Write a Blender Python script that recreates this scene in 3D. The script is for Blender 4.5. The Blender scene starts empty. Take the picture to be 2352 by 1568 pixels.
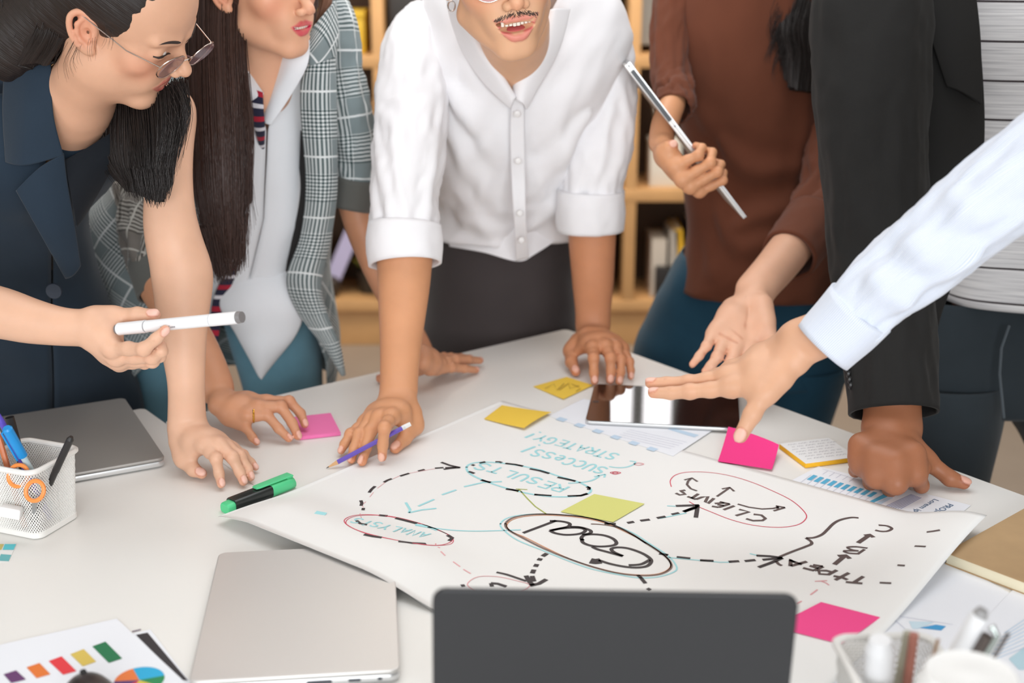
import bpy, bmesh, math, random
import numpy as np
from mathutils import Vector, Matrix

random.seed(7)
SC = bpy.context.scene
COL = SC.collection
# ---------------------------------------------------------------- camera
FPX, PW, PH = 3000.0, 2352.0, 1568.0
PITCH, CAMZ, TZ = math.radians(17.5), 1.495, 0.75
cam_data = bpy.data.cameras.new('camera')
cam_data.sensor_fit = 'HORIZONTAL'; cam_data.sensor_width = 36.0
cam_data.lens = FPX * 36.0 / PW
cam_data.clip_start = 0.05
cam_data.dof.use_dof = True
cam_data.dof.focus_distance = 1.74
cam_data.dof.aperture_fstop = 3.2
cam = bpy.data.objects.new('camera', cam_data); COL.objects.link(cam)
cam.location = (0, 0, CAMZ); cam.rotation_euler = (math.pi / 2 - PITCH, 0, 0)
SC.camera = cam
# ---------------------------------------------------------------- world, lights, exposure
world = bpy.data.worlds.new('world'); SC.world = world; world.use_nodes = True
bg = world.node_tree.nodes['Background']
bg.inputs['Color'].default_value = (0.93, 0.965, 1.0, 1); bg.inputs['Strength'].default_value = 0.78

def area_light(name, loc, target, size, power, color=(1, 1, 1)):
    d = bpy.data.lights.new(name, 'AREA'); d.shape = 'RECTANGLE'
    d.size, d.size_y = size; d.energy = power; d.color = color
    o = bpy.data.objects.new(name, d); COL.objects.link(o); o.location = loc
    o.rotation_euler = (Vector(target) - Vector(loc)).to_track_quat('-Z', 'Y').to_euler()
    return o
area_light('ceiling_light_lamp', (-0.1, 2.2, 2.80), (-0.1, 2.15, 0.75), (2.4, 1.8), 33, (0.93, 0.97, 1.0))
area_light('left_key_light', (-3.4, -0.8, 1.7), (0.0, 2.1, 1.1), (1.8, 1.6), 25, (0.95, 0.98, 1.0))  # added side light from the left; that wall has no window
area_light('front_fill_light', (0.5, -2.8, 1.75), (0.15, 2.3, 1.05), (3.4, 1.3), 128, (0.94, 0.975, 1.0))  # added front fill behind the camera, not a window
area_light('shelf_ceiling_lamp', (0.3, 3.7, 2.75), (0.3, 4.7, 0.7), (2.6, 0.7), 66, (1.0, 0.90, 0.78))
SC.view_settings.view_transform = 'Standard'; SC.view_settings.look = 'None'
SC.view_settings.gamma = 1.0; SC.view_settings.use_curve_mapping = False
SC.view_settings.exposure = 0.05

# ---------------------------------------------------------------- helpers
COSP, SINP = math.cos(PITCH), math.sin(PITCH)
def ray(px, py):
    x = (px - PW / 2) / FPX; y = -(py - PH / 2) / FPX
    return Vector((x, COSP + y * SINP, -SINP + y * COSP))
CAM = Vector((0, 0, CAMZ))
def P(px, py, D):                    # a point seen at (px, py), D metres in front of the lens
    return CAM + ray(px, py) * D
def T(px, py, z=TZ):                 # a point seen at (px, py) on the level plane z
    r = ray(px, py); return CAM + r * ((z - CAMZ) / r.z)
def lin(c):
    return tuple(((v / 255) / 12.92 if v / 255 <= .04045 else ((v / 255 + .055) / 1.055) ** 2.4) for v in c)
def col(r, g, b): return (*lin((r, g, b)), 1)

_mats = {}
def mat(name, c, rough=.5, metal=0., bump=0., bscale=200., spec=.5, var=0., vscale=8., coat=0., sheen=0., trans=0., emis=0.):
    if name in _mats: return _mats[name]
    m = bpy.data.materials.new(name); m.use_nodes = True; nt = m.node_tree
    b = nt.nodes['Principled BSDF']
    b.inputs['Base Color'].default_value = col(*c)
    b.inputs['Roughness'].default_value = rough; b.inputs['Metallic'].default_value = metal
    b.inputs['Specular IOR Level'].default_value = spec
    if coat: b.inputs['Coat Weight'].default_value = coat
    if sheen: b.inputs['Sheen Weight'].default_value = sheen
    if trans: b.inputs['Transmission Weight'].default_value = trans
    if emis:
        b.inputs['Emission Color'].default_value = col(*c); b.inputs['Emission Strength'].default_value = emis
    tc = nt.nodes.new('ShaderNodeTexCoord')
    if var:
        n = nt.nodes.new('ShaderNodeTexNoise'); n.inputs['Scale'].default_value = vscale; n.inputs['Detail'].default_value = 5
        nt.links.new(tc.outputs['Object'], n.inputs['Vector'])
        mx = nt.nodes.new('ShaderNodeMix'); mx.data_type = 'RGBA'
        mx.inputs[6].default_value = col(*[max(0, v * (1 - var)) for v in c]); mx.inputs[7].default_value = col(*[min(255, v * (1 + var)) for v in c])
        nt.links.new(n.outputs['Fac'], mx.inputs[0]); nt.links.new(mx.outputs[2], b.inputs['Base Color'])
    if bump:
        n = nt.nodes.new('ShaderNodeTexNoise'); n.inputs['Scale'].default_value = bscale; n.inputs['Detail'].default_value = 3
        nt.links.new(tc.outputs['Object'], n.inputs['Vector'])
        bp = nt.nodes.new('ShaderNodeBump'); bp.inputs['Strength'].default_value = bump; bp.inputs['Distance'].default_value = .002
        nt.links.new(n.outputs['Fac'], bp.inputs['Height']); nt.links.new(bp.outputs['Normal'], b.inputs['Normal'])
    _mats[name] = m
    return m

def tag(o, label=None, cat=None, group=None, kind=None):
    if label: o['label'] = label
    if cat: o['category'] = cat
    if group: o['group'] = group
    if kind: o['kind'] = kind
    return o
def thing(name, label, cat, loc=(0, 0, 0), group=None):
    o = bpy.data.objects.new(name, None); COL.objects.link(o); o.location = loc
    o.empty_display_size = .02
    return tag(o, label, cat, group)
def link(name, me, m=None, parent=None, smooth=False):
    o = bpy.data.objects.new(name, me); COL.objects.link(o)
    if m is not None:
        for q in (m if isinstance(m, (list, tuple)) else [m]): me.materials.append(q)
    if parent is not None:
        o.parent = parent
        if parent.type == 'EMPTY': o.matrix_parent_inverse = Matrix.Translation(-parent.location)
    if smooth:
        for p in me.polygons: p.use_smooth = True
    return o
def mesh(name, vs, fs, m=None, parent=None, smooth=False, uvs=None):
    me = bpy.data.meshes.new(name); me.from_pydata([tuple(v) for v in vs], [], [tuple(f) for f in fs]); me.update()
    if uvs is not None:
        uv = me.uv_layers.new(name='UVMap'); idx = np.zeros(len(me.loops), dtype=np.int32); me.loops.foreach_get('vertex_index', idx)
        uv.data.foreach_set('uv', np.asarray(uvs, dtype=np.float32)[idx].ravel())
    return link(name, me, m, parent, smooth)
def join_geo(*gs):
    V, F = [], []
    for v, f in gs:
        n = len(V); V += [Vector(q) for q in v]; F += [tuple(i + n for i in q) for q in f]
    return V, F
def basis(x, y, o):
    x = Vector(x).normalized(); z = x.cross(Vector(y)).normalized(); y = z.cross(x)
    return Matrix(((x.x, y.x, z.x, o[0]), (x.y, y.y, z.y, o[1]), (x.z, y.z, z.z, o[2]), (0, 0, 0, 1)))
def xf(M, g): return [M @ Vector(v) for v in g[0]], g[1]
def box(w, l, h, c=(0, 0, 0)):
    x, y, z = w / 2, l / 2, h / 2; c = Vector(c)
    vs = [c + Vector(p) for p in ((-x, -y, -z), (x, -y, -z), (x, y, -z), (-x, y, -z), (-x, -y, z), (x, -y, z), (x, y, z), (-x, y, z))]
    return vs, [(0, 3, 2, 1), (4, 5, 6, 7), (0, 1, 5, 4), (1, 2, 6, 5), (2, 3, 7, 6), (3, 0, 4, 7)]
def rrect(w, l, r, n=6):
    out = []
    for cx, cy, a in ((w / 2 - r, l / 2 - r, 0), (-w / 2 + r, l / 2 - r, 90), (-w / 2 + r, -l / 2 + r, 180), (w / 2 - r, -l / 2 + r, 270)):
        for i in range(n + 1):
            t = math.radians(a + 90 * i / n); out.append((cx + r * math.cos(t), cy + r * math.sin(t)))
    return out
def rings(rs, cap=(True, True)):
    n = len(rs[0]); V = [Vector(p) for r in rs for p in r]; F = []
    for k in range(len(rs) - 1):
        for i in range(n):
            j = (i + 1) % n; F.append((k * n + i, k * n + j, (k + 1) * n + j, (k + 1) * n + i))
    if cap[0]: F.append(tuple(reversed(range(n))))
    if cap[1]: F.append(tuple(range((len(rs) - 1) * n, len(rs) * n)))
    return V, F
def rbox(w, l, h, r, bev=.001, n=6, z0=0.):       # rounded slab, base at z0
    R = []
    for ins, z in ((bev, 0), (bev * .3, bev * .3), (0, bev), (0, h - bev), (bev * .3, h - bev * .3), (bev, h)):
        R.append([(x, y, z0 + z) for x, y in rrect(w - 2 * ins, l - 2 * ins, max(r - ins, 1e-4), n)])
    return rings(R)
def lathe(prof, n=24):
    return rings([[(r * math.cos(2 * math.pi * i / n), r * math.sin(2 * math.pi * i / n), z) for i in range(n)] for r, z in prof])
def cr(pts, n=8, closed=False):                   # Catmull-Rom through points of any dimension
    p = np.array([list(q) for q in pts], float); out = []; m = len(p)
    for i in range(m if closed else m - 1):
        a, b, c, d = (p[(i - 1) % m], p[i], p[(i + 1) % m], p[(i + 2) % m]) if closed else (p[max(i - 1, 0)], p[i], p[i + 1], p[min(i + 2, m - 1)])
        for k in range(n):
            t = k / n
            out.append(.5 * (2 * b + (c - a) * t + (2 * a - 5 * b + 4 * c - d) * t * t + (3 * b - a - 3 * c + d) * t ** 3))
    if not closed: out.append(p[-1])
    return np.array(out)
def tube(pts, r, n=8, cap=True, up=None):         # round tube through points; r number or list
    pts = [Vector(p) for p in pts]; m = len(pts); rr = r if isinstance(r, (list, tuple, np.ndarray)) else [r] * m
    R = []; t0 = (pts[1] - pts[0]).normalized()
    u = Vector(up) if up is not None else (Vector((0, 0, 1)) if abs(t0.z) < .9 else Vector((1, 0, 0)))
    for i in range(m):
        t = (pts[min(i + 1, m - 1)] - pts[max(i - 1, 0)]).normalized()
        u = (u - t * u.dot(t)).normalized(); v = t.cross(u)
        R.append([pts[i] + (u * math.cos(2 * math.pi * k / n) + v * math.sin(2 * math.pi * k / n)) * rr[i] for k in range(n)])
    return rings(R, (cap, cap))
def add(name, g, m, parent=None, smooth=False): return mesh(name, g[0], g[1], m, parent, smooth)
def auto_smooth(o, ang=40):
    o.data.set_sharp_from_angle(angle=math.radians(ang)) if hasattr(o.data, 'set_sharp_from_angle') else None
    return o
def sadd(name, g, m, parent=None, ang=40):
    o = mesh(name, g[0], g[1], m, parent, True); auto_smooth(o, ang)
    for p in o.data.polygons:
        if len(p.vertices) > 4: p.use_smooth = False
    return o
# ================================================================ the room
WOOD = mat('shelf_wood', (206, 160, 108), .55, var=.10, vscale=6, bump=.05, bscale=60)
WALLD = mat('dark_wall', (62, 55, 50), .8, var=.08, vscale=3)
PLASTER = mat('white_plaster', (205, 200, 192), .9, bump=.1, bscale=80)
def floor_material():
    m = mat('floor_tile', (150, 138, 126), .45, var=.10, vscale=2.2); return m
def slab(name, a, b, m, kind='structure', parent=None, label=None):
    c = [(a[i] + b[i]) / 2 for i in range(3)]; d = [abs(b[i] - a[i]) for i in range(3)]
    o = add(name, box(*d, c), m, parent)
    if kind and parent is None: o['kind'] = kind
    if label: o['label'] = label
    return o
WY = 5.05
slab('floor', (-4, -1.2, -.08), (4, WY, 0), floor_material(), label='greyish brown smooth floor under the table')
slab('ceiling', (-4, -1.2, 2.9), (4, WY, 3.0), PLASTER)
slab('wall_left', (-4.1, -1.2, 0), (-4, WY, 2.9), PLASTER)
slab('wall_right', (4, -1.2, 0), (4.1, WY, 2.9), PLASTER)
def wall_back():                                     # one wall with a window opening
    x0, x1, z0, z1 = .06, .70, 1.58, 2.40
    g = join_geo(box(x0 + 4, .12, 2.9, ((x0 - 4) / 2, WY + .06, 1.45)), box(4 - x1, .12, 2.9, ((x1 + 4) / 2, WY + .06, 1.45)),
                 box(x1 - x0, .12, z0, ((x0 + x1) / 2, WY + .06, z0 / 2)), box(x1 - x0, .12, 2.9 - z1, ((x0 + x1) / 2, WY + .06, (2.9 + z1) / 2)))
    add('wall_back', g, WALLD)['kind'] = 'structure'
    w = thing('window_1', None, None, ((x0 + x1) / 2, WY, z0)); w['kind'] = 'structure'; w['label'] = 'bright window in the dark back wall above the shelf'
    fm = mat('window_frame', (60, 58, 56), .5)
    pm = mat('daylit_pane', (250, 250, 255), .2, emis=3.5)
    for xa, xb in ((x0 + .04, .497), (.543, x1 - .04)):
        add('pane', box(xb - xa, .006, z1 - z0 - .08, ((xa + xb) / 2, WY + .05, (z0 + z1) / 2)), pm, w)
    g = join_geo(box(.04, .08, z1 - z0, (x0 + .02, WY + .05, (z0 + z1) / 2)), box(.04, .08, z1 - z0, (x1 - .02, WY + .05, (z0 + z1) / 2)),
                 box(.046, .08, z1 - z0 - .08, (.52, WY + .05, (z0 + z1) / 2)), box(x1 - x0 - .08, .08, .04, ((x0 + x1) / 2, WY + .05, z0 + .02)),
                 box(x1 - x0 - .08, .08, .04, ((x0 + x1) / 2, WY + .05, z1 - .02)))
    add('window_frame', g, fm, w)
wall_back()
add('baseboard_back', box(8, .02, .09, (0, WY - .01, .045)), mat('base', (90, 80, 72), .6))['kind'] = 'structure'

# shelf unit ------------------------------------------------------------
SY0, SY1 = 4.67, 5.0
def shelf_unit():
    t = thing('shelf_unit', 'light wood open cube shelf unit along the dark back wall behind the people', 'shelf', (0, (SY0 + SY1) / 2, 0))
    X = [-2.27, -1.82, -1.37, -.92, -.47, -.02, .43, .88, 1.33]
    d, y = SY1 - SY0, (SY0 + SY1) / 2
    for x in X: sadd('upright', xf(Matrix.Translation((x, y, .181)), rbox(.042, d - .004, 1.29, .002, .002, 2)), WOOD, t)
    for z in (1.03, .553): sadd('shelf_board', xf(Matrix.Translation((-.47, y, z)), rbox(3.64, d, .045, .002, .002, 2)), WOOD, t)
    sadd('top_board', xf(Matrix.Translation((-.47, y, 1.47)), rbox(3.68, d, .045, .002, .002, 2)), WOOD, t)
    sadd('base_board', xf(Matrix.Translation((-.47, y, .14)), rbox(3.68, d, .042, .002, .002, 2)), WOOD, t)
    sadd('plinth', xf(Matrix.Translation((-.47, y + .012, .0)), rbox(3.62, d - .03, .14, .002, .002, 2)), WOOD, t)
    add('back_panel', box(3.66, .012, 1.33, (-.47, SY1 + .008, .84)), mat('shelf_back', (96, 74, 56), .7, var=.1), t)
shelf_unit()
PAGES = mat('book_pages', (226, 216, 196), .8)
def book(x, z, w, h, d, c, tilt=0., label='', group=None, y=None):
    M = Matrix.Translation((x, (SY0 + .05 + d / 2) if y is None else y, z)) @ Matrix.Rotation(math.radians(tilt), 4, 'Y')
    t = thing('book', label, 'book', M.translation, group)
    cov = mat('cover_%d_%d_%d' % c, c, .5)
    g = join_geo(box(w, .003, h, (0, -d / 2, h / 2)), box(.003, d, h, (-w / 2 + .0015, 0, h / 2)), box(.003, d, h, (w / 2 - .0015, 0, h / 2)))
    add('cover', xf(M, g), cov, t); add('pages', xf(M, box(w - .007, d - .006, h - .01, (0, .002, h / 2))), PAGES, t)
# left compartment of the middle row: books between the plaid jacket and the white shirt
for x, w, h, c, n in ((-.60, .030, .31, (176, 96, 106), 'dusky pink'), (-.566, .026, .30, (40, 150, 186), 'turquoise blue'), (-.535, .028, .29, (96, 70, 44), 'dark brown'),
                      (-.505, .026, .31, (150, 112, 70), 'tan'), (-.64, .04, .27, (52, 40, 38), 'black brown')):
    book(x, .598, w, h, .20, c, 0, n + ' book standing on the shelf between plaid jacket and white sleeve', None)
# lower left compartment
book(-.70, .183, .055, .27, .2, (196, 190, 226), 24, 'pale lilac book leaning in the bottom compartment left of the bare forearm')
book(-.80, .183, .05, .20, .2, (70, 50, 42), 24, 'dark brown book leaning beside the pale lilac book')
def lump(name, label, cat, c, r, m, seed=0):
    bm = bmesh.new(); bmesh.ops.create_icosphere(bm, subdivisions=3, radius=1); rnd = random.Random(seed)
    ph = [rnd.random() * 6 for _ in range(6)]
    for v in bm.verts:
        k = 1 + .10 * math.sin(5 * v.co.x + ph[0]) * math.cos(4 * v.co.z + ph[1]) + .06 * math.sin(9 * v.co.y + ph[2])
        v.co = Vector((v.co.x * r[0] * k + c[0], v.co.y * r[1] * k + c[1], max(v.co.z * r[2] * k, -r[2] * .9) + c[2]))
    me = bpy.data.meshes.new(name); bm.to_mesh(me); bm.free()
    return tag(link(name, me, m, None, True), label, cat)
def pot_plant(x):
    t = thing('potted_plant', 'small potted plant with yellow green leaves in the bottom shelf compartment', 'plant', (x, 4.80, .182))
    sadd('pot', xf(Matrix.Translation(t.location), lathe([(.03, 0), (.045, .002), (.055, .09), (.05, .09), (.047, .07)], 18)), mat('dark_pot', (54, 48, 40), .5), t)
    rnd = random.Random(3)
    for k in range(26):
        a = rnd.random() * 6.28; e = .4 + rnd.random() * .9; L = .06 + rnd.random() * .05
        d = Vector((math.cos(a) * math.cos(e), math.sin(a) * math.cos(e), math.sin(e))); s = d.cross(Vector((0, 0, 1))).normalized() * .018
        b = t.location + Vector((0, 0, .075)) + d * .03; n = s.cross(d).normalized() * .006
        vs = [b, b + d * L * .5 + s + n, b + d * L, b + d * L * .5 - s + n, b + d * L * .5 - n]
        mesh('leaf', vs, [(0, 1, 4), (1, 2, 4), (2, 3, 4), (3, 0, 4)], mat('leaf_lime' if k % 3 else 'leaf_green', (172, 168, 62) if k % 3 else (92, 110, 52), .5), t, True)
pot_plant(-.535)
lump('stone_ornament', 'dark rounded ornament on the bottom shelf below the lilac book', 'ornament', (-.70, 4.72, .222), (.06, .05, .045), mat('dark_stone', (58, 50, 44), .4), 4)
# top row, left: yellow box and black case
def rb_thing(name, label, cat, c, size, m, r=.006, rot=0):
    M = Matrix.Translation(c) @ Matrix.Rotation(math.radians(rot), 4, 'Z')
    o = sadd(name, xf(M, rbox(size[0], size[1], size[2], r, min(.004, r * .6), 4)), m); return tag(o, label, cat)
YEL = mat('yellow_box', (226, 186, 52), .5)
t = thing('yellow_box', 'yellow cardboard box on the upper shelf beside the plaid shoulder', 'box', (-.60, 4.80, 1.076))
sadd('carton', xf(Matrix.Translation((-.60, 4.80, 1.076)), rbox(.16, .16, .12, .003, .002, 3)), YEL, t)
sadd('lid', xf(Matrix.Translation((-.60, 4.80, 1.196)), rbox(.166, .166, .028, .003, .002, 3)), YEL, t)
rb_thing('storage_case', 'black storage case on the upper shelf beside the yellow box', 'case', (-.32, 4.84, 1.076), (.24, .22, .20), mat('black_case', (38, 35, 34), .5), .012)
rb_thing('storage_case', 'black storage case behind the white shirt collar on the upper shelf', 'case', (.2, 4.84, 1.076), (.30, .22, .26), mat('black_case', (38, 35, 34), .5), .012)
# far left: cardboard boxes behind the hair of the woman with glasses
CARD = mat('cardboard', (186, 128, 74), .8, var=.08, vscale=12, bump=.1)
for k, (z, h, n) in enumerate(((1.076, .185, 'lower'), (1.272, .17, 'upper'))):
    t = thing('cardboard_box', 'brown cardboard box on the shelf at top left, %s of the two stacked' % n, 'box', (-1.86, 4.82, z))
    sadd('carton', xf(Matrix.Translation((-1.86, 4.82, z)), rbox(.40, .28, h, .003, .002, 3)), CARD, t)
    add('tape', box(.05, .285, h - .03, (-1.86, 4.82, z + h / 2)), mat('packing_tape', (204, 160, 104), .3), t)
# right compartments seen between white sleeve and brown sweater
def monitor():
    t = thing('desk_monitor', 'grey screen on the upper shelf between white sleeve and brown sleeve', 'monitor', (.62, 4.80, 1.076))
    g = mat('monitor_hazed_grey', (150, 150, 146), .4)  # lightened grey, with the glare haze put into its colour
    sadd('screen', xf(Matrix.Translation((.62, 4.80, 1.09)) @ Matrix.Rotation(math.pi / 2, 4, 'X'), xf(Matrix.Translation((0, .16, -.02)), rbox(.34, .30, .035, .012, .004))), g, t)
    sadd('foot', xf(Matrix.Translation((.62, 4.80, 1.0755)), rbox(.16, .12, .012, .02, .003)), g, t)
monitor()
WHT = mat('white_card', (222, 218, 208), .7)
t = thing('white_carton', 'white carton on the middle shelf right of the white sleeve', 'box', (.56, 4.79, .598))
sadd('carton', xf(Matrix.Translation((.56, 4.79, .598)), rbox(.115, .12, .15, .004, .002, 3)), WHT, t)
sadd('lid', xf(Matrix.Translation((.56, 4.79, .748)), rbox(.12, .125, .02, .004, .002, 3)), WHT, t)
book(.555, .77, .035, .14, .1, (214, 208, 196), -12, 'cream book leaning on top of the white carton', None, 4.80)
for x, w, h, c, n in ((.70, .05, .24, (60, 52, 46), 'charcoal'), (.762, .04, .26, (118, 100, 86), 'taupe')):
    book(x, .598, w, h, .2, c, 0, n + ' book on the middle shelf behind the hand gripping the tablet')
for x, w, h, c, n, tl in ((.545, .055, .22, (206, 196, 184), 'white', 0), (.600, .032, .25, (178, 170, 160), 'light grey', 0), (.642, .026, .26, (228, 178, 46), 'yellow', -6),
                      (.690, .026, .28, (70, 66, 70), 'dark grey', -5), (.73, .03, .28, (128, 118, 130), 'mauve', -4), (.78, .02, .31, (176, 190, 84), 'lime green', 0)):
    book(x, .183, w, h, .2, c, tl, n + ' book standing in the bottom compartment left of the brown sweater')
rb_thing('storage_tin', 'black tin in front of the white book in the bottom compartment', 'tin', (.57, 4.705, .183), (.075, .04, .12), mat('black_case', (38, 35, 34), .5), .01)
for x, w, h, c, n in ((.14, .05, .25, (58, 46, 40), 'dark'), (.2, .05, .28, (76, 58, 48), 'brown'), (.27, .06, .26, (44, 40, 40), 'black'), (.345, .05, .27, (66, 54, 46), 'umber')):
    book(x, .183, w, h, .2, c, 0, n + ' book in the bottom compartment between hip and forearm of the man in white')
for x, w, h, c, n in ((.30, .06, .27, (48, 42, 40), 'black'), (.365, .045, .28, (82, 62, 48), 'chestnut')):
    book(x, .598, w, h, .2, c, 0, n + ' book on the middle shelf behind the white sleeve')

# ================================================================ the tables
TOP = mat('white_laminate', (240, 238, 234), .42, spec=.35, bump=.015, bscale=300)
STEEL = mat('grey_steel', (150, 150, 152), .35, metal=.8)
A = T(1300, 755); A.z = 0
B = T(375, 967); B.z = 0
U = (B - A).normalized(); V = Vector((-U.y, U.x, 0))
if V.y > 0: V = -V
def desk(o, w, l, label):
    c = o + U * w / 2 + V * l / 2; t = thing('meeting_table', label, 'table', (c.x, c.y, 0))
    M = basis(V, -U, (c.x, c.y, 0))
    sadd('tabletop', xf(M @ Matrix.Translation((0, 0, TZ - .026)), rbox(l, w, .026, .012, .0008, 5)), TOP, t)
    for sx in (-1, 1):
        for sy in (-1, 1):
            sadd('leg', xf(M @ Matrix.Translation((sx * (l / 2 - .08), sy * (w / 2 - .07), 0)), rbox(.05, .05, TZ - .0265, .004, .002, 3)), STEEL, t)
    g = join_geo(box(l - .21, .03, .05, (0, w / 2 - .07, TZ - .052)), box(l - .21, .03, .05, (0, -w / 2 + .07, TZ - .052)))
    add('frame_rail', xf(M, g), STEEL, t)
WA = (B - A).length
desk(A, WA - .0004, 1.62, 'white meeting table with the large drawing sheet, its far corner before the man in white')
B2 = T(327, 937); B2.z = 0
desk(A + U * (WA + .0004) - V * .078, .80, 1.62, 'white meeting table on the left carrying the closed laptops and mesh pen cup')
# ================================================================ sheets and drawings on the tables
PAPER = mat('white_paper', (243, 242, 240), .75, spec=.2)
PAPERB = mat('print_paper', (240, 242, 248), .7, spec=.2)
def ss(a, b, x):
    t = np.clip((np.asarray(x, float) - a) / (b - a), 0, 1); return t * t * (3 - 2 * t)
# --- the large drawing sheet: corner O away, L at left, R at right
pO, pR, pL = T(1153, 922), T(2262, 1226), T(494, 1200)
eR, eL = (pR - pO), (pL - pO); lR, lL = eR.length, eL.length
eR.normalize(); eL.normalize(); eL = (eL - eR * eL.dot(eR)).normalized()
lL = (pL - pO).dot(eL)
Z0 = TZ + .0016
def sheet_z(s, t):                 # s along eR, t along eL (metres) -> height of the sheet
    s = np.asarray(s, float); t = np.asarray(t, float)
    z = Z0 + .025 * ss(lR - .115, lR - .01, s) * ss(.34, .02, t)                      # right corner rides over the notebook
    z = z + .0185 * ss(lL - .16, lL - .055, t) * ss(-.02, .06, s) * ss(.42, .26, s)     # rides over the closed laptop
    z = z + .006 * ss(.05, -.0, s) * ss(lL - .12, lL, t)                              # left corner curls up
    return z
def sheet_uv(p): d = Vector(p) - pO; return d.dot(eR), d.dot(eL)
def on_sheet(px, py, lift=.0004):
    z = Z0
    for _ in range(6):
        p = T(px, py, z); s, t = sheet_uv(p); z = float(sheet_z(s, t))
    p.z = z + lift; return p
def grid_sheet(o, ex, ey, w, l, nx, ny, zf, th=.0003):
    V = []; F = []
    for side in (0, 1):
        for j in range(ny + 1):
            for i in range(nx + 1):
                p = o + ex * (w * i / nx) + ey * (l * j / ny); p.z = float(zf(w * i / nx, l * j / ny)) - side * th; V.append(p)
    n = (nx + 1) * (ny + 1); flip = ex.cross(ey).z < 0
    for j in range(ny):
        for i in range(nx):
            a = j * (nx + 1) + i; q = (a, a + 1, a + nx + 2, a + nx + 1)
            F.append(q[::-1] if flip else q); q = tuple(k + n for k in q); F.append(q if flip else q[::-1])
    def edge(a, b): F.append((a, b, b + n, a + n))
    for i in range(nx): edge(i, i + 1); edge(ny * (nx + 1) + i, ny * (nx + 1) + i + 1)
    for j in range(ny): edge(j * (nx + 1), (j + 1) * (nx + 1)); edge(j * (nx + 1) + nx, (j + 1) * (nx + 1) + nx)
    return V, F
big = thing('drawing_sheet', 'large white paper sheet covered with hand drawn marker diagram around the word Goal', 'paper sheet', tuple(pO + eR * lR / 2 + eL * lL / 2))
add('paper', grid_sheet(pO, eR, eL, lR, lL, 84, 60, sheet_z), PAPER, big, True)

def ribbon(pts, w, proj=on_sheet, lift=.0004):
    p = [proj(x, y) for x, y in pts]; V = []; F = []; m = len(p)
    ww = w if isinstance(w, (list, tuple, np.ndarray)) else [w] * m
    for i in range(m):
        t = p[min(i + 1, m - 1)] - p[max(i - 1, 0)]; n = Vector((-t.y, t.x, 0))
        n = n.normalized() if n.length > 1e-9 else Vector((1, 0, 0))
        V += [p[i] + n * ww[i] / 2, p[i] - n * ww[i] / 2]
        if i: F.append((2 * i - 2, 2 * i - 1, 2 * i + 1, 2 * i))
    F = [f if (V[f[1]] - V[f[0]]).cross(V[f[2]] - V[f[0]]).z > 0 else f[::-1] for f in F]
    return V, F
INK = {'k': mat('black_marker_ink', (52, 44, 46), .6), 'b': mat('brown_marker_ink', (92, 76, 74), .6), 'c': mat('cyan_marker_ink', (166, 226, 232), .6),
       'r': mat('red_pen_ink', (216, 70, 96), .6), 'p': mat('pale_red_ink', (232, 168, 172), .6), 'o': mat('pale_orange_ink', (214, 150, 112), .6), 'g': mat('lime_pen_ink', (176, 186, 92), .6),
       't': mat('taupe_ink', (126, 104, 96), .6)}
def zoomed(x0, y0, k): return lambda q: (x0 + q[0] / k, y0 + q[1] / k)
zA, zB, zC, zD, zE = zoomed(700, 1000, 2.76), zoomed(1000, 1000, 3.92), zoomed(1500, 1030, 3.92), zoomed(1820, 1000, 3.919), zoomed(1400, 1000, 2.4706)
def draw(name, ink, strokes, z, w, smooth=0, label=None):
    gs = []
    for st in strokes:
        q = [z(p) for p in st]
        if smooth: q = [tuple(v) for v in cr(q, smooth)]
        gs.append(ribbon(q, w))
    o = add(name, join_geo(*gs), INK[ink], big); o['kind'] = 'stuff'
    if label: o['label'] = label
    return o
def oval(name, ink, pts, z, w, closed=True):
    q = [tuple(v) for v in cr([z(p) for p in pts], 7, closed)]
    if closed: q.append(q[0]); q.append(q[1])
    return add(name, ribbon(q, w), INK[ink], big)
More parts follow.
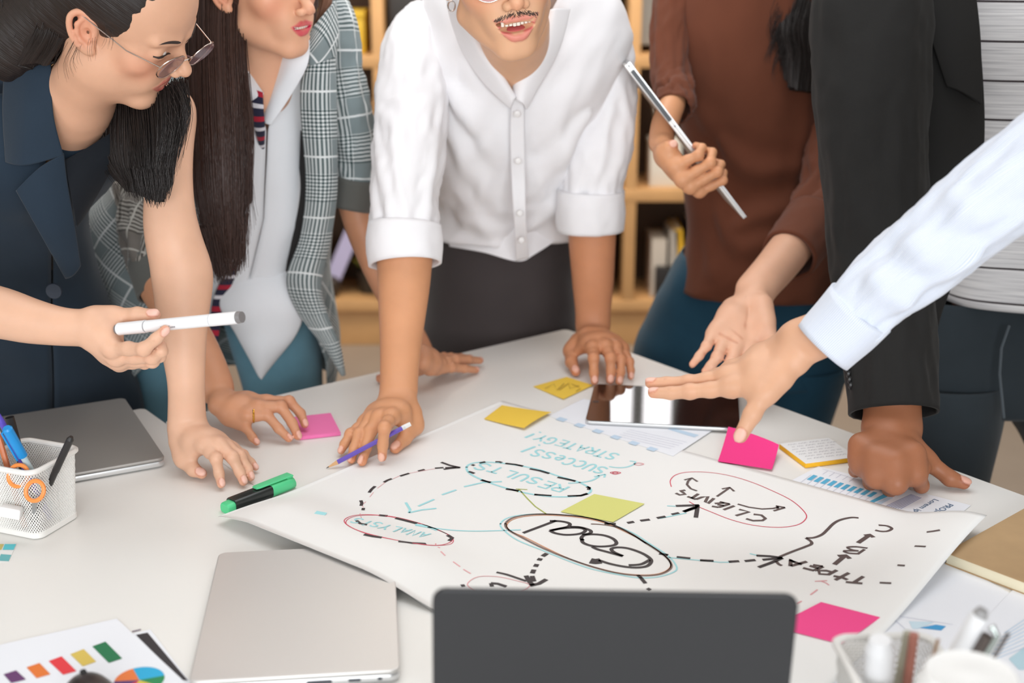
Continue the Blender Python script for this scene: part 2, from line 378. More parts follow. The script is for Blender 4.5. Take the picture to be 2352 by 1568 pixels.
# RESULTS oval, cyan with black dashes
oval('results_oval', 'c', [(280, 290), (330, 252), (450, 240), (640, 255), (900, 300), (1120, 370), (1290, 420), (1395, 480), (1370, 525), (1230, 550), (1040, 550), (850, 525), (640, 475), (460, 415), (320, 350)], zB, .0034)
draw('oval_dashes', 'k', [[(330, 272), (350, 263)], [(398, 250), (450, 238)], [(540, 238), (575, 238), (600, 246)], [(630, 252), (720, 262), (790, 277)], [(850, 300), (940, 318), (1026, 343)],
     [(1100, 376), (1180, 393), (1262, 412)], [(1362, 462), (1385, 470), (1380, 490)], [(1370, 523), (1310, 542), (1190, 546)], [(1046, 543), (890, 532)], [(750, 500), (690, 489), (635, 482)], [(500, 424), (455, 414), (412, 400)], [(352, 342), (300, 325)]], zB, .0052)
LET = .0040
FONT = {'R': [[(0, 0), (.02, 1), (.55, 1), (.72, .80), (.55, .55), (.05, .50)], [(.30, .50), (.75, 0)]], 'E': [[(.65, 1), (.02, 1), (0, 0), (.65, .02)], [(.02, .52), (.52, .52)]],
 'S': [[(.70, .86), (.45, 1), (.14, .90), (.10, .68), (.38, .54), (.66, .38), (.66, .12), (.36, 0), (.02, .14)]], 'U': [[(.02, 1), (.04, .30), (.20, .03), (.46, .02), (.62, .28), (.68, 1)]],
 'L': [[(.06, 1), (.02, 0), (.62, .03)]], 'T': [[(-.02, .98), (.76, 1)], [(.38, 1), (.34, 0)]], 'C': [[(.70, .84), (.44, 1), (.12, .82), (.04, .42), (.18, .08), (.48, 0), (.72, .16)]],
 'e': [[(.10, .34), (.60, .40), (.56, .62), (.30, .70), (.08, .46), (.12, .12), (.36, 0), (.64, .10)]], 'A': [[(0, 0), (.36, 1), (.70, 0)], [(.14, .36), (.58, .38)]],
 'G': [[(.70, .84), (.44, 1), (.12, .82), (.04, .42), (.18, .08), (.48, 0), (.70, .14), (.70, .42), (.44, .42)]], 'Y': [[(0, 1), (.34, .50)], [(.72, 1), (.34, .50), (.28, 0)]], 'N': [[(0, 0), (.04, 1), (.62, 0), (.66, 1)]], 'I': [[(.3, 1), (.26, 0)]]}
def write(name, ink, word, z, a, b, up, w):
    a, b, up = np.array(a, float), np.array(b, float), np.array(up, float); n = len(word); gs = []
    for k, ch in enumerate(word):
        o = a + (b - a) * k / n; ex = (b - a) / n * 1.02; j = .05 * math.sin(k * 2.3)
        for st in FONT[ch]:
            q = [tuple(o + ex * p[0] + up * (p[1] * (1 + j) + j * .6)) for p in st]
            if len(q) > 4 and ch in 'SUCeG': q = [tuple(v) for v in cr(q, 4)]
            gs.append(ribbon([z(p) for p in q], w))
    o = add(name, join_geo(*gs), INK[ink], big); o['kind'] = 'stuff'
write('results_lettering', 'c', 'RESULTS', zB, (1205, 462), (400, 236), (-88, 46), .0036)
write('success_lettering', 'c', 'SUCCeSS', zB, (1560, 296), (905, 116), (-78, 48), .0036)
write('strategy_lettering', 'c', 'STRATEGY', zB, (1665, 172), (930, -14), (-78, 46), .0036)
write('analysis_lettering', 'c', 'ANALYSIS', zA, (800, 622), (318, 520), (-52, 26), .0028)
draw('exclamation_marks', 'c', [[(772, 148), (900, 100)], [(925, 88), (945, 86)], [(808, 20), (890, -14)], [(935, -26), (950, -30)]], zB, .0046)
draw('success_arrow', 'c', [[(1195, 430), (1290, 425), (1400, 408), (1465, 375), (1470, 360)], [(1430, 372), (1500, 355), (1530, 350)], [(1530, 350), (1520, 378)], [(1565, 280), (1640, 290), (1720, 285), (1785, 262)], [(1750, 230), (1800, 238), (1785, 262)]], zB, .0030, 5)
oval('red_dot', 'r', [(1575, 335), (1620, 326), (1668, 336), (1620, 350)], zB, .0014)
oval('red_dot', 'r', [(1595, 337), (1620, 331), (1645, 338), (1615, 343)], zB, .0014)
oval('red_dot', 'p', [(1790, 258), (1830, 248), (1875, 258), (1830, 268)], zB, .0022)
# ANALYSIS oval
oval('analysis_oval', 'r', [(250, 540), (300, 510), (400, 502), (520, 512), (680, 545), (820, 590), (920, 635), (930, 670), (860, 695), (740, 690), (560, 660), (400, 625), (290, 580)], zA, .0013)
oval('analysis_oval', 'r', [(262, 545), (300, 518), (380, 506), (540, 512), (700, 548), (850, 600), (935, 650), (925, 688), (820, 698), (700, 686), (540, 655), (380, 616), (280, 575)], zA, .0011)
draw('analysis_dashes', 'k', [[(470, 506), (525, 511)], [(575, 524), (640, 540), (712, 558)], [(325, 540), (350, 560), (395, 568)], [(375, 628), (430, 640), (488, 648)], [(593, 672), (680, 683), (770, 687)], [(905, 632), (935, 650), (915, 668)]], zA, .0055)
draw('cyan_dash', 'c', [[(65, 490), (100, 497), (132, 503)]], zA, .012)
draw('cyan_arrow', 'c', [[(1250, 292), (1130, 298), (1010, 325)], [(960, 345), (870, 376)], [(820, 405), (720, 448)], [(835, 462), (740, 472), (660, 490)], [(640, 425), (668, 470), (660, 490)]], zA, .0036)
draw('cyan_line', 'c', [[(700, 570), (800, 585), (960, 602), (1120, 606), (1370, 598)]], zA, .0024, 6)
draw('cyan_line', 'c', [[(700, 566), (760, 572), (840, 600)]], zA, .0050, 4)
draw('dashed_arrow', 'k', [[(372, 460), (369, 474)], [(355, 412), (362, 428), (357, 446)], [(408, 362), (425, 340), (446, 322)], [(502, 297), (525, 284), (552, 274)], [(604, 258), (662, 240)], [(718, 226), (760, 216)], [(825, 208), (880, 204)], [(865, 170), (920, 190), (985, 204)], [(880, 215), (930, 208), (985, 204)], [(890, 205), (960, 202)]], zA, .0046, 0, 'black dashed arrow curving up from the red oval')
draw('thin_red_line', 'p', [[(350, 494), (360, 526)], [(388, 420), (366, 440), (372, 456)], [(412, 390), (436, 360)], [(460, 335), (520, 290)], [(560, 275), (640, 245), (860, 205)]], zA, .0010, 3)
draw('pink_dashes', 'p', [[(830, 685), (832, 698)], [(843, 708), (858, 713)], [(862, 735), (890, 762)], [(940, 800), (985, 832)], [(1005, 848), (1052, 876)]], zA, .0018)
# GOAL oval
G_OV = [(630, 800), (680, 750), (790, 720), (960, 708), (1150, 716), (1350, 738), (1540, 785), (1720, 860), (1880, 960), (2040, 1065), (2115, 1140), (2115, 1200), (2020, 1250), (1850, 1262), (1640, 1240), (1420, 1185), (1200, 1110), (980, 1020), (790, 925), (665, 855)]
oval('goal_oval', 't', G_OV, zB, .0032)
oval('goal_oval', 'o', [(x + (12 if x < 1200 else -14) * (1 if y > 800 else .3) + 8, y + (10 if y < 900 else -6)) for x, y in G_OV], zB, .0018)
oval('goal_oval', 'c', [(x - (45 if x < 1100 and y < 950 else 0) + (46 if x > 1600 and y < 1250 else 0), y + (12 if x > 1600 and y < 1100 else 20 if y > 900 else 0)) for x, y in G_OV], zB, .0022)
draw('goal_oval_start', 't', [[(1400, 797), (1500, 803), (1640, 830), (1800, 910), (1900, 975)]], zB, .0026, 5)
GW = .0050
draw('goal_lettering', 'k', [[(790, 878), (940, 822), (1088, 766)], [(1030, 770), (1120, 772), (1190, 785), (1212, 802), (1190, 822), (1120, 838), (1030, 856)],
     [(1030, 856), (1080, 880), (1180, 895), (1300, 885), (1350, 858), (1320, 836), (1230, 830), (1120, 840), (1050, 855)], [(1215, 822), (1300, 826), (1380, 848), (1402, 868), (1380, 885), (1320, 892)],
     [(1318, 930), (1330, 965), (1400, 992), (1500, 1000), (1600, 990), (1630, 968), (1600, 930), (1520, 900), (1420, 890), (1340, 898), (1314, 925), (1330, 945)],
     [(1412, 1002), (1460, 1025), (1560, 1052), (1688, 1088)], [(1688, 1085), (1610, 1052), (1585, 1022), (1640, 1008), (1740, 1018), (1860, 1060), (1930, 1105), (1942, 1140), (1900, 1178), (1800, 1190), (1680, 1178), (1560, 1152), (1470, 1122)],
     [(1740, 1168), (1850, 1160), (1930, 1120)]], zB, GW, 5, 'thick dark lettering reading Goal, upside down')
draw('goal_blot', 'k', [[(1395, 1128), (1440, 1135), (1490, 1130)]], zB, .014)
draw('dashed_arrow', 'k', [[(1005, 1062), (965, 1088)], [(948, 1106), (932, 1126)], [(915, 1158), (900, 1182)], [(888, 1208), (872, 1242)], [(870, 1265), (888, 1315)], [(815, 1262), (850, 1320), (880, 1350)], [(1000, 1295), (930, 1335), (850, 1352)]], zB, .0062, 0, 'black dotted arrow pointing from the oval to the dark laptop')
draw('dark_line', 'k', [[(550, 1232), (640, 1252), (740, 1285), (820, 1312)]], zB, .0042, 4)
oval('pink_oval', 'p', [(300, 1360), (310, 1310), (400, 1270), (560, 1272), (720, 1305), (850, 1350), (700, 1420), (450, 1420)], zB, .0013)
draw('hidden_lettering', 'k', [[(500, 1330), (510, 1360)], [(500, 1330), (560, 1335), (640, 1360)], [(230, 1352), (265, 1348)]], zB, .005)
draw('dashed_line', 'k', [[(1822, 1256), (1850, 1282), (1892, 1332)], [(1908, 1376), (1935, 1390)]], zB, .0050, 0)
draw('lime_arrow', 'g', [[(998, 706), (900, 640), (830, 570), (760, 492)], [(725, 480), (760, 490), (735, 508)], [(740, 482), (828, 488)]], zB, .0020, 0)
# dashed arrows on the right
draw('dashed_arrow', 'k', [[(1522, 795), (1625, 796)], [(1728, 788), (1788, 777)], [(1845, 768), (1930, 757)], [(1995, 744), (2072, 730)], [(2128, 712), (2195, 698)], [(2235, 685), (2350, 650)]], zB, .0056, 0, 'black dashed arrow pointing to the word CLIENTS')
draw('arrow_head', 'k', [[(205, 517), (300, 514), (415, 510)], [(400, 508), (395, 560), (385, 622)], [(275, 570), (400, 520)]], zC, .0060)
draw('dashed_arrow', 'k', [[(55, 945), (135, 960)], [(212, 977), (335, 990)], [(422, 1006), (545, 1012)], [(680, 1020), (775, 1014)], [(825, 1014), (922, 1004)], [(985, 1002), (1165, 985)], [(930, 964), (1050, 970), (1165, 985)], [(950, 1070), (1060, 1030), (1165, 985)]], zC, .0054, 0, 'black dashed arrow pointing to the words TYPE A')
draw('arrow_cyan_strokes', 'c', [[(125, 516), (205, 520)], [(870, 946), (940, 962)], [(60, 630), (300, 580)], [(130, 980), (600, 1024), (700, 1024)]], zC, .0022)  # cyan ink strokes drawn along the arrows
oval('clients_oval', 'r', [(165, 345), (155, 290), (200, 240), (300, 214), (460, 212), (650, 236), (850, 290), (1050, 370), (1250, 470), (1370, 580), (1370, 640), (1290, 690), (1120, 710), (900, 690), (700, 640), (520, 570), (400, 520), (325, 478)], zC, .0014, False)
CW = .0046
draw('clients_lettering', 'b', [[(290, 375), (245, 382), (265, 392), (290, 412), (240, 418), (205, 402)], [(408, 408), (345, 450)], [(310, 432), (385, 458)], [(385, 458), (440, 438), (495, 432), (470, 480), (495, 495), (548, 448)], [(600, 480), (690, 500)], [(690, 500), (590, 530)], [(640, 490), (555, 495)], [(590, 530), (530, 520)], [(640, 515), (580, 505)], [(732, 516), (635, 552)], [(775, 548), (865, 570), (745, 605)], [(905, 592), (975, 600), (1012, 630), (985, 648), (900, 650), (838, 632)]], zC, CW)
draw('small_arrows', 'b', [[(395, 382), (340, 362), (305, 325), (315, 295), (345, 268)], [(282, 283), (350, 265), (400, 298)], [(575, 432), (690, 352)], [(620, 364), (690, 350), (730, 385)], [(762, 500), (860, 528), (980, 545), (1080, 540), (1130, 528)], [(1105, 516), (1188, 532)], [(1085, 562), (1188, 532)], [(1120, 520), (1125, 545)]], zC, .0036)
draw('brace', 'b', [[(1140, 975), (1250, 930), (1370, 885), (1425, 860), (1420, 835), (1375, 805)], [(1380, 806), (1450, 802), (1520, 775), (1570, 730), (1620, 680), (1680, 645), (1780, 622), (1850, 625)], [(1108, 1015), (1130, 1040), (1160, 1055)]], zC, .0042, 6, 'brown curly brace beside the words TYPE A')
draw('type_lettering', 'b', [[(1235, 1060), (1240, 998), (1280, 1025)], [(1240, 1058), (1385, 1018)], [(1225, 1005), (1340, 1045)], [(1530, 1062), (1450, 1100)], [(1530, 1062), (1440, 1048)], [(1490, 1080), (1410, 1055)], [(1450, 1100), (1350, 1075)], [(1655, 1095), (1580, 1135), (1500, 1130), (1490, 1100), (1560, 1100), (1630, 1118)], [(1765, 1120), (1640, 1185)], [(1625, 1148), (1700, 1160), (1750, 1182)], [(1895, 1152), (1800, 1212)], [(1735, 1202), (1885, 1215)]], zC, .0050)
draw('letter_b', 'b', [[(1930, 898), (1830, 885), (1750, 890), (1790, 912), (1850, 922)], [(1905, 908), (1840, 952)], [(1850, 922), (1720, 922), (1760, 942), (1850, 948)]], zC, .0040, 3)
draw('letter_c', 'b', [[(2030, 690), (2110, 698), (2150, 722), (2110, 745), (2050, 746), (2000, 735)]], zC, .0042, 4)
draw('letter_arrows', 'b', [[(1632, 1045), (1725, 968)], [(1665, 968), (1735, 962), (1772, 992)], [(1845, 850), (1945, 782)], [(1905, 785), (1950, 776), (1985, 800)]], zC, .0062)
draw('list_dashes', 'b', [[(1208, 870), (1270, 862), (1328, 852)], [(1100, 995), (1200, 1000)], [(945, 1167), (1012, 1172)], [(785, 1325), (890, 1330)]], zD, .0044)
draw('red_marks', 'p', [[(1165, 828), (1235, 824)], [(1198, 826), (1230, 838), (1246, 850)], [(1180, 875), (1140, 905)], [(1090, 940), (1065, 955)]], zE, .0020)

# --- sticky notes --------------------------------------------------------
def sticky(name, label, cat, c4, colr, z, group=None, curl=.0, th=.0006, bow=0., fold=0.):
    P4 = [T(x, y, z) for x, y in c4]; n = 14; Vs = []; F = []
    m = mat('note_%d_%d_%d' % colr, colr, .75, spec=.2)
    for side in (0, 1):
        for j in range(n + 1):
            for i in range(n + 1):
                s, t = i / n, j / n
                p = (P4[0] * (1 - s) + P4[1] * s) * (1 - t) + (P4[3] * (1 - s) + P4[2] * s) * t
                p.z = z + curl * t * t + bow * (1 - (2 * s - 1) ** 2) * t * .5 + fold * math.sin(s * 3.1) * t * t - side * th; Vs.append(p)
    N = (n + 1) ** 2
    up = (P4[1] - P4[0]).cross(P4[3] - P4[0]).z > 0
    for j in range(n):
        for i in range(n):
            a = j * (n + 1) + i; q = (a, a + 1, a + n + 2, a + n + 1); q2 = tuple(k + N for k in q)
            F += [q if up else q[::-1], q2[::-1] if up else q2]
    for i in range(n):
        for a, b in ((i, i + 1), (n * (n + 1) + i, n * (n + 1) + i + 1), (i * (n + 1), (i + 1) * (n + 1)), (i * (n + 1) + n, (i + 1) * (n + 1) + n)): F.append((a, b, b + N, a + N))
    o = mesh(name, Vs, F, m, None, True); auto_smooth(o, 40)
    return tag(o, label, cat, group)
YN, PN, GN = (244, 206, 82), (246, 62, 140), (222, 222, 134)
sticky('sticky_note', 'plain yellow sticky note at the far corner of the drawing sheet', 'sticky note', [(1112, 961), (1153, 930), (1266, 950), (1204, 986)], YN, TZ + .0036, None, .003, bow=.004)
n2 = sticky('sticky_note', 'yellow sticky note with pen scribbles beside the black tablet', 'sticky note', [(1225, 887), (1302, 865), (1362, 885), (1294, 917)], YN, TZ + .0014, None, .001)
def scrib(strokes, z, w, parent, m, name='scribble'):
    gs = [ribbon([z(p) for p in st], w, lambda x, y: T(x, y, parent_z)) for st in strokes]
    o = add(name, join_geo(*gs), m, parent); o['kind'] = 'stuff'; return o
parent_z = TZ + .0030
zS = zoomed(700, 500, 2.936)
scrib([[(1620, 1150), (1680, 1120), (1700, 1160), (1750, 1115)], [(1715, 1160), (1780, 1115), (1790, 1150), (1850, 1130)], [(1830, 1170), (1860, 1150)], [(1800, 1120), (1850, 1140)]], zS, .0014, n2, mat('scribble_ink', (150, 122, 50), .6))
sticky('sticky_note', 'pale lime sticky note lying on the drawing above the word Goal', 'sticky note', [(1288, 1174), (1365, 1134), (1480, 1156), (1408, 1198)], GN, Z0 + .0016)
sticky('sticky_note', 'bright pink sticky note half under the right edge of the dark laptop', 'sticky note', [(1776, 1438), (1886, 1382), (2022, 1417), (1934, 1478)], (250, 84, 150), Z0 + .0016)
sticky('sticky_note', 'pink sticky note with curled edge below the pointing thumb', 'sticky note', [(1773, 1077), (1649, 1058), (1672, 996), (1788, 1038)], PN, TZ + .0040, None, .012, bow=.012, fold=-.004)
# pads
def pad(name, label, c4, z, h, colr, top=None, edge=None):
    P4 = [T(x, y, z + h) for x, y in c4]; c = sum(P4, Vector()) / 4
    ex = ((P4[1] - P4[0]) + (P4[2] - P4[3])) / 2; ey = ((P4[3] - P4[0]) + (P4[2] - P4[1])) / 2
    t = thing(name, label, 'sticky notes', (c.x, c.y, z)); M = basis(ex, ey, (c.x, c.y, z))
    w, l = ex.length, ey.length
    if ex.cross(ey).z < 0: ex, ey, w, l = ey, ex, l, w; M = basis(ex, ey, (c.x, c.y, z))
    sadd('note_block', xf(M, rbox(w, l, h - .0008, .0008, .0003, 2)), mat('pad_%d_%d_%d' % colr, colr, .75, spec=.2, bump=.2, bscale=900), t)
    sadd('top_note', xf(M, rbox(w - .0006, l - .0006, .0006, .0008, .0001, 2, h - .0007)), mat('padtop_%d_%d_%d' % (top or colr), top or colr, .75, spec=.2), t)
    return t, M, w, l
pad('sticky_pad', 'pink sticky note pad under the fingers of the hand with a gold ring', [(694, 1001), (664, 958), (762, 947), (780, 992)], TZ + .0006, .006, (246, 128, 186))
tp, Mp, wp, lp = pad('sticky_pad', 'yellow sticky pad topped by a written white note beside the clenched fist', [(1847, 1063), (1793, 1019), (1905, 1003), (1966, 1050)], TZ + .0006, .0075, (244, 186, 50), (240, 240, 240))
gs = []; rnd = random.Random(5)
for r in range(7):
    x = -wp / 2 + .006 + rnd.random() * .006; y = lp / 2 - .009 - r * .0095
    if y < -lp / 2 + .004: break
    while x < wp / 2 - .012:
        L = .004 + rnd.random() * .013
        q = [Mp @ Vector((x + L * k / 6, y + (.0012 if k % 2 else -.0012), .0077)) for k in range(7)]
        gs.append(ribbon([(0, 0)] * 7, .0007, (lambda it: (lambda a, b: next(it)))(iter(q)))); x += L + .004
add('handwriting', join_geo(*gs), mat('note_writing', (150, 148, 160), .6), tp)['kind'] = 'stuff'
# ================================================================ things on the tables
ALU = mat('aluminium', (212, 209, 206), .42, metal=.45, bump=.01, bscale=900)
ALUD = mat('aluminium_dark', (168, 164, 160), .42, metal=.4, bump=.01, bscale=900)  # lid metal of the dark silver laptop
EDGE = mat('aluminium_edge', (216, 216, 216), .3, metal=.6)
BLK = mat('black_plastic', (34, 33, 34), .35)
GLS = mat('black_glass', (14, 15, 18), .05, spec=.9, coat=.5)
RUB = mat('black_rubber', (26, 26, 26), .7)
# ---- closed laptops
def closed_laptop(label, o, ex, ey, w, l, mt, ports=()):
    """o = corner on the table, ex/ey the directions of its two sides, w/l their lengths"""
    c = o + ex * w / 2 + ey * l / 2; t = thing('closed_laptop', label, 'laptop', (c.x, c.y, TZ))
    M = basis(ex, ey, (c.x, c.y, TZ))
    if ex.cross(ey).z < 0: M = basis(ey, ex, (c.x, c.y, TZ)); w, l = l, w
    for sx in (-1, 1):
        for sy in (-1, 1): sadd('foot', xf(M @ Matrix.Translation((sx * (w / 2 - .03), sy * (l / 2 - .03), .0006)), lathe([(.006, 0), (.007, .001), (.007, .002)], 12)), RUB, t)
    sadd('base', xf(M, rbox(w, l, .0085, .011, .0022, 8, .0022)), EDGE, t)
    sadd('lid', xf(M, rbox(w, l, .0045, .011, .0016, 8, .0112)), mt, t)
    return t, M, w, l
fl, fr = T(432, 1566, TZ + .0157), T(919, 1538, TZ + .0157); bl = T(446, 1279, TZ + .0157)
for q in (fl, fr, bl): q.z = TZ
ex = (fr - fl).normalized(); ey = (bl - fl); ey = (ey - ex * ey.dot(ex)).normalized()
t, M, w, l = closed_laptop('silver closed laptop at the bottom left with one corner under the drawing sheet', fl, ex, ey, (fr - fl).length, .292, ALU)
for x, ww, hh, n in ((.022, .026, .0045, 'port_large'), (.058, .013, .0035, 'port_small'), (.084, .005, .0035, 'audio_jack')):
    sadd(n, xf(M @ Matrix.Translation((w / 2 - .085 + x - .02, -l / 2 + .0012, .0068)) @ Matrix.Rotation(math.pi / 2, 4, 'X'), xf(Matrix.Translation((0, 0, -.001)), rbox(ww, hh, .0028, .0015, .0003, 3))), mat('port_dark', (70, 72, 78), .5), t)
a, b2, c2 = T(380, 1050, TZ + .0157), T(286, 912, TZ + .0157), T(165, 1093, TZ + .0157)
for q in (a, b2, c2): q.z = TZ
ey = (b2 - a); ly = ey.length; ey.normalize(); ex = (c2 - a); ex = (ex - ey * ex.dot(ey)).normalized()
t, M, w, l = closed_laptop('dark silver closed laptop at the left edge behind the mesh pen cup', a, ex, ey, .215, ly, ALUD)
add('side_hatch', xf(basis(ex, ey, a + ex * .026 - ey * .0002 + Vector((0, 0, TZ + .0065))), box(.036, .0006, .0058)), mat('hatch_silver', (196, 198, 200), .3, metal=.5), t)
# ---- upright dark laptop, lid towards the lens
def open_laptop():
    D = 1.085; p0, p1 = P(988, 1350, D), P(1831, 1364, D)
    cx = (p0 + p1) / 2; wid = (p1 - p0).length; ex = (p1 - p0); ex.z = 0; ex.normalize()
    t = thing('open_laptop', 'open dark grey laptop standing at the bottom centre, its plain lid facing the lens', 'laptop', (cx.x, cx.y, TZ))
    dk = mat('space_grey', (48, 48, 50), .5, metal=.25, bump=.01, bscale=900)
    hgt = (p0.z + p1.z) / 2 - TZ
    up = Vector((0, 0, 1)); n = Vector((ex.y, -ex.x, 0))       # n points to the lens
    if n.y > 0: n = -n
    tilt = math.radians(3); up2 = (up * math.cos(tilt) + n * math.sin(tilt)).normalized()
    o = Vector((cx.x, cx.y, TZ + .012)) - n * math.tan(tilt) * 0
    roll = math.asin(max(-1, min(1, (p1.z - p0.z) / wid)))
    Lh = (hgt - .012) / math.cos(tilt)
    M = basis(ex, up2, o + up2 * Lh / 2 - n * (Lh * math.sin(tilt)))
    M = M @ Matrix.Rotation(roll, 4, 'Z')
    sadd('lid', xf(M, xf(Matrix.Translation((0, 0, -.003)), rbox(wid, Lh, .006, .012, .0015, 8))), dk, t)
    sadd('screen', xf(M, xf(Matrix.Translation((0, 0, -.0038)), rbox(wid - .008, Lh - .008, .0008, .01, .0002, 6))), GLS, t)
    yb = (M @ Vector((0, -Lh / 2, 0)))
    Mb = basis(ex, -n, (yb.x, yb.y, 0)) ; Mb.translation = Vector((yb.x, yb.y, TZ + .0028)) - n * .112
    sadd('base', xf(Mb, rbox(wid, .212, .009, .012, .002, 8)), dk, t)
    sadd('hinge', tube([Vector((yb.x, yb.y, TZ + .012)) - ex * wid * .4, Vector((yb.x, yb.y, TZ + .012)) + ex * wid * .4], .0045, 10), BLK, t)
    kg = []
    for r in range(5):
        for c in range(13): kg.append(xf(Mb @ Matrix.Translation((-wid * .42 + c * wid * .07, .05 - r * .019, .009)), rbox(.0155, .0155, .0009, .002, .0002, 2)))
    o2 = add('keyboard_keys', join_geo(*kg), BLK, t); o2['kind'] = 'stuff'
    sadd('trackpad', xf(Mb @ Matrix.Translation((0, -.075, .009)), rbox(.105, .06, .0003, .004, .0001, 3)), dk, t)
open_laptop()
# ---- tablet on the table
tz = TZ + .0030
q0, q1, q2 = T(1343, 966, tz + .006), T(1692, 984, tz + .006), T(1364, 881, tz + .006)
ex = (q1 - q0); ex.z = 0; ex.normalize(); ey = q2 - q0; ey = (ey - ex * ey.dot(ex)); ly = ey.length; ey.normalize()
wt = .242
ct = q0 + ex * wt / 2 + ey * ly / 2; ct.z = tz
t = thing('tablet', 'black glass tablet with silver rim lying under the pointing hand, reflecting a window', 'tablet', tuple(ct))
M = basis(ex, ey, ct)
sadd('housing', xf(M, rbox(wt, ly, .0060, .011, .0022, 8)), EDGE, t)
sadd('screen', xf(M, rbox(wt - .002, ly - .002, .0009, .0105, .0003, 8, .0056)), GLS, t)
sadd('home_button', xf(M @ Matrix.Translation((-wt / 2 + .010, 0, .0064)), lathe([(.0052, 0), (.0056, .0002), (.0046, .0002)], 20)), mat('button_ring', (50, 50, 52), .3), t)
# ---- printed sheets
def sheet(label, cs, z, name='printed_sheet', m=None, zf=None):
    P4 = [T(x, y, z) for x, y in cs]; ex = P4[1] - P4[0]; ey = P4[3] - P4[0]
    c = sum(P4, Vector()) / 4; t = thing(name, label, 'paper sheet', tuple(c))
    n = 12; Vs = []; F = []; d = P4
    for s_ in (0, 1):
        for j in range(n + 1):
            for i in range(n + 1):
                s, u = i / n, j / n; p = (d[0] * (1 - s) + d[1] * s) * (1 - u) + (d[3] * (1 - s) + d[2] * s) * u; p.z = z - s_ * .0003; Vs.append(p)
    N = (n + 1) ** 2; up = (d[1] - d[0]).cross(d[3] - d[0]).z > 0
    for j in range(n):
        for i in range(n):
            a = j * (n + 1) + i; q = (a, a + 1, a + n + 2, a + n + 1); qq = tuple(k + N for k in q)
            F += [q if up else q[::-1], qq[::-1] if up else qq]
    for i in range(n):
        for a, b in ((i, i + 1), (n * (n + 1) + i, n * (n + 1) + i + 1), (i * (n + 1), (i + 1) * (n + 1)), (i * (n + 1) + n, (i + 1) * (n + 1) + n)): F.append((a, b, b + N, a + N))
    mesh('paper', Vs, F, m or PAPERB, t)
    return t
def quad_px(cs, z): return [T(x, y, z) for x, y in cs], [(0, 1, 2, 3)]
def fix(g):
    V, F = g; return V, [f if (V[f[1]] - V[f[0]]).cross(V[f[2]] - V[f[0]]).z > 0 else f[::-1] for f in F]
def print_quads(name, qs, z, m, parent, kind=None):
    g = fix(join_geo(*[quad_px(q, z) for q in qs])); o = add(name, g, m, parent)
    if len(qs) > 1: o['kind'] = 'stuff'
    return o
def lerp2(cs, s, u):
    a, b, c, d = [np.array(q, float) for q in cs]; return tuple((a * (1 - s) + b * s) * (1 - u) + (d * (1 - s) + c * s) * u)
def lines_px(name, ls, z, w, m, parent):
    o = add(name, join_geo(*[ribbon(q, w, lambda x, y: T(x, y, z)) for q in ls]), m, parent); o['kind'] = 'stuff'; return o
PB, PBL, PGR = mat('print_blue', (88, 180, 218), .6), mat('print_pale_blue', (196, 218, 238), .6), mat('print_grey', (176, 180, 200), .6)
PDK = mat('print_dark_blue', (70, 104, 140), .6)
# sheet with the blue table under the fist
zq = TZ + .0009
SH = [(1826, 1106), (1905, 1068), (2210, 1168), (2140, 1224)]
t = sheet('white printed report sheet with a blue column table and lettering PROJE under the fist', [(1812, 1106), (1880, 1070), (2230, 1160), (2150, 1226)], zq)
z6 = zoomed(1400, 600, 2.4706); zf = zoomed(1820, 1000, 3.919)
qs = []
for k in range(10):
    x0, y0 = 128 + k * 61.5, 392 + k * 17.5
    qs.append([zf(q) for q in ((x0, y0), (x0 + 60, y0 + 12), (x0 + 96, y0 - 28), (x0 + 36, y0 - 38))] if False else [zf(q) for q in ((128 + k * 60, 394 + k * 16.6), (168 + k * 60, 404 + k * 16.6), (226 + k * 60, 362 + k * 17), (190 + k * 60, 352 + k * 17))])
print_quads('table_column', qs, zq + .0003, PB, t)
print_quads('table_total', [[zf(q) for q in ((668, 606), (716, 608), (880, 540), (820, 528))], ], zq + .0003, PB, t)
print_quads('table_note', [[zf(q) for q in ((724, 620), (770, 630), (905, 560), (890, 540))]], zq + .0003, PBL, t)
lines_px('table_line', [[zf((70 + k * 58, 425 + k * 16)), zf((170 + k * 58, 352 + k * 16.6))] for k in range(11)] + [[zf((60, 425)), zf((640, 590))], [zf((270, 300)), zf((600, 400))]] + [[zf((270 + k * 60, 350 + k * 16)), zf((320 + k * 60, 318 + k * 16))] for k in range(5)], zq + .0003, .0005, PGR, t)
lines_px('paragraph', [[zf((830 + k * 24, 640 + k * 3)), zf((1075 + k * 14, 528 + k * 5))] for k in range(7)], zq + .0003, .0013, mat('print_text', (168, 172, 206), .6), t)
def text_on(body, p_start, p_end, p_up, z, m, parent, name='lettering', lift=.0004):
    cu = bpy.data.curves.new(name, 'FONT'); cu.body = body; cu.size = 1; cu.extrude = .0
    tmp = bpy.data.objects.new('tmp', cu); COL.objects.link(tmp); bpy.context.view_layer.update()
    me = bpy.data.meshes.new_from_object(tmp.evaluated_get(bpy.context.evaluated_depsgraph_get()))
    bpy.data.objects.remove(tmp); co = np.array([v.co[:] for v in me.vertices])
    wx = co[:, 0].max() - co[:, 0].min(); hy = co[:, 1].max()
    a, b, u = T(*p_start, z), T(*p_end, z), T(*p_up, z); ex = b - a; L = ex.length; ex.normalize(); ey = u - a; H = abs((ey - ex * ey.dot(ex)).length)
    ey = ex.cross(Vector((0, 0, -1))) if False else Vector((0, 0, 1)).cross(ex)
    for v in me.vertices:
        p = a + ex * ((v.co.x - co[:, 0].min()) / wx * L) + ey * (v.co.y / hy * H); v.co = (p.x, p.y, z + lift)
    o = link(name, me, m, parent); o['kind'] = 'stuff'; return o
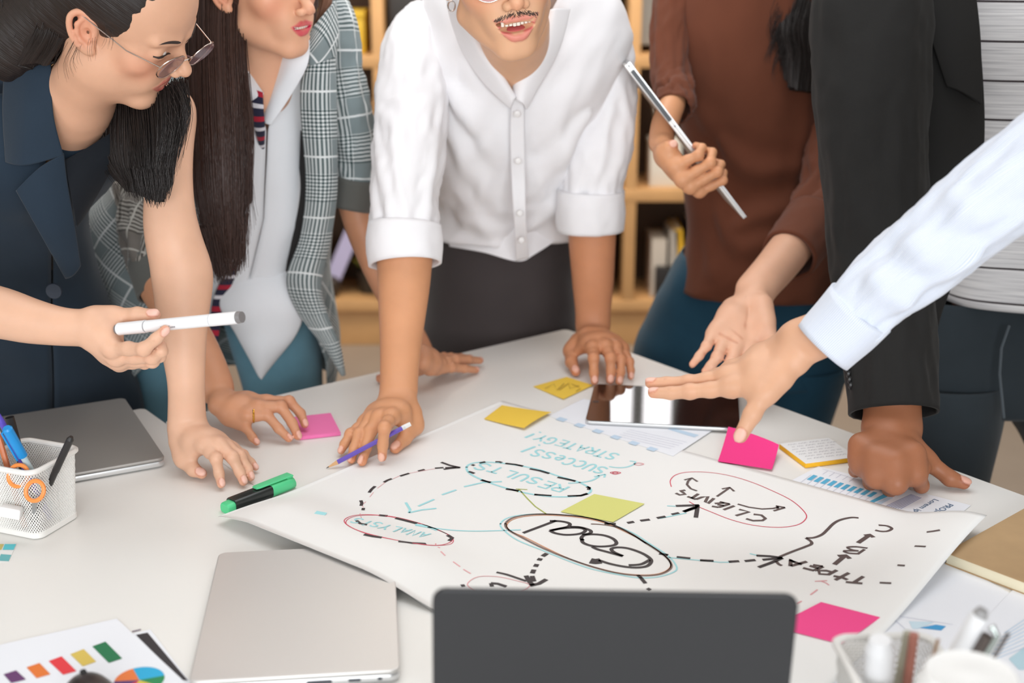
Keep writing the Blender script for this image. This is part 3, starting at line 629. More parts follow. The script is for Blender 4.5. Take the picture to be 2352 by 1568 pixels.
text_on('Lorem ip', zf((1275, 572)), zf((1085, 680)), zf((1312, 592)), zq, PDK, t)
text_on('PROJE', zf((1402, 612)), zf((1268, 688)), zf((1452, 630)), zq, PDK, t)
# chart sheet below the tablet
zt = Z0 + .0007
t = sheet('white printed chart sheet with pale blue squares sticking out under the tablet', [(1260, 955), (1340, 915), (1636, 988), (1546, 1047)], zt)
qs = [[z5(q) for q in ((1690 + k * 122, 1358 + k * 40), (1742 + k * 122, 1374 + k * 40), (1775 + k * 122, 1358 + k * 40), (1722 + k * 122, 1342 + k * 40))] for z5 in [zoomed(700, 500, 2.936)] for k in range(6)]
print_quads('chart_square', qs, zt + .0003, PBL, t)
lines_px('chart_line', [[z6((40 + 18 * k, 990 - 9 * k)), z6((350 + 22 * k, 1062 - 9 * k))] for k in range(5)], zt + .0003, .0006, PGR, t)
print_quads('chart_bar', [[z6(q) for q in ((330, 952), (480, 998), (508, 985), (370, 948))]], zt + .0003, PBL, t)
# colour swatch sheet bottom left
zw = TZ + .0012
t = sheet('white sheet of coloured swatches and a pie chart in the bottom left corner', [(-90, 1500), (268, 1420), (440, 1580), (40, 1720)], zw)
for name, c, q in (('green_swatch', (28, 120, 76), ((585, 1335), (668, 1305), (775, 1412), (690, 1440))), ('yellow_swatch', (222, 194, 92), ((445, 1385), (530, 1352), (610, 1432), (525, 1462))),
                   ('red_swatch', (232, 58, 66), ((308, 1428), (390, 1398), (485, 1492), (400, 1515))), ('orange_swatch', (232, 122, 48), ((168, 1468), (250, 1440), (320, 1512), (232, 1537))),
                   ('purple_swatch', (104, 58, 110), ((22, 1512), (102, 1487), (165, 1545), (72, 1568)))):
    o = add(name, fix(quad_px([zA0(p) for zA0 in [zoomed(0, 1000, 2.76)] for p in q], zw + .0004)), mat('ink_' + name, c, .6), t)
pc = T(320, 1562, zw); R = .0255
for k, (a0, a1, c, n) in enumerate(((20, 120, (38, 176, 224), 'blue'), (-25, 20, (36, 140, 84), 'green'), (-100, -25, (222, 200, 84), 'yellow'), (120, 185, (238, 128, 64), 'orange'), (185, 225, (96, 62, 120), 'purple'), (225, 260, (226, 64, 80), 'red'))):
    pts = [pc + Vector((math.cos(math.radians(a0 + (a1 - a0) * i / 10)) * R, math.sin(math.radians(a0 + (a1 - a0) * i / 10)) * R, .0004)) for i in range(11)]
    mesh('pie_slice', [pc + Vector((0, 0, .0004))] + pts, [(0, i, i + 1) for i in range(1, 11)], mat('ink_pie_' + n, c, .6), t)
# sheet with black bar under it
t = sheet('white sheet with a black printed bar between the swatch sheet and the silver laptop', [(236, 1470), (345, 1445), (440, 1570), (330, 1600)], TZ + .0006)
z0A = zoomed(0, 1000, 2.76)
print_quads('black_bar', [[z0A(q) for q in ((862, 1262), (935, 1248), (1192, 1552), (1150, 1548))]], TZ + .0010, mat('print_black', (48, 44, 48), .6), t)
print_quads('small_mark', [[z0A(q) for q in ((836, 1238), (838, 1244), (896, 1230), (890, 1225))]], TZ + .0010, mat('print_mauve', (120, 104, 124), .6), t)
# index tab card at the left edge
t = sheet('small card of turquoise and ochre index tabs at the left edge below the pen cup', [(-70, 1245), (38, 1247), (20, 1290), (-90, 1292)], TZ + .0006, 'index_tab_card', PAPER)
for n, c, q in (('turquoise_tab', (92, 206, 218), ((11, 1249), (37, 1249), (31, 1262), (6, 1262))), ('teal_tab', (108, 186, 190), ((2, 1272), (26, 1274), (20, 1288), (-4, 1287))), ('ochre_tab', (206, 190, 110), ((-20, 1249), (9, 1249), (3, 1262), (-24, 1262)))):
    add(n, fix(quad_px(q, TZ + .0010)), mat('ink_' + n, c, .6), t)
t = sheet('thin dark card edge showing behind the silver laptop under the drawing sheet', [(606, 1268), (700, 1260), (770, 1286), (660, 1296)], TZ + .0007, 'dark_card', mat('dark_card_print', (58, 48, 56), .6))
t['category'] = 'card'
# sheets at bottom right
t = sheet('white sheet with blue pie diagram beside the drawing sheet at bottom right', [(2180, 1282), (2352, 1380), (2040, 1640), (1790, 1560)], TZ + .0006)
zR = zoomed(1900, 1330, 5.204)
print_quads('pie_piece', [[zR(q) for q in ((1100, 580), (1300, 540), (1420, 560), (1360, 610))]], TZ + .0010, mat('print_strong_blue', (66, 158, 214), .6), t)
print_quads('pie_pale', [[zR(q) for q in ((975, 500), (1280, 510), (1090, 590), (1020, 590))]], TZ + .0010, mat('print_ice_blue', (206, 228, 240), .6), t)
lines_px('rule_line', [[zR((680, 412)), zR((1500, 540))], [zR((800, 480)), zR((930, 590))], [zR((640, 440)), zR((640 - 640, 440 + 560))]], TZ + .0010, .0006, PGR, t)
lines_px('hatching', [[zR((520 + 14 * k, 545 - 8 * k)), zR((545 + 14 * k, 580 - 4 * k))] for k in range(9)], TZ + .0010, .0006, mat('print_violet', (120, 120, 190), .6), t)
t = sheet('white sheet of pale blue text lines in the bottom right corner', [(2330, 1350), (2520, 1440), (2400, 1600), (2190, 1500)], TZ + .0010)
lines_px('text_line', [[zR((2080 - 30 * k + 40, 640 + 50 * k)), zR((2420, 440 + 50 * k))] for k in range(8)], TZ + .0014, .0010, PBL, t)
print_quads('pale_block', [[zR(q) for q in ((2170, 950), (2400, 780), (2420, 1080), (2290, 1080))]], TZ + .0014, mat('print_aqua', (186, 216, 228), .6), t)
# ---- kraft notebook on the right
KR = mat('kraft_cover', (184, 152, 112), .75, var=.05, vscale=30, bump=.06, bscale=500)
zn = TZ + .0165
k0, k1, k2 = T(2172, 1268, zn), T(2345, 1125, zn), T(2420, 1362, zn)
ex = (k2 - k0); ex.z = 0; ex.normalize(); ey = k1 - k0; ey = ey - ex * ey.dot(ex); ly = ey.length; ey.normalize()
cc = k0 + ex * .075 + ey * ly / 2; t = thing('notebook', 'thick kraft brown covered notebook at the right edge under the drawing sheet corner', 'notebook', (cc.x, cc.y, TZ))
M = basis(ex, ey, (cc.x, cc.y, TZ + .0008))
add('back_cover', xf(M, rbox(.15, ly, .0008, .002, .0002, 3)), KR, t)
sadd('page_block', xf(M, rbox(.148, ly - .003, .0135, .001, .0004, 3, .0009)), mat('cream_pages', (236, 226, 198), .8, bump=.4, bscale=1500), t)
sadd('front_cover', xf(M, rbox(.151, ly, .0009, .002, .0002, 3, .0146)), KR, t)
# ---- highlighter
def highlighter():
    z = TZ
    a, b = T(520, 1164, TZ + .008), T(668, 1106, TZ + .008); ex = (b - a); L = ex.length * 1.06; ex.z = 0; ex.normalize()
    c = (a + b) / 2; t = thing('highlighter', 'green capped black highlighter pen lying left of the drawing sheet', 'highlighter', (c.x, c.y, TZ))
    M = basis(ex, (-ex.y, ex.x, 0), (c.x, c.y, TZ + .0002)) @ Matrix.Rotation(math.pi / 2, 4, 'Y')      # local z along the pen; x = down, y = width
    def sec(w, h, r, z0, n=5):      # rounded cross-section, flat lying
        return [(-h / 2 + y, x, z0) for x, y in rrect(w, h, r, n)]
    G = mat('marker_green', (84, 204, 140), .4); BK = mat('marker_black', (34, 38, 37), .25)
    W_, H_ = .0225, .0165
    off = Matrix.Translation((0, 0, 0))
    def body(segs): return rings([sec(w, h, r, zz) for w, h, r, zz in segs])
    add_ = lambda n, g, m: sadd(n, xf(M, g), m, t, 50)
    l = L / 2
    add_('barrel', body([(W_ * .97, H_ * .97, .005, -l + .012), (W_, H_, .0052, -l + .0135), (W_, H_, .0052, l - .042)]), BK)
    add_('end_plug', body([(W_ * .78, H_ * .74, .0045, -l), (W_ * .84, H_ * .82, .005, -l + .0015), (W_ * .86, H_ * .86, .005, -l + .010), (W_ * .86, H_ * .86, .005, -l + .0125)]), G)
    add_('cap', body([(W_ * 1.03, H_ * 1.03, .0056, l - .043), (W_ * 1.04, H_ * 1.04, .0058, l - .041), (W_ * 1.02, H_ * 1.02, .006, l - .012), (W_ * .95, H_ * .95, .0066, l - .003), (W_ * .7, H_ * .7, .005, l)]), G)
    cl = [(w, .0022, .0010, zz) for w, zz in ((.010, l - .066), (.013, l - .062), (.0145, l - .03), (.0145, l - .004))]
    g = rings([[(-H_ - .0028 + y, x, zz) for x, y in rrect(w, h, r, 3)] for w, h, r, zz in cl]); add_('clip', g, G)
    add_('clip_bridge', rings([[(-H_ - .0012 + y, x, zz) for x, y in rrect(.012, .004, .001, 2)] for zz in (l - .014, l - .004)]), G)
highlighter()
# ---- generic pen along a line
def stick(name, label, cat, a, b, r, segs, n=10, top=None, extra=None):
    """segs: (part, f0, f1, k0, k1, material) with f along the length and k radius factors"""
    a, b = Vector(a), Vector(b); t = thing(name, label, cat, tuple(a)); d = b - a
    for part, f0, f1, k0, k1, m in segs:
        sadd(part, tube([a + d * f0, a + d * (f0 + (f1 - f0) * .5), a + d * f1], [r * k0, r * (k0 + k1) / 2, r * k1], n), m, t)
    return t
PUR, LWOOD = mat('pencil_purple', (104, 82, 178), .3), mat('pencil_wood', (214, 168, 122), .7)
# pencil under the hand of the man in white
pa, pb = T(749, 1075, TZ + .0012), T(943, 973, TZ + .056)
stick('pencil', 'purple pencil with white eraser end held under the hand of the man in white shirt', 'pencil', pa, pb, .0037,
      [('graphite_tip', 0, .03, .06, .32, mat('graphite', (58, 56, 58), .4)), ('wood_tip', .03, .135, .32, 1, LWOOD), ('shaft', .135, .83, 1, 1, PUR), ('band', .83, .90, 1.0, 1.0, PUR), ('ferrule', .90, .935, 1.05, 1.05, mat('ferrule_white', (214, 214, 216), .3, metal=.3)), ('eraser', .935, 1.0, 1.02, .9, mat('eraser_white', (232, 230, 228), .6))], 6)
# white marker held by the woman with glasses
MW = mat('marker_white', (238, 238, 240), .3)
ma, mb = P(268, 756, 1.640), P(556, 728, 1.560)
mk = stick('marker', 'white twin-tip marker with grey ends held by the woman with glasses', 'marker', ma, mb, .0074,
      [('end_cap', 0, .022, .86, 1, mat('cap_grey', (128, 124, 124), .4)), ('left_cap', .022, .242, 1.08, 1.10, MW), ('seam_ring', .242, .250, 1.0, 1.0, mat('seam_grey', (150, 148, 150), .4)), ('barrel', .250, .762, 1.02, 1.02, MW), ('seam_ring', .762, .766, .98, .98, mat('seam_grey', (150, 148, 150), .4)), ('right_cap', .766, .968, 1.04, 1.04, MW), ('end_cap', .968, 1.0, 1.0, .92, mat('cap_grey', (128, 124, 124), .4))], 24)
d = (mb - ma); dn = d.normalized(); toc = (CAM - (ma + mb) / 2).normalized(); sd = toc.cross(dn).normalized()
toc = dn.cross(sd)
if sd.z > 0: sd = -sd
gs = []
for k in range(9):
    f = .395 + k * .013
    if k > 5:                                    # the darker digits
        c = ma + d * f + (toc * .88 + sd * .46).normalized() * .0078
    else:
        c = ma + d * f + (toc * .95 + sd * .3).normalized() * .0078
    hgt = .0012 if k > 5 else .0005
    gs.append(([c - dn * .0011 - sd * hgt, c + dn * .0009 - sd * hgt, c + dn * .0009 + sd * hgt, c - dn * .0011 + sd * hgt], [(0, 1, 2, 3)]))
o = add('printed_marks', join_geo(*gs), mat('mark_grey', (150, 148, 152), .5), mk); o['kind'] = 'stuff'
# ---- mesh pen cups
WIRE = mat('white_wire', (236, 234, 230), .45)
def pen_cup(label, c, ang, wb, wt, h, step=.0034):
    t = thing('mesh_pen_cup', label, 'pen cup', (c.x, c.y, TZ)); M = Matrix.Translation((c.x, c.y, TZ)) @ Matrix.Rotation(ang, 4, 'Z')
    def ring_pt(u, z):              # u along the perimeter 0..1, rounded square
        s = wb + (wt - wb) * z / h; pts = ring_pt.c; k = u * len(pts) % len(pts); i = int(k); f = k - i
        a, b = pts[i], pts[(i + 1) % len(pts)]; return Vector(((a[0] * (1 - f) + b[0] * f) * s, (a[1] * (1 - f) + b[1] * f) * s, z))
    raw = rrect(1, 1, .16, 8); raw.append(raw[0]); L = [0]
    for a, b in zip(raw, raw[1:]): L.append(L[-1] + math.hypot(b[0] - a[0], b[1] - a[1]))
    N = 240; res = []
    for k in range(N):
        s = L[-1] * k / N; i = max(j for j in range(len(L)) if L[j] <= s); i = min(i, len(raw) - 2); f = (s - L[i]) / max(1e-9, L[i + 1] - L[i])
        res.append((raw[i][0] * (1 - f) + raw[i + 1][0] * f, raw[i][1] * (1 - f) + raw[i + 1][1] * f))
    ring_pt.c = res
    per = wb * L[-1]; nw = int(per / step); nz = 7; z0, z1 = .008, h - .003; gs = []
    adv = (z1 - z0) / (step * 1.55) / nw
    for fam in (-1, 1):
        for k in range(nw):
            Vv = []; F = []
            for j in range(nz + 1):
                z = z0 + (z1 - z0) * j / nz; u = (k / nw + fam * adv * j / nz) % 1; p = ring_pt(u, z); q = ring_pt((u + .0042 * (.0034 / step) ** .0) % 1, z)
                n = Vector((p.x, p.y, 0)).normalized() * .0005
                Vv += [p + n, q + n, q - n, p - n]
                if j:
                    b = 4 * (j - 1)
                    for i in range(4): F.append((b + i, b + (i + 1) % 4, b + 4 + (i + 1) % 4, b + 4 + i))
            gs.append((Vv, F))
    V2, F2 = [], []
    for v, f in gs:
        n = len(V2); V2 += [M @ q for q in v]; F2 += [tuple(i + n for i in q) for q in f]
    o = mesh('wire_mesh', V2, F2, WIRE, t); o['kind'] = 'stuff'
    rim = [ring_pt(k / 64, h) for k in range(64)]; rim.append(rim[0])
    def band(w, ri, z0, z1, bev):
        R = []
        for ins, z in ((bev, z0), (0, z0 + bev), (0, z1 - bev), (bev, z1)): R.append([(x, y, z) for x, y in rrect(w - 2 * ins, w - 2 * ins, (w - 2 * ins) * .16, 8)])
        for ins, z in ((ri - bev, z1), (ri, z1 - bev), (ri, z0 + bev), (ri - bev, z0)): R.append([(x, y, z) for x, y in rrect(w - 2 * ins, w - 2 * ins, (w - 2 * ins) * .16, 8)])
        g = rings(R + [R[0]], (False, False)); return xf(M, g)
    sadd('rim', band(wt + .007, .0065, h - .004, h + .003, .0022), WIRE, t)
    sadd('base_band', band(wb + .003, .004, .0008, .010, .0015), WIRE, t)
    sadd('base_plate', xf(M, rbox(wb, wb, .0015, wb * .16, .0003, 6, .001)), WIRE, t)
    return t, M
f0 = T(90, 1242); r0 = T(163, 1198); ang = math.atan2(r0.y - f0.y, r0.x - f0.x)
wb = .079
cc = f0 + Vector((math.cos(ang), math.sin(ang), 0)) * wb * .5 + Vector((-math.sin(ang), math.cos(ang), 0)) * wb * .5
cupL, ML = pen_cup('white wire mesh pen cup at the left edge in front of the dark laptop', cc, ang, wb, .091, .096)
def in_cup(M, x, y, z): return M @ Vector((x, y, z))
def cup_end(px, py, D): return P(px, py, D)
BL = mat('pen_blue', (20, 140, 210), .35); PV = mat('pen_violet', (92, 76, 190), .35); BP = mat('pen_black', (36, 34, 34), .4)
stick('ballpoint_pen', 'violet pen leaning in the left mesh cup beside the blue cap', 'pen', in_cup(ML, .015, -.012, .004), P(-6, 950, 1.66), .0042, [('barrel', 0, .93, 1, 1, PV), ('cap', .93, 1, 1, .7, PV)], 14)
t = stick('ballpoint_pen', 'blue capped clear pen standing in the left mesh cup', 'pen', in_cup(ML, .020, -.02, .004), P(15, 982, 1.62), .0046, [('barrel', 0, .70, .9, .9, mat('pen_clear', (196, 216, 222), .2)), ('cap', .70, .985, 1.35, 1.4, BL), ('cap_top', .985, 1, 1.4, 1.0, BL)], 16)
aa, bb = in_cup(ML, .020, -.02, .004), P(15, 982, 1.62)
sadd('clip', tube([aa + (bb - aa) * .66 + Vector((-.008, -.004, 0)), aa + (bb - aa) * .95 + Vector((-.008, -.004, 0)), aa + (bb - aa) * .98 + Vector((-.002, -.001, 0))], .0014, 8), BL, t)
stick('felt_pen', 'black felt pen leaning left behind the violet pen in the mesh cup', 'pen', in_cup(ML, .020, .018, .004), P(22, 958, 1.70), .0052, [('barrel', 0, .6, 1, 1, BP), ('cap', .6, 1, 1.15, 1.1, BP)], 14)
stick('felt_pen', 'black pen tip showing at the right corner of the left mesh cup', 'pen', in_cup(ML, -.01, -.005, .01), P(164, 1003, 1.635), .0042, [('barrel', 0, .6, 1, 1, BP), ('cap', .6, .97, 1.1, 1.1, BP), ('cap_tip', .97, 1, 1.1, .6, BP)], 14)
stick('pencil', 'orange pencil end at the far left in the mesh cup', 'pencil', in_cup(ML, -.02, .0, .004), P(-8, 985, 1.68), .0040, [('shaft', 0, .95, 1, 1, mat('pencil_orange', (206, 118, 72), .4)), ('eraser', .95, 1, 1, .9, mat('eraser_white', (232, 230, 228), .6))], 8)
def scissors():
    o1, o2 = P(80, 1127, 1.635), P(42, 1092, 1.65); OR = mat('scissor_orange', (244, 146, 72), .4)
    t = thing('scissors', 'orange handled scissors standing inside the left mesh pen cup', 'scissors', tuple(o1))
    vx, vy = Vector((1, 0, .1)).normalized(), Vector((0, .35, 1)).normalized()
    for o, rx, ry in ((o1, .0115, .0125), (o2, .0125, .0135)):
        pts = [o + vx * math.cos(a) * rx + vy * math.sin(a) * ry for a in np.linspace(0, 2 * math.pi, 25)[:-1]]; pts.append(pts[0]); pts.append(pts[1])
        sadd('handle', tube(pts, .0028, 8, False), OR, t)
    for o, e in ((o1, in_cup(ML, -.018, -.012, .006)), (o2, in_cup(ML, -.008, -.012, .006))):
        s = o - vy * .012; g = tube([s, s + (e - s) * .5, e], [.0034, .003, .0008], 6); sadd('blade', g, mat('blade_steel', (176, 178, 180), .3, metal=.9), t)
scissors()
er = sadd('eraser', xf(Matrix.Translation(P(30, 1170, 1.655)) @ Matrix.Rotation(.2, 4, 'Y'), xf(Matrix.Rotation(math.pi / 2, 4, 'X'), rbox(.026, .014, .012, .002, .001, 3))), mat('eraser_white', (232, 230, 228), .6))
tag(er, 'white block eraser inside the left mesh pen cup', 'eraser')
# bottom right cup
cR = T(2030, 1640); cR.z = TZ
rimD = 1.145
pR_ = P(2072, 1498, rimD); hR = pR_.z - TZ - .016
cupR, MR = pen_cup('white wire mesh pen cup in the bottom right corner, out of focus', Vector((pR_.x, pR_.y + .01, 0)), .05, .076, .090, hR, .0040)
oR = Vector((pR_.x, pR_.y + .01, TZ))
stick('glue_stick', 'grey glue stick with white cap standing in the bottom right cup', 'glue stick', oR + Vector((-.014, -.008, .004)), P(2022, 1468, 1.13), .0115, [('barrel', 0, .62, 1, 1, mat('glue_grey', (134, 128, 118), .4)), ('cap', .62, .93, 1.12, 1.12, MW), ('cap_top', .93, 1, 1.12, .8, MW)], 20)
stick('pencil', 'brown red pencil leaning in the bottom right cup beside the glue stick', 'pencil', oR + Vector((.004, -.012, .004)), P(2100, 1455, 1.14), .0042, [('shaft', 0, 1, 1, 1, mat('pencil_brown', (176, 112, 96), .4))], 8)
stick('pencil', 'olive grey pencil leaning beside the brown red pencil in the right cup', 'pencil', oR + Vector((-.004, .004, .004)), P(2086, 1452, 1.15), .0042, [('shaft', 0, 1, 1, 1, mat('pencil_olive', (176, 172, 152), .4))], 8)
stick('thin_brush', 'thin brown stick leaning right in the bottom right cup', 'brush', oR + Vector((.006, -.006, .004)), P(2155, 1468, 1.14), .0016, [('handle', 0, 1, 1, 1, mat('stick_brown', (170, 138, 112), .5))], 8)
t = stick('ballpoint_pen', 'white pen with black and silver clip leaning out of the bottom right cup', 'pen', oR + Vector((.0, .006, .004)), P(2258, 1400, 1.12), .0080, [('barrel', 0, .97, 1, 1, MW), ('button_end', .97, 1.0, .8, .6, mat('pen_grey', (150, 148, 148), .4))], 16)
aa, bb = oR + Vector((.0, .006, .004)), P(2258, 1400, 1.12); dd = bb - aa; off = Vector((.012, -.008, .0))
sadd('clip_band', tube([aa + dd * .42 + off, aa + dd * .88 + off], [.0050, .0050], 10), mat('pen_dark', (86, 76, 72), .35), t)
off2 = Vector((.017, -.013, -.001))
sadd('clip', tube([aa + dd * .42 + off2, aa + dd * .90 + off2, aa + dd * .935 + off2 * .6], [.0030, .0030, .0036], 10), mat('clip_silver', (176, 184, 180), .25, metal=.8), t)
sadd('clip_edge', tube([aa + dd * .46 + off2 * 1.35, aa + dd * .93 + off2 * 1.3], [.0018, .0018], 8), mat('pen_dark', (86, 76, 72), .35), t)
# white lidded cup, nearest the lens
pc = P(2232, 1545, 1.02); hC = pc.z - TZ
t = thing('paper_cup', 'white round cup lid in the bottom right corner, nearest the lens and blurred', 'cup', (pc.x, pc.y, TZ))
MC = Matrix.Translation((pc.x, pc.y, TZ))
hh = hC
sadd('cup_wall', xf(MC, lathe([(.026, .001), (.027, .0), (.037, hh - .022), (.035, hh - .022)], 32)), mat('cup_white', (240, 239, 236), .5), t)
sadd('lid', xf(MC, lathe([(.0395, hh - .024), (.041, hh - .019), (.041, hh - .015), (.0385, hh - .012), (.036, hh - .002), (.034, hh), (.030, hh - .001), (.010, hh + .001), (.001, hh + .0012)], 32)), mat('lid_white', (246, 245, 243), .5), t)
# ---- mouse bottom left
def mouse():
    c = T(212, 1636); t = thing('computer_mouse', 'black computer mouse at the bottom edge on the swatch sheet', 'mouse', (c.x, c.y, TZ + .0015))
    def shell(k0, name, m, z0, sc=1.):
        R = []
        for f in np.linspace(0, 1, 9):
            a = f * math.pi / 2; R.append([(.030 * sc * math.cos(a) * math.cos(q), .052 * sc * math.cos(a) * math.sin(q), z0 + .033 * sc * math.sin(a)) for q in np.linspace(0, 2 * math.pi, 29)[:-1]])
        sadd(name, xf(Matrix.Translation((c.x, c.y, TZ + .0018)) @ Matrix.Rotation(.5, 4, 'Z'), rings(R)), m, t)
    shell(0, 'shell', mat('mouse_black', (46, 40, 40), .35), .0005)
    Mm = Matrix.Translation((c.x, c.y, TZ + .0018)) @ Matrix.Rotation(.5, 4, 'Z')
    sadd('scroll_wheel', xf(Mm @ Matrix.Translation((-.003, .028, .024)) @ Matrix.Rotation(math.pi / 2, 4, 'Y'), lathe([(.006, 0), (.0075, .001), (.0075, .005), (.006, .006)], 18)), RUB, t)
mouse()
# ================================================================ tools for bodies and clothes
def npv(v): return np.array([v[0], v[1], v[2]], float)
def cap(a, b, ra, rb, k=.006): return ('c', npv(a), npv(b), ra, rb, k)
def ell(c, R, r, k=.006): return ('e', npv(c), np.array(R, float), np.array(r, float), k)      # rows of R are the ellipsoid's axes
def ecap(a, b, u, wa, wb, ta, tb, k=.006): return ('f', npv(a), npv(b), npv(u) / np.linalg.norm(npv(u)), wa, wb, ta, tb, k)
def sdf_prim(p, X):
    if p[0] == 'c':
        ba = p[2] - p[1]; pa = X - p[1]; L = max(ba @ ba, 1e-12); h = np.clip(pa @ ba / L, 0, 1)
        q = pa - h[:, None] * ba; return np.sqrt(np.einsum('ij,ij->i', q, q)) - (p[3] + (p[4] - p[3]) * h)
    if p[0] == 'e':
        q = (X - p[1]) @ p[2].T / p[3]; k0 = np.sqrt(np.einsum('ij,ij->i', q, q)) + 1e-9; g = q / p[3]
        k1 = np.sqrt(np.einsum('ij,ij->i', g, g)) + 1e-9; return k0 * (k0 - 1) / k1
    ba = p[2] - p[1]; pa = X - p[1]; L = max(ba @ ba, 1e-12); h = np.clip(pa @ ba / L, 0, 1); q = pa - h[:, None] * ba
    w = p[4] + (p[5] - p[4]) * h; t = p[6] + (p[7] - p[6]) * h
    qu = q @ p[3]; rest = np.maximum(np.einsum('ij,ij->i', q, q) - qu * qu, 0)
    k0 = np.sqrt((qu / w) ** 2 + rest / t ** 2) + 1e-9; k1 = np.sqrt(qu * qu / w ** 4 + rest / t ** 4) + 1e-9
    return k0 * (k0 - 1) / k1
def smin(a, b, k):
    h = np.maximum(k - np.abs(a - b), 0) / k; return np.minimum(a, b) - h * h * k * .25
def sdf_eval(base, groups, subs, X, only=None):
    d = np.full(len(X), 1e3)
    for p in (base if only is None else only[0]): d = smin(d, sdf_prim(p, X), p[-1])
    out = d
    for gi, (ps, k) in enumerate(groups if only is None else only[1]):
        e = np.full(len(X), 1e3)
        for p in ps: e = smin(e, sdf_prim(p, X), p[-1])
        out = np.minimum(out, smin(d, e, k))
    for p in subs:
        s = -sdf_prim(p, X); k = p[-1]; h = np.maximum(k - np.abs(out - s), 0) / k; out = np.maximum(out, s) + h * h * k * .25
    return out
def prim_bounds(p):
    if p[0] == 'e': r = p[3].max(); return p[1] - r, p[1] + r
    r = max(p[3], p[4]) if p[0] == 'c' else max(p[4:8]); return np.minimum(p[1], p[2]) - r, np.maximum(p[1], p[2]) + r
def sdf_mesh(base, groups=(), subs=(), h=.002, disp=None):
    allp = list(base) + [p for g in groups for p in g[0]]
    bs = [prim_bounds(p) for p in allp]; lo = np.min([b[0] for b in bs], 0) - 4 * h; hi = np.max([b[1] for b in bs], 0) + 4 * h
    B = 12; nb = np.ceil((hi - lo) / (h * B)).astype(int); n = nb * B + 1
    cs = np.stack(np.meshgrid(*[np.arange(k) for k in nb], indexing='ij'), -1).reshape(-1, 3)
    cc = lo + (cs + .5) * B * h; R = B * h * .87
    dc = sdf_eval(base, groups, subs, cc)
    D = np.repeat(np.repeat(np.repeat(np.where(dc > 0, 1., -1.).reshape(nb), B, 0), B, 1), B, 2).astype(np.float32)
    D = np.pad(D, ((0, 1), (0, 1), (0, 1)), mode='edge')
    g = np.stack(np.meshgrid(*[np.arange(B + 1)] * 3, indexing='ij'), -1).reshape(-1, 3)
    keep = np.where(np.abs(dc) < R * 1.5 + .012)[0]
    for i in keep:
        X = lo + (cs[i] * B + g) * h; c = cc[i][None]
        ob = [p for p in base if sdf_prim(p, c)[0] < R * 1.3 + .03]
        og = [(q, k) for q, k in (([p for p in ps if sdf_prim(p, c)[0] < R * 1.3 + .03], k) for ps, k in groups) if q]
        os_ = [p for p in subs if sdf_prim(p, c)[0] < R * 1.3 + .02]
        d = sdf_eval(None, None, os_, X, (ob, og)) if (ob or og) else np.full(len(X), 1.)
        if disp is not None: d = d - disp(X)
        x, y, z = cs[i] * B
        D[x:x + B + 1, y:y + B + 1, z:z + B + 1] = d.reshape(B + 1, B + 1, B + 1)
    S = D < 0; cnt = np.zeros(np.array(D.shape) - 1, np.int8)
    for a in (0, 1):
        for b in (0, 1):
            for c in (0, 1): cnt += S[a:a + cnt.shape[0], b:b + cnt.shape[1], c:c + cnt.shape[2]]
    act = np.argwhere((cnt > 0) & (cnt < 8)); idx = np.full(cnt.shape, -1, np.int64); idx[tuple(act.T)] = np.arange(len(act))
    acc = np.zeros((len(act), 3)); w = np.zeros(len(act)); cor = [(a, b, c) for a in (0, 1) for b in (0, 1) for c in (0, 1)]
    val = {c: D[tuple((act + c).T)].astype(float) for c in cor}
    for c1 in cor:
        for ax in range(3):
            if c1[ax]: continue
            c2 = tuple(1 if k == ax else c1[k] for k in range(3)); a, b = val[c1], val[c2]; m = (a < 0) != (b < 0)
            t = np.where(m, a / np.where(m, a - b, 1), 0); q = np.tile(np.array(c1, float), (len(act), 1)); q[:, ax] += t
            acc += np.where(m[:, None], q, 0); w += m
    V = lo + (act + acc / w[:, None]) * h
    F = []
    for ax in range(3):
        sh = [slice(None)] * 3; s0 = list(sh); s1 = list(sh); s0[ax] = slice(0, -1); s1[ax] = slice(1, None)
        a = S[tuple(s0)]; b = S[tuple(s1)]; e = np.argwhere(a != b); u, v = [(1, 2), (2, 0), (0, 1)][ax]
        ok = (e[:, u] > 0) & (e[:, v] > 0) & (e[:, u] < cnt.shape[u]) & (e[:, v] < cnt.shape[v]); e = e[ok]
        du = np.zeros(3, int); du[u] = 1; dv = np.zeros(3, int); dv[v] = 1
        q = np.stack([idx[tuple((e - du - dv).T)], idx[tuple((e - dv).T)], idx[tuple(e.T)], idx[tuple((e - du).T)]], 1)
        ins = a[tuple(e.T)]; q = np.where(ins[:, None], q, q[:, ::-1]); q = q[(q >= 0).all(1)]; F.append(q)
    return V, np.concatenate(F)
def body_mesh(name, parts, tints, m, parent):
    """parts: (V, F); tints: an (n, 3) linear colour per vertex; one mesh"""
    V = np.concatenate([p[0] for p in parts]); o = 0; Fs = []
    for v, f in parts: Fs.append(np.asarray(f) + o); o += len(v)
    F = np.concatenate(Fs); C4 = np.concatenate(tints)
    me = bpy.data.meshes.new(name); me.vertices.add(len(V)); me.vertices.foreach_set('co', V.ravel())
    me.loops.add(F.size); me.loops.foreach_set('vertex_index', F.ravel().astype(np.int32))
    me.polygons.add(len(F)); me.polygons.foreach_set('loop_start', np.arange(len(F), dtype=np.int32) * 4)
    me.update(calc_edges=True)
    at = me.color_attributes.new('tint', 'FLOAT_COLOR', 'POINT'); at.data.foreach_set('color', np.concatenate([C4, np.ones((len(C4), 1))], 1).astype(np.float32).ravel())
    me.polygons.foreach_set('use_smooth', np.ones(len(F), bool))
    return link(name, me, m, parent)
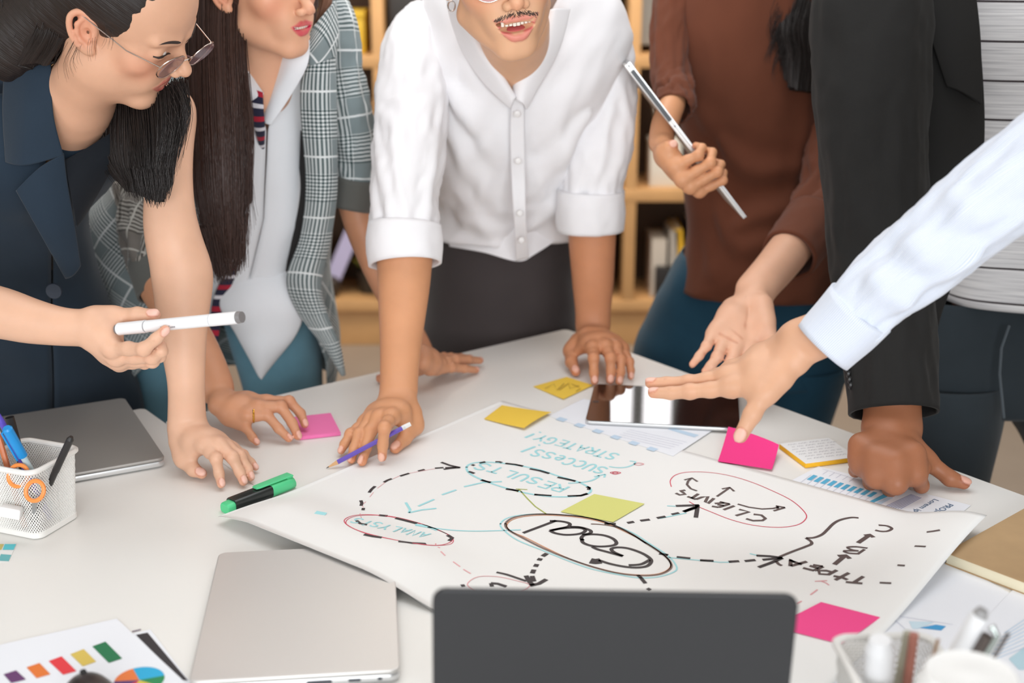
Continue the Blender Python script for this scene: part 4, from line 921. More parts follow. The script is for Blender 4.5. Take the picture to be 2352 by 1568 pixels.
def paint(V, base, coats):
    C = np.tile(np.array(lin(base)), (len(V), 1))
    for p, c, soft, st in coats:
        d = sdf_prim(p, V); w = st * (1 - ss(-soft, soft, d)); C = C * (1 - w[:, None]) + np.array(lin(c)) * w[:, None]
    return C
def skin_material(name, rough=.46, sss=.10):
    m = bpy.data.materials.new(name); m.use_nodes = True; nt = m.node_tree; b = nt.nodes['Principled BSDF']
    at = nt.nodes.new('ShaderNodeAttribute'); at.attribute_name = 'tint'
    tc = nt.nodes.new('ShaderNodeTexCoord'); n = nt.nodes.new('ShaderNodeTexNoise'); n.inputs['Scale'].default_value = 28; n.inputs['Detail'].default_value = 5
    nt.links.new(tc.outputs['Object'], n.inputs['Vector'])
    mr = nt.nodes.new('ShaderNodeMapRange'); mr.inputs[3].default_value = .90; mr.inputs[4].default_value = 1.10; nt.links.new(n.outputs['Fac'], mr.inputs[0])
    mx = nt.nodes.new('ShaderNodeMix'); mx.data_type = 'RGBA'; mx.blend_type = 'MULTIPLY'; mx.inputs[0].default_value = 1
    nt.links.new(at.outputs['Color'], mx.inputs[6]); nt.links.new(mr.outputs[0], mx.inputs[7]); nt.links.new(mx.outputs[2], b.inputs['Base Color'])
    b.inputs['Roughness'].default_value = rough; b.inputs['Specular IOR Level'].default_value = .38
    b.inputs['Subsurface Weight'].default_value = sss; b.inputs['Subsurface Radius'].default_value = (.010, .004, .002); b.inputs['Subsurface Scale'].default_value = .6
    n2 = nt.nodes.new('ShaderNodeTexNoise'); n2.inputs['Scale'].default_value = 700; n2.inputs['Detail'].default_value = 2; nt.links.new(tc.outputs['Object'], n2.inputs['Vector'])
    bp = nt.nodes.new('ShaderNodeBump'); bp.inputs['Strength'].default_value = .12; bp.inputs['Distance'].default_value = .0008
    nt.links.new(n2.outputs['Fac'], bp.inputs['Height']); nt.links.new(bp.outputs['Normal'], b.inputs['Normal'])
    return m
SKIN = skin_material('skin')
# ---- limbs and hands
def chain(st, k=.010, n=4):
    """st: (px, py, D, half width in px, thickness ratio) -> capsules through a smooth curve"""
    q = [list(P(s[0], s[1], s[2])) + [s[3] * s[2] / FPX, s[4] if len(s) > 4 else 1.] for s in st]
    c = cr(q, n); out = []
    for a, b in zip(c, c[1:]):
        d = (b[:3] - a[:3]); d /= max(np.linalg.norm(d), 1e-9); vw = npv(CAM) - a[:3]; u = np.cross(d, vw); u /= np.linalg.norm(u)
        out.append(('f', a[:3].copy(), b[:3].copy(), u, a[3], b[3], a[3] * a[4], b[3] * b[4], k))
    return out
def hand(wrist, ww, fingers, thumb, s=1., up=(0, 0, 1), palm_t=.0125, thumb_up=None, k_palm=.013, tipk=1.0):
    """world points; ww = vector over half the wrist, thumb side to little side; fingers = 4 lists mcp, pip, dip, tip"""
    W = npv(wrist); ww = npv(ww); up = npv(up); base = []; groups = []; nails = []; red = []; crs = []
    mc = [npv(f[0]) for f in fingers]
    pal = np.cross(mc[3] - mc[0], W - mc[1]); pal /= np.linalg.norm(pal)
    if pal @ up < 0: pal = -pal
    for i, f in enumerate(fingers):
        w0 = W + ww * (-.55 + .37 * i); r1 = (.0112, .0112, .0106, .0100)[i] * s
        base.append(cap(w0 + (mc[i] - w0) * .06, w0 + (mc[i] - w0) * .6 - pal * .002, palm_t * s * 1.05, palm_t * s * 1.08, k_palm))
        base.append(cap(w0 + (mc[i] - w0) * .6 - pal * .002, mc[i] - pal * .001, palm_t * s * 1.08, r1 * 1.0, k_palm))
    for i in range(3):
        base.append(cap(mc[i] * .55 + W * .45 - pal * .002, mc[i + 1] * .55 + W * .45 - pal * .002, palm_t * s, palm_t * s, k_palm))
        base.append(cap(mc[i] * .9 + W * .1 - pal * .002, mc[i + 1] * .9 + W * .1 - pal * .002, .0088 * s, .0084 * s, .010))
    R = ((.0098, .0086, .0078, .0066), (.0100, .0089, .0080, .0068), (.0094, .0083, .0075, .0064), (.0084, .0073, .0066, .0056))
    def nail(c, d, dors, r, big=1.):
        d = d / np.linalg.norm(d); dors = dors - d * (dors @ d); dors /= max(np.linalg.norm(dors), 1e-9); sd = np.cross(d, dors)
        cc = c + dors * r * .62 - d * r * .05
        nails.append((ell(cc, [sd, d, dors], [r * .80 * big, r * 1.10 * big, r * .42], .0012), cc, d))
    for i, f in enumerate(fingers):
        q = [npv(v) for v in f]; r = [x * s for x in R[i]]
        d = q[3] - q[2]; L = np.linalg.norm(d); q[3] = q[2] + d / L * max(L - r[3] * tipk, L * .35)
        g = [cap(q[0], q[1], r[0], r[1], .004), cap(q[1], q[2], r[1] * 1.0, r[2], .004), cap(q[2], q[3], r[2], r[3], .004),
             cap(q[1], q[1], r[1] * 1.10, r[1] * 1.10, .004), cap(q[0] + pal * .001, q[0] + pal * .001, r[0] * 1.05, r[0] * 1.05, .008), cap(q[0] * .5 + q[1] * .5 - pal * .0012, q[0] * .5 + q[1] * .5 - pal * .0012, r[1] * 1.04, r[1] * 1.04, .006)]
        bend = np.cross(q[1] - q[0], q[3] - q[1]); d3 = q[3] - q[2]
        dors = q[1] - (q[0] + q[3]) / 2
        if np.linalg.norm(dors) < .004 or dors @ pal < -.004: dors = pal
        dors = dors / np.linalg.norm(dors) + pal * .6
        for jn, rr_ in ((1, r[1]), (2, r[2])):
            ax = q[jn + 1] - q[jn - 1]; ax /= np.linalg.norm(ax); dd = dors - ax * (dors @ ax); dd /= max(np.linalg.norm(dd), 1e-9); sd = np.cross(ax, dd)
            for o_ in ((-.0022, .0002, .0024) if jn == 1 else (-.001, .001)):
                m0 = q[jn] + dd * rr_ * 1.02 + ax * o_; crs.append(cap(m0 - sd * rr_ * .55 - dd * rr_ * .12, m0 + sd * rr_ * .55 - dd * rr_ * .12, .0005, .0005))
        nail(q[3], d3, dors, r[3]); g.append(nails[-1][0]); groups.append((g, .0075 * s))
        red += [(cap(q[3], q[3], r[3] * 1.1, r[3] * 1.1), .7), (cap(q[1], q[1], r[1] * .9, r[1] * .9), .45), (cap(q[0] + pal * .004, q[0] + pal * .004, r[0] * .8, r[0] * .8), .35)]
    t = [npv(v) for v in thumb]; r = [.0135 * s, .0112 * s, .0102 * s, .0082 * s]
    d = t[3] - t[2]; L = np.linalg.norm(d); t[3] = t[2] + d / L * max(L - r[3] * tipk, L * .35)
    base.append(cap(W * .6 + t[0] * .4, t[1] * .7 + t[0] * .3, .0130 * s, .0125 * s, .016))
    base.append(cap(t[0] * .5 + mc[0] * .5, t[1] * .6 + mc[0] * .4, .0095 * s, .0075 * s, .016))
    g = [cap(t[0], t[1], r[0], r[1], .006), cap(t[1], t[2], r[1], r[2], .005), cap(t[2], t[3], r[2] * 1.02, r[3], .005)]
    tu = npv(thumb_up) if thumb_up is not None else pal
    nail(t[3], t[3] - t[2], tu, r[3], 1.05); g.append(nails[-1][0]); groups.append((g, .012 * s)); red.append((cap(t[3], t[3], r[3] * 1.1, r[3] * 1.1), .6))
    return base, groups, nails, red, crs
def arm_part(stations, hd, tone, h=.0021, pink=None, extra=(), creases=(), split=0, lines=()):
    base, groups, nails, red, crs = hd; base = chain(stations[split:]) + list(base) + list(extra)
    V, F = sdf_mesh(base, groups, list(creases), h)
    if split:                                        # the stretch inside the sleeve, coarser
        V2, F2 = sdf_mesh(chain(stations[:split + 1]), (), (), .006); F = np.concatenate([F, F2 + len(V)]); V = np.concatenate([V, V2])
    pk = pink or tuple(min(255, int(v)) for v in (tone[0] * 1.0 + 4, tone[1] * .90, tone[2] * .88))
    coats = [(p, pk, .006, st) for p, st in red]
    coats += [(p, tuple(int(v * f) for v, f in zip(tone, (.80, .70, .66))), .0011, .55) for p in crs]
    coats += [(p, tuple(int(v * f) for v, f in zip(tone, (.84, .68, .62))), .0018, .5) for p in lines]
    coats += [(('e', e[1], e[2], e[3] * np.array([1.24, 1.18, 2.0]), .001), tuple(int(v * f) for v, f in zip(tone, (.92, .76, .72))), .0008, .8) for e, c, d in nails]
    npk = tuple(int(tone[i] * .38 + (250, 204, 196)[i] * .62) for i in range(3))
    coats += [(('e', e[1], e[2], e[3] * np.array([1.02, 1.02, 1.9]), .001), npk, .0006, .95) for e, c, d in nails]
    return (V, F), paint(V, tone, coats)
# ---- noise
_rs = np.random.RandomState(11); _perm = _rs.permutation(512); _grad = _rs.normal(size=(512, 3)); _grad /= np.linalg.norm(_grad, axis=1)[:, None]
def noise3(X):
    X = np.asarray(X, float); i = np.floor(X).astype(int); f = X - i; u = f * f * f * (f * (f * 6 - 15) + 10); out = 0
    for a in (0, 1):
        for b in (0, 1):
            for c in (0, 1):
                hsh = _perm[(_perm[(_perm[(i[:, 0] + a) & 511] + i[:, 1] + b) & 511] + i[:, 2] + c) & 511]
                g = _grad[hsh]; d = (f[:, 0] - a) * g[:, 0] + (f[:, 1] - b) * g[:, 1] + (f[:, 2] - c) * g[:, 2]
                out = out + d * (u[:, 0] if a else 1 - u[:, 0]) * (u[:, 1] if b else 1 - u[:, 1]) * (u[:, 2] if c else 1 - u[:, 2])
    return out
def ridged(X): n = noise3(X); return 1 - np.abs(n) * 2.6
# ---- cloth
def grid_mesh(name, G, m, parent, closed_u=False, uv=None, thick=0., flip=False):
    """G: (nv, nu, 3) grid; optional thickness gives an inner skin and closed borders"""
    nv, nu = G.shape[:2]
    du = np.roll(G, -1, 1) - np.roll(G, 1, 1); dv = np.gradient(G, axis=0)
    if not closed_u: du = np.gradient(G, axis=1)
    N = np.cross(du, dv); N /= np.linalg.norm(N, axis=2)[..., None] + 1e-12
    if flip: N = -N
    V = [G.reshape(-1, 3)]; F = []
    ii = np.arange(nu if closed_u else nu - 1); jj = np.arange(nv - 1); I, J = np.meshgrid(ii, jj); I = I.ravel(); J = J.ravel(); I2 = (I + 1) % nu
    q = np.stack([J * nu + I, J * nu + I2, (J + 1) * nu + I2, (J + 1) * nu + I], 1)
    if flip: q = q[:, ::-1]
    F.append(q)
    if thick:
        n = nu * nv; V.append((G - N * thick).reshape(-1, 3)); F.append(q[:, ::-1] + n); E = []
        e0 = np.stack([ii, (ii + 1) % nu], 1); E.append(e0[:, ::-1]); E.append(e0 + (nv - 1) * nu)
        if not closed_u:
            e1 = np.stack([jj * nu, (jj + 1) * nu], 1); E.append(e1); E.append((e1 + nu - 1)[:, ::-1])
        for e in E:
            f = np.stack([e[:, 0], e[:, 1], e[:, 1] + n, e[:, 0] + n], 1); f = f[:, ::-1] if not flip else f; F.append(f[:, ::-1])
    Vc = np.concatenate(V); Fc = np.concatenate(F)
    if uv is not None:
        U = uv.reshape(-1, 2); U = np.concatenate([U] * len(V))
    else: U = None
    me = bpy.data.meshes.new(name); me.from_pydata(Vc.tolist(), [], Fc.tolist()); me.update()
    if U is not None:
        l = me.uv_layers.new(name='UVMap'); ix = np.zeros(len(me.loops), np.int32); me.loops.foreach_get('vertex_index', ix); l.data.foreach_set('uv', U[ix].astype(np.float32).ravel())
    return link(name, me, m, parent, True)
def sleeve(name, st, m, parent, nu=56, step=.006, fold=None, thick=.0022, ref=None, lip=.0, uv_rot=0.):
    """st: (px, py, D, half width px, thickness ratio); a cloth tube along the arm; fold(A, L, X) displaces outwards"""
    q = np.array([list(P(s[0], s[1], s[2])) + [s[3] * s[2] / FPX, s[4] if len(s) > 4 else 1.] for s in st])
    c = cr(q, 12); seg = np.linalg.norm(np.diff(c[:, :3], axis=0), axis=1); L = np.concatenate([[0], np.cumsum(seg)]); n = max(8, int(L[-1] / step))
    t = np.linspace(0, L[-1], n); c = np.stack([np.interp(t, L, c[:, k]) for k in range(5)], 1)
    tan = np.gradient(c[:, :3], axis=0); tan /= np.linalg.norm(tan, axis=1)[:, None]; G = np.zeros((n, nu, 3)); uv = np.zeros((n, nu, 2)); A = np.linspace(0, 2 * math.pi, nu, endpoint=False)
    for i in range(n):
        vw = npv(CAM) - c[i, :3] if ref is None else npv(ref); w = vw - tan[i] * (vw @ tan[i]); w /= np.linalg.norm(w); u = np.cross(tan[i], w)
        G[i] = c[i, :3] + c[i, 3] * (np.cos(A)[:, None] * u + np.sin(A)[:, None] * w * c[i, 4]); uv[i, :, 0] = A / (2 * math.pi) * 2 * math.pi * c[:, 3].mean() + uv_rot; uv[i, :, 1] = t[i]
    if fold is not None:
        AA = np.tile(A, (n, 1)); LL = np.repeat(t[:, None], nu, 1); d = fold(AA.ravel(), LL.ravel(), G.reshape(-1, 3), L[-1]).reshape(n, nu)
        ctr = c[:, None, :3]; dirv = G - ctr; dirv /= np.linalg.norm(dirv, axis=2)[..., None] + 1e-9; G = G + dirv * d[..., None]
    return grid_mesh(name, G, m, parent, True, uv, thick, flip=False)
def arm_folds(amp=.005, f=26., seed=0., dense=None):
    def fn(A, L, X, Lt):
        q = np.stack([np.cos(A) * 1.3 + seed, np.sin(A) * 1.3, L * f * .5 + .7 * np.sin(A + seed)], 1)
        n1 = ridged(q) - .55; q2 = np.stack([np.cos(A) * 2.2 + 5 + seed, np.sin(A) * 2.2, L * f + 1.1 * np.cos(A * 1 + seed)], 1); n2 = ridged(q2) - .55
        e = ss(0, .02, L) * ss(Lt, Lt - .02, L); return amp * (n1 * .9 + n2 * .5) * (.35 + .65 * e)
    return fn
def torso(name, rows, m, parent, yaw=0., nu=96, step=.008, fold=None, thick=.002, sq=2.4, a0=None, a1=None, level=1., uv_scale=1., gap=None):
    """rows: (py, x_left, x_right, D, depth half-thickness m); rings across the body, optionally only from angle a0 to a1 (functions of row fraction)"""
    q = []
    for r in rows:
        c = P((r[1] + r[2]) / 2, r[0], r[3] - r[4] * .9); c.x *= r[3] / (r[3] - r[4] * .9); c.y += r[4] * .9; q.append([c.x, c.y, c.z, (r[2] - r[1]) / 2 * r[3] / FPX, r[4], r[0], (r[1] + r[2]) / 2, (r[2] - r[1]) / 2 * (1 + r[4] * .85 / r[3])])
    c = cr(q, 10); seg = np.linalg.norm(np.diff(c[:, :3], axis=0), axis=1); L = np.concatenate([[0], np.cumsum(seg)]); n = max(8, int(L[-1] / step)); t = np.linspace(0, L[-1], n)
    c = np.stack([np.interp(t, L, c[:, k]) for k in range(8)], 1); tan = np.gradient(c[:, :3], axis=0); tan /= np.linalg.norm(tan, axis=1)[:, None]
    if gap is not None:
        gp = np.array(gap, float); ang = []
        for i in range(n):
            xs = [np.clip((np.interp(c[i, 5], gp[:, 0], gp[:, k]) - c[i, 6]) / c[i, 7], -.99, .99) for k in (1, 2)]
            al, ar = [math.acos(np.sign(x) * abs(x) ** (sq / 2)) for x in xs]; ang.append((al + .002, 2 * math.pi + ar - .002))
        ang = np.array(ang); fr_ = np.linspace(0, 1, n); a0 = lambda f: np.interp(f, fr_, ang[:, 0]); a1 = lambda f: np.interp(f, fr_, ang[:, 1])
    ux = np.array([math.cos(yaw), math.sin(yaw), 0]); G = np.zeros((n, nu, 3)); uv = np.zeros((n, nu, 2)); closed = a0 is None
    for i in range(n):
        tt = tan[i] * (1 - level) + np.array([0, 0, -1.]) * level; w = np.cross(ux, tt); w /= np.linalg.norm(w)          # w points to the lens for rows running downwards
        if w[1] > 0: w = -w
        f = i / (n - 1); A = np.linspace(0, 2 * math.pi, nu, endpoint=False) if closed else np.linspace(a0(f), a1(f), nu)
        ca, sa = np.cos(A), np.sin(A); ca = np.sign(ca) * np.abs(ca) ** (2 / sq); sa = np.sign(sa) * np.abs(sa) ** (2 / sq)
        G[i] = c[i, :3] + ca[:, None] * ux * c[i, 3] + sa[:, None] * w * c[i, 4]; uv[i, :, 0] = ca * c[i, 3] * uv_scale; uv[i, :, 1] = t[i]
        uv[i, :, 0] = A * c[i, 3] * .9
    if fold is not None:
        AA = np.repeat(np.linspace(0, 1, nu)[None], n, 0); LL = np.repeat(t[:, None] / t[-1], nu, 1)
        d = fold(AA.ravel(), LL.ravel(), G.reshape(-1, 3)).reshape(n, nu); dirv = G - c[:, None, :3]; dirv /= np.linalg.norm(dirv, axis=2)[..., None] + 1e-9; G = G + dirv * d[..., None]
    return grid_mesh(name, G, m, parent, closed, uv, thick, flip=True)
def patch(name, cols, m, parent, nu=24, nv=40, thick=.0022, fold=None, bulge=0., flip=False, world=False, sm=True):
    """cols: columns of (px, py, D) with one length; smooth sheet through them"""
    C = np.array([[list(p) if world else list(P(*p)) for p in c] for c in cols], float)         # (ncol, nrow, 3)
    def res(a, n):                                                               # resample axis 0 by arc length
        if sm: d = np.array([cr(a[:, k], 10) for k in range(a.shape[1])]).transpose(1, 0, 2)
        else: d = np.array([cr_lin(a[:, k], 10) for k in range(a.shape[1])]).transpose(1, 0, 2)
        x = np.linspace(0, len(d) - 1, n); i = np.minimum(x.astype(int), len(d) - 2); w = (x - i)[:, None, None]; return d[i] * (1 - w) + d[i + 1] * w
    g = res(C, nu); g = res(g.transpose(1, 0, 2), nv)                                # (nv, nu, 3)
    du = np.gradient(g, axis=1); dv = np.gradient(g, axis=0); N = np.cross(du, dv); N /= np.linalg.norm(N, axis=2)[..., None] + 1e-12
    vw = npv(CAM) - g; sgn = np.sign((N * vw).sum(2).mean()) or 1; N = N * sgn
    S, Tt = np.meshgrid(np.linspace(0, 1, nu), np.linspace(0, 1, nv)); d = np.zeros_like(S)
    if bulge: d = d + bulge * (1 - (2 * S - 1) ** 2)
    if fold is not None: d = d + fold(S.ravel(), Tt.ravel(), g.reshape(-1, 3)).reshape(nv, nu)
    g = g + N * d[..., None]
    lu = np.concatenate([np.zeros((nv, 1)), np.cumsum(np.linalg.norm(np.diff(g, axis=1), axis=2), axis=1)], 1); lv = np.concatenate([np.zeros((1, nu)), np.cumsum(np.linalg.norm(np.diff(g, axis=0), axis=2), axis=0)], 0)
    lu = np.repeat(lu.mean(0)[None], nv, 0); lv = np.repeat(lv.mean(1)[:, None], nu, 1)
    return grid_mesh(name, g, m, parent, False, np.stack([lu, lv], 2), thick, flip=(sgn < 0) != flip)
def cr_lin(p, n):
    out = []
    for a, b in zip(p, p[1:]):
        for k in range(n): out.append(a + (b - a) * k / n)
    out.append(p[-1]); return np.array(out)
def cloth_folds(amp, f, seed=0., stretch=(1, 1, .35), rot=0.):
    cr_, sr_ = math.cos(rot), math.sin(rot)
    def fn(A, L, X):
        x = X[:, 0] * cr_ - X[:, 2] * sr_; z = X[:, 0] * sr_ + X[:, 2] * cr_
        q = np.stack([x * f * stretch[0] + seed, X[:, 1] * f * stretch[1] * .4, z * f * stretch[2]], 1)
        w = noise3(q * .5 + 9.1); q[:, 0] += w * .9; return amp * ((ridged(q) - .55) * .8 + .5 * noise3(q * 2.1 + 3))
    return fn
def ridges(lines, amp, width):
    """cloth ridges along (px, py, D) curves"""
    pts = [cr([list(P(*q)) for q in l], 6) for l in lines]
    def fn(A, L, X, *_):
        out = np.zeros(len(X))
        for k, p in enumerate(pts):
            best = np.full(len(X), 1e3); m = len(p)
            for i in range(m - 1):
                b = p[i + 1] - p[i]; t = np.clip((X - p[i]) @ b / (b @ b + 1e-12), 0, 1); d = np.linalg.norm(X - p[i] - t[:, None] * b, axis=1); best = np.minimum(best, d * (1 + .9 * np.abs(2 * (i + t) / (m - 1) - 1) ** 3))
            a = amp[k] if isinstance(amp, (list, tuple)) else amp; out += a * np.exp(-(best / width) ** 2) - a * .35 * np.exp(-((best - width * 1.8) / width) ** 2)
        return out
    return fn
# ---- fabrics
def fabric(name, c, rough=.85, weave=1400., amt=.25, sheen=.25, var=.05, c2=None):
    m = bpy.data.materials.new(name); m.use_nodes = True; nt = m.node_tree; b = nt.nodes['Principled BSDF']; b.inputs['Roughness'].default_value = rough
    b.inputs['Specular IOR Level'].default_value = .2; b.inputs['Sheen Weight'].default_value = sheen; b.inputs['Sheen Roughness'].default_value = .5
    tc = nt.nodes.new('ShaderNodeTexCoord'); n = nt.nodes.new('ShaderNodeTexNoise'); n.inputs['Scale'].default_value = 14; n.inputs['Detail'].default_value = 6
    nt.links.new(tc.outputs['Object'], n.inputs['Vector']); mx = nt.nodes.new('ShaderNodeMix'); mx.data_type = 'RGBA'
    mx.inputs[6].default_value = col(*[v * (1 - var) for v in c]); mx.inputs[7].default_value = col(*[min(255, v * (1 + var)) for v in (c2 or c)])
    nt.links.new(n.outputs['Fac'], mx.inputs[0]); nt.links.new(mx.outputs[2], b.inputs['Base Color'])
    wv = nt.nodes.new('ShaderNodeTexNoise'); wv.inputs['Scale'].default_value = weave; wv.inputs['Detail'].default_value = 1; nt.links.new(tc.outputs['Object'], wv.inputs['Vector'])
    n3 = nt.nodes.new('ShaderNodeTexNoise'); n3.inputs['Scale'].default_value = 22; n3.inputs['Detail'].default_value = 3; nt.links.new(tc.outputs['Object'], n3.inputs['Vector'])
    ad = nt.nodes.new('ShaderNodeMath'); ad.operation = 'MULTIPLY_ADD'; ad.inputs[1].default_value = 3.0; nt.links.new(n3.outputs['Fac'], ad.inputs[0]); nt.links.new(wv.outputs['Fac'], ad.inputs[2])
    bp = nt.nodes.new('ShaderNodeBump'); bp.inputs['Strength'].default_value = amt; bp.inputs['Distance'].default_value = .0012; nt.links.new(ad.outputs[0], bp.inputs['Height']); nt.links.new(bp.outputs['Normal'], b.inputs['Normal'])
    return m
def mnode(nt, op, a, b=None, c=None):
    n = nt.nodes.new('ShaderNodeMath'); n.operation = op
    for k, v in enumerate((a, b, c)):
        if v is None: continue
        if isinstance(v, (int, float)): n.inputs[k].default_value = v
        else: nt.links.new(v, n.inputs[k])
    return n.outputs[0]
def plaid(name, dark, mid, light, period=.075, fine=.0052, rot=0.):
    m = fabric(name, mid, .85, 1600, .2, .2); nt = m.node_tree; b = nt.nodes['Principled BSDF']
    uv = nt.nodes.new('ShaderNodeUVMap'); mp = nt.nodes.new('ShaderNodeMapping'); mp.inputs['Rotation'].default_value = (0, 0, rot); nt.links.new(uv.outputs[0], mp.inputs[0])
    sp = nt.nodes.new('ShaderNodeSeparateXYZ'); nt.links.new(mp.outputs[0], sp.inputs[0]); th = []; pane = []
    for ch in (sp.outputs[0], sp.outputs[1]):
        band = mnode(nt, 'LESS_THAN', mnode(nt, 'FRACT', mnode(nt, 'MULTIPLY', ch, 1 / period)), .46)
        st = mnode(nt, 'GREATER_THAN', mnode(nt, 'FRACT', mnode(nt, 'MULTIPLY', ch, 1 / fine)), .5)
        th.append(mnode(nt, 'ADD', mnode(nt, 'MULTIPLY', band, st), mnode(nt, 'MULTIPLY', mnode(nt, 'SUBTRACT', 1., band), .5)))
        fr = mnode(nt, 'FRACT', mnode(nt, 'MULTIPLY', ch, 1 / period)); pane.append(mnode(nt, 'LESS_THAN', mnode(nt, 'ABSOLUTE', mnode(nt, 'SUBTRACT', fr, .73)), .016))
    tw = mnode(nt, 'GREATER_THAN', mnode(nt, 'FRACT', mnode(nt, 'MULTIPLY', mnode(nt, 'ADD', sp.outputs[0], sp.outputs[1]), 1 / .0026)), .5)
    v = mnode(nt, 'ADD', mnode(nt, 'MULTIPLY', th[0], mnode(nt, 'ADD', .38, mnode(nt, 'MULTIPLY', tw, .24))), mnode(nt, 'MULTIPLY', th[1], mnode(nt, 'SUBTRACT', .62, mnode(nt, 'MULTIPLY', tw, .24))))
    v = mnode(nt, 'MAXIMUM', v, mnode(nt, 'MULTIPLY', mnode(nt, 'MAXIMUM', pane[0], pane[1]), .92))
    r = nt.nodes.new('ShaderNodeValToRGB'); e = r.color_ramp.elements; e[0].position = .12; e[0].color = col(*dark); e[1].position = .88; e[1].color = col(*light); k = e.new(.5); k.color = col(*mid)
    nt.links.new(v, r.inputs[0]); nt.links.new(r.outputs[0], b.inputs['Base Color']); return m
def striped(name, c0, c1, axis, period, frac, base=None, noise_line=0., rot=0.):
    m = base or fabric(name, c0, .85, 1500, .2, .2); nt = m.node_tree; b = nt.nodes['Principled BSDF']; src = b.inputs['Base Color'].links[0].from_socket
    uv = nt.nodes.new('ShaderNodeUVMap'); mp = nt.nodes.new('ShaderNodeMapping'); mp.inputs['Rotation'].default_value = (0, 0, rot); nt.links.new(uv.outputs[0], mp.inputs[0]); sp = nt.nodes.new('ShaderNodeSeparateXYZ'); nt.links.new(mp.outputs[0], sp.inputs[0])
    f = mnode(nt, 'LESS_THAN', mnode(nt, 'FRACT', mnode(nt, 'MULTIPLY', sp.outputs[axis], 1 / period)), frac); mx = nt.nodes.new('ShaderNodeMix'); mx.data_type = 'RGBA'
    nt.links.new(f, mx.inputs[0]); nt.links.new(src, mx.inputs[6]); mx.inputs[7].default_value = col(*c1); nt.links.new(mx.outputs[2], b.inputs['Base Color']); return m
# ---- hair
def hair_material(name, c, c2):
    m = bpy.data.materials.new(name); m.use_nodes = True; nt = m.node_tree; b = nt.nodes['Principled BSDF']; b.inputs['Roughness'].default_value = .42; b.inputs['Specular IOR Level'].default_value = .45; b.inputs['Anisotropic'].default_value = .5
    uv = nt.nodes.new('ShaderNodeUVMap'); mp = nt.nodes.new('ShaderNodeMapping'); mp.inputs['Scale'].default_value = (700, 9, 1); nt.links.new(uv.outputs[0], mp.inputs[0])
    n = nt.nodes.new('ShaderNodeTexNoise'); n.inputs['Scale'].default_value = 1; n.inputs['Detail'].default_value = 4; nt.links.new(mp.outputs[0], n.inputs['Vector'])
    mx = nt.nodes.new('ShaderNodeMix'); mx.data_type = 'RGBA'; mx.inputs[6].default_value = col(*c); mx.inputs[7].default_value = col(*c2); nt.links.new(n.outputs['Fac'], mx.inputs[0]); nt.links.new(mx.outputs[2], b.inputs['Base Color'])
    bp = nt.nodes.new('ShaderNodeBump'); bp.inputs['Strength'].default_value = .7; bp.inputs['Distance'].default_value = .002; nt.links.new(n.outputs['Fac'], bp.inputs['Height']); nt.links.new(bp.outputs['Normal'], b.inputs['Normal'])
    return m
def strands(name, guides, m, parent, count, spread, r=.0007, seed=1, seg=9, taper=True):
    """guides: curves of world points; strands scatter about and between the guides"""
    rnd = np.random.RandomState(seed); G = [cr(g, 8) for g in guides]; G = [np.stack([np.interp(np.linspace(0, len(g) - 1, seg), np.arange(len(g)), g[:, k]) for k in range(3)], 1) for g in G]; gs = []
    for k in range(count):
        f = rnd.rand() * (len(G) - 1) if len(G) > 1 else 0; i = int(f); a = G[i]; b = G[min(i + 1, len(G) - 1)]; q = a * (1 - (f - i)) + b * (f - i)
        o = rnd.normal(size=3) * spread; sway = rnd.normal(size=3) * spread * .9; tt = np.linspace(0, 1, seg)[:, None]; q = q + o + sway * tt ** 2 + .25 * spread * np.sin(tt * 7 + rnd.rand() * 6) * rnd.normal(size=3)
        q = q[:max(4, int(seg * (.75 + .25 * rnd.rand())))]
        gs.append(tube(q, [r * (1 - .7 * (j / (len(q) - 1)) ** 2 if taper else 1) for j in range(len(q))], 3, False))
    V, F = [], []
    for v, f in gs:
        n = len(V); V += v; F += [tuple(i + n for i in t) for t in f]
    uvs = [(0.001 * (i % 97), .02 * (i % 13)) for i in range(len(V))]
    o = mesh(name, V, F, m, parent, True, uvs); o['kind'] = 'stuff'; return o
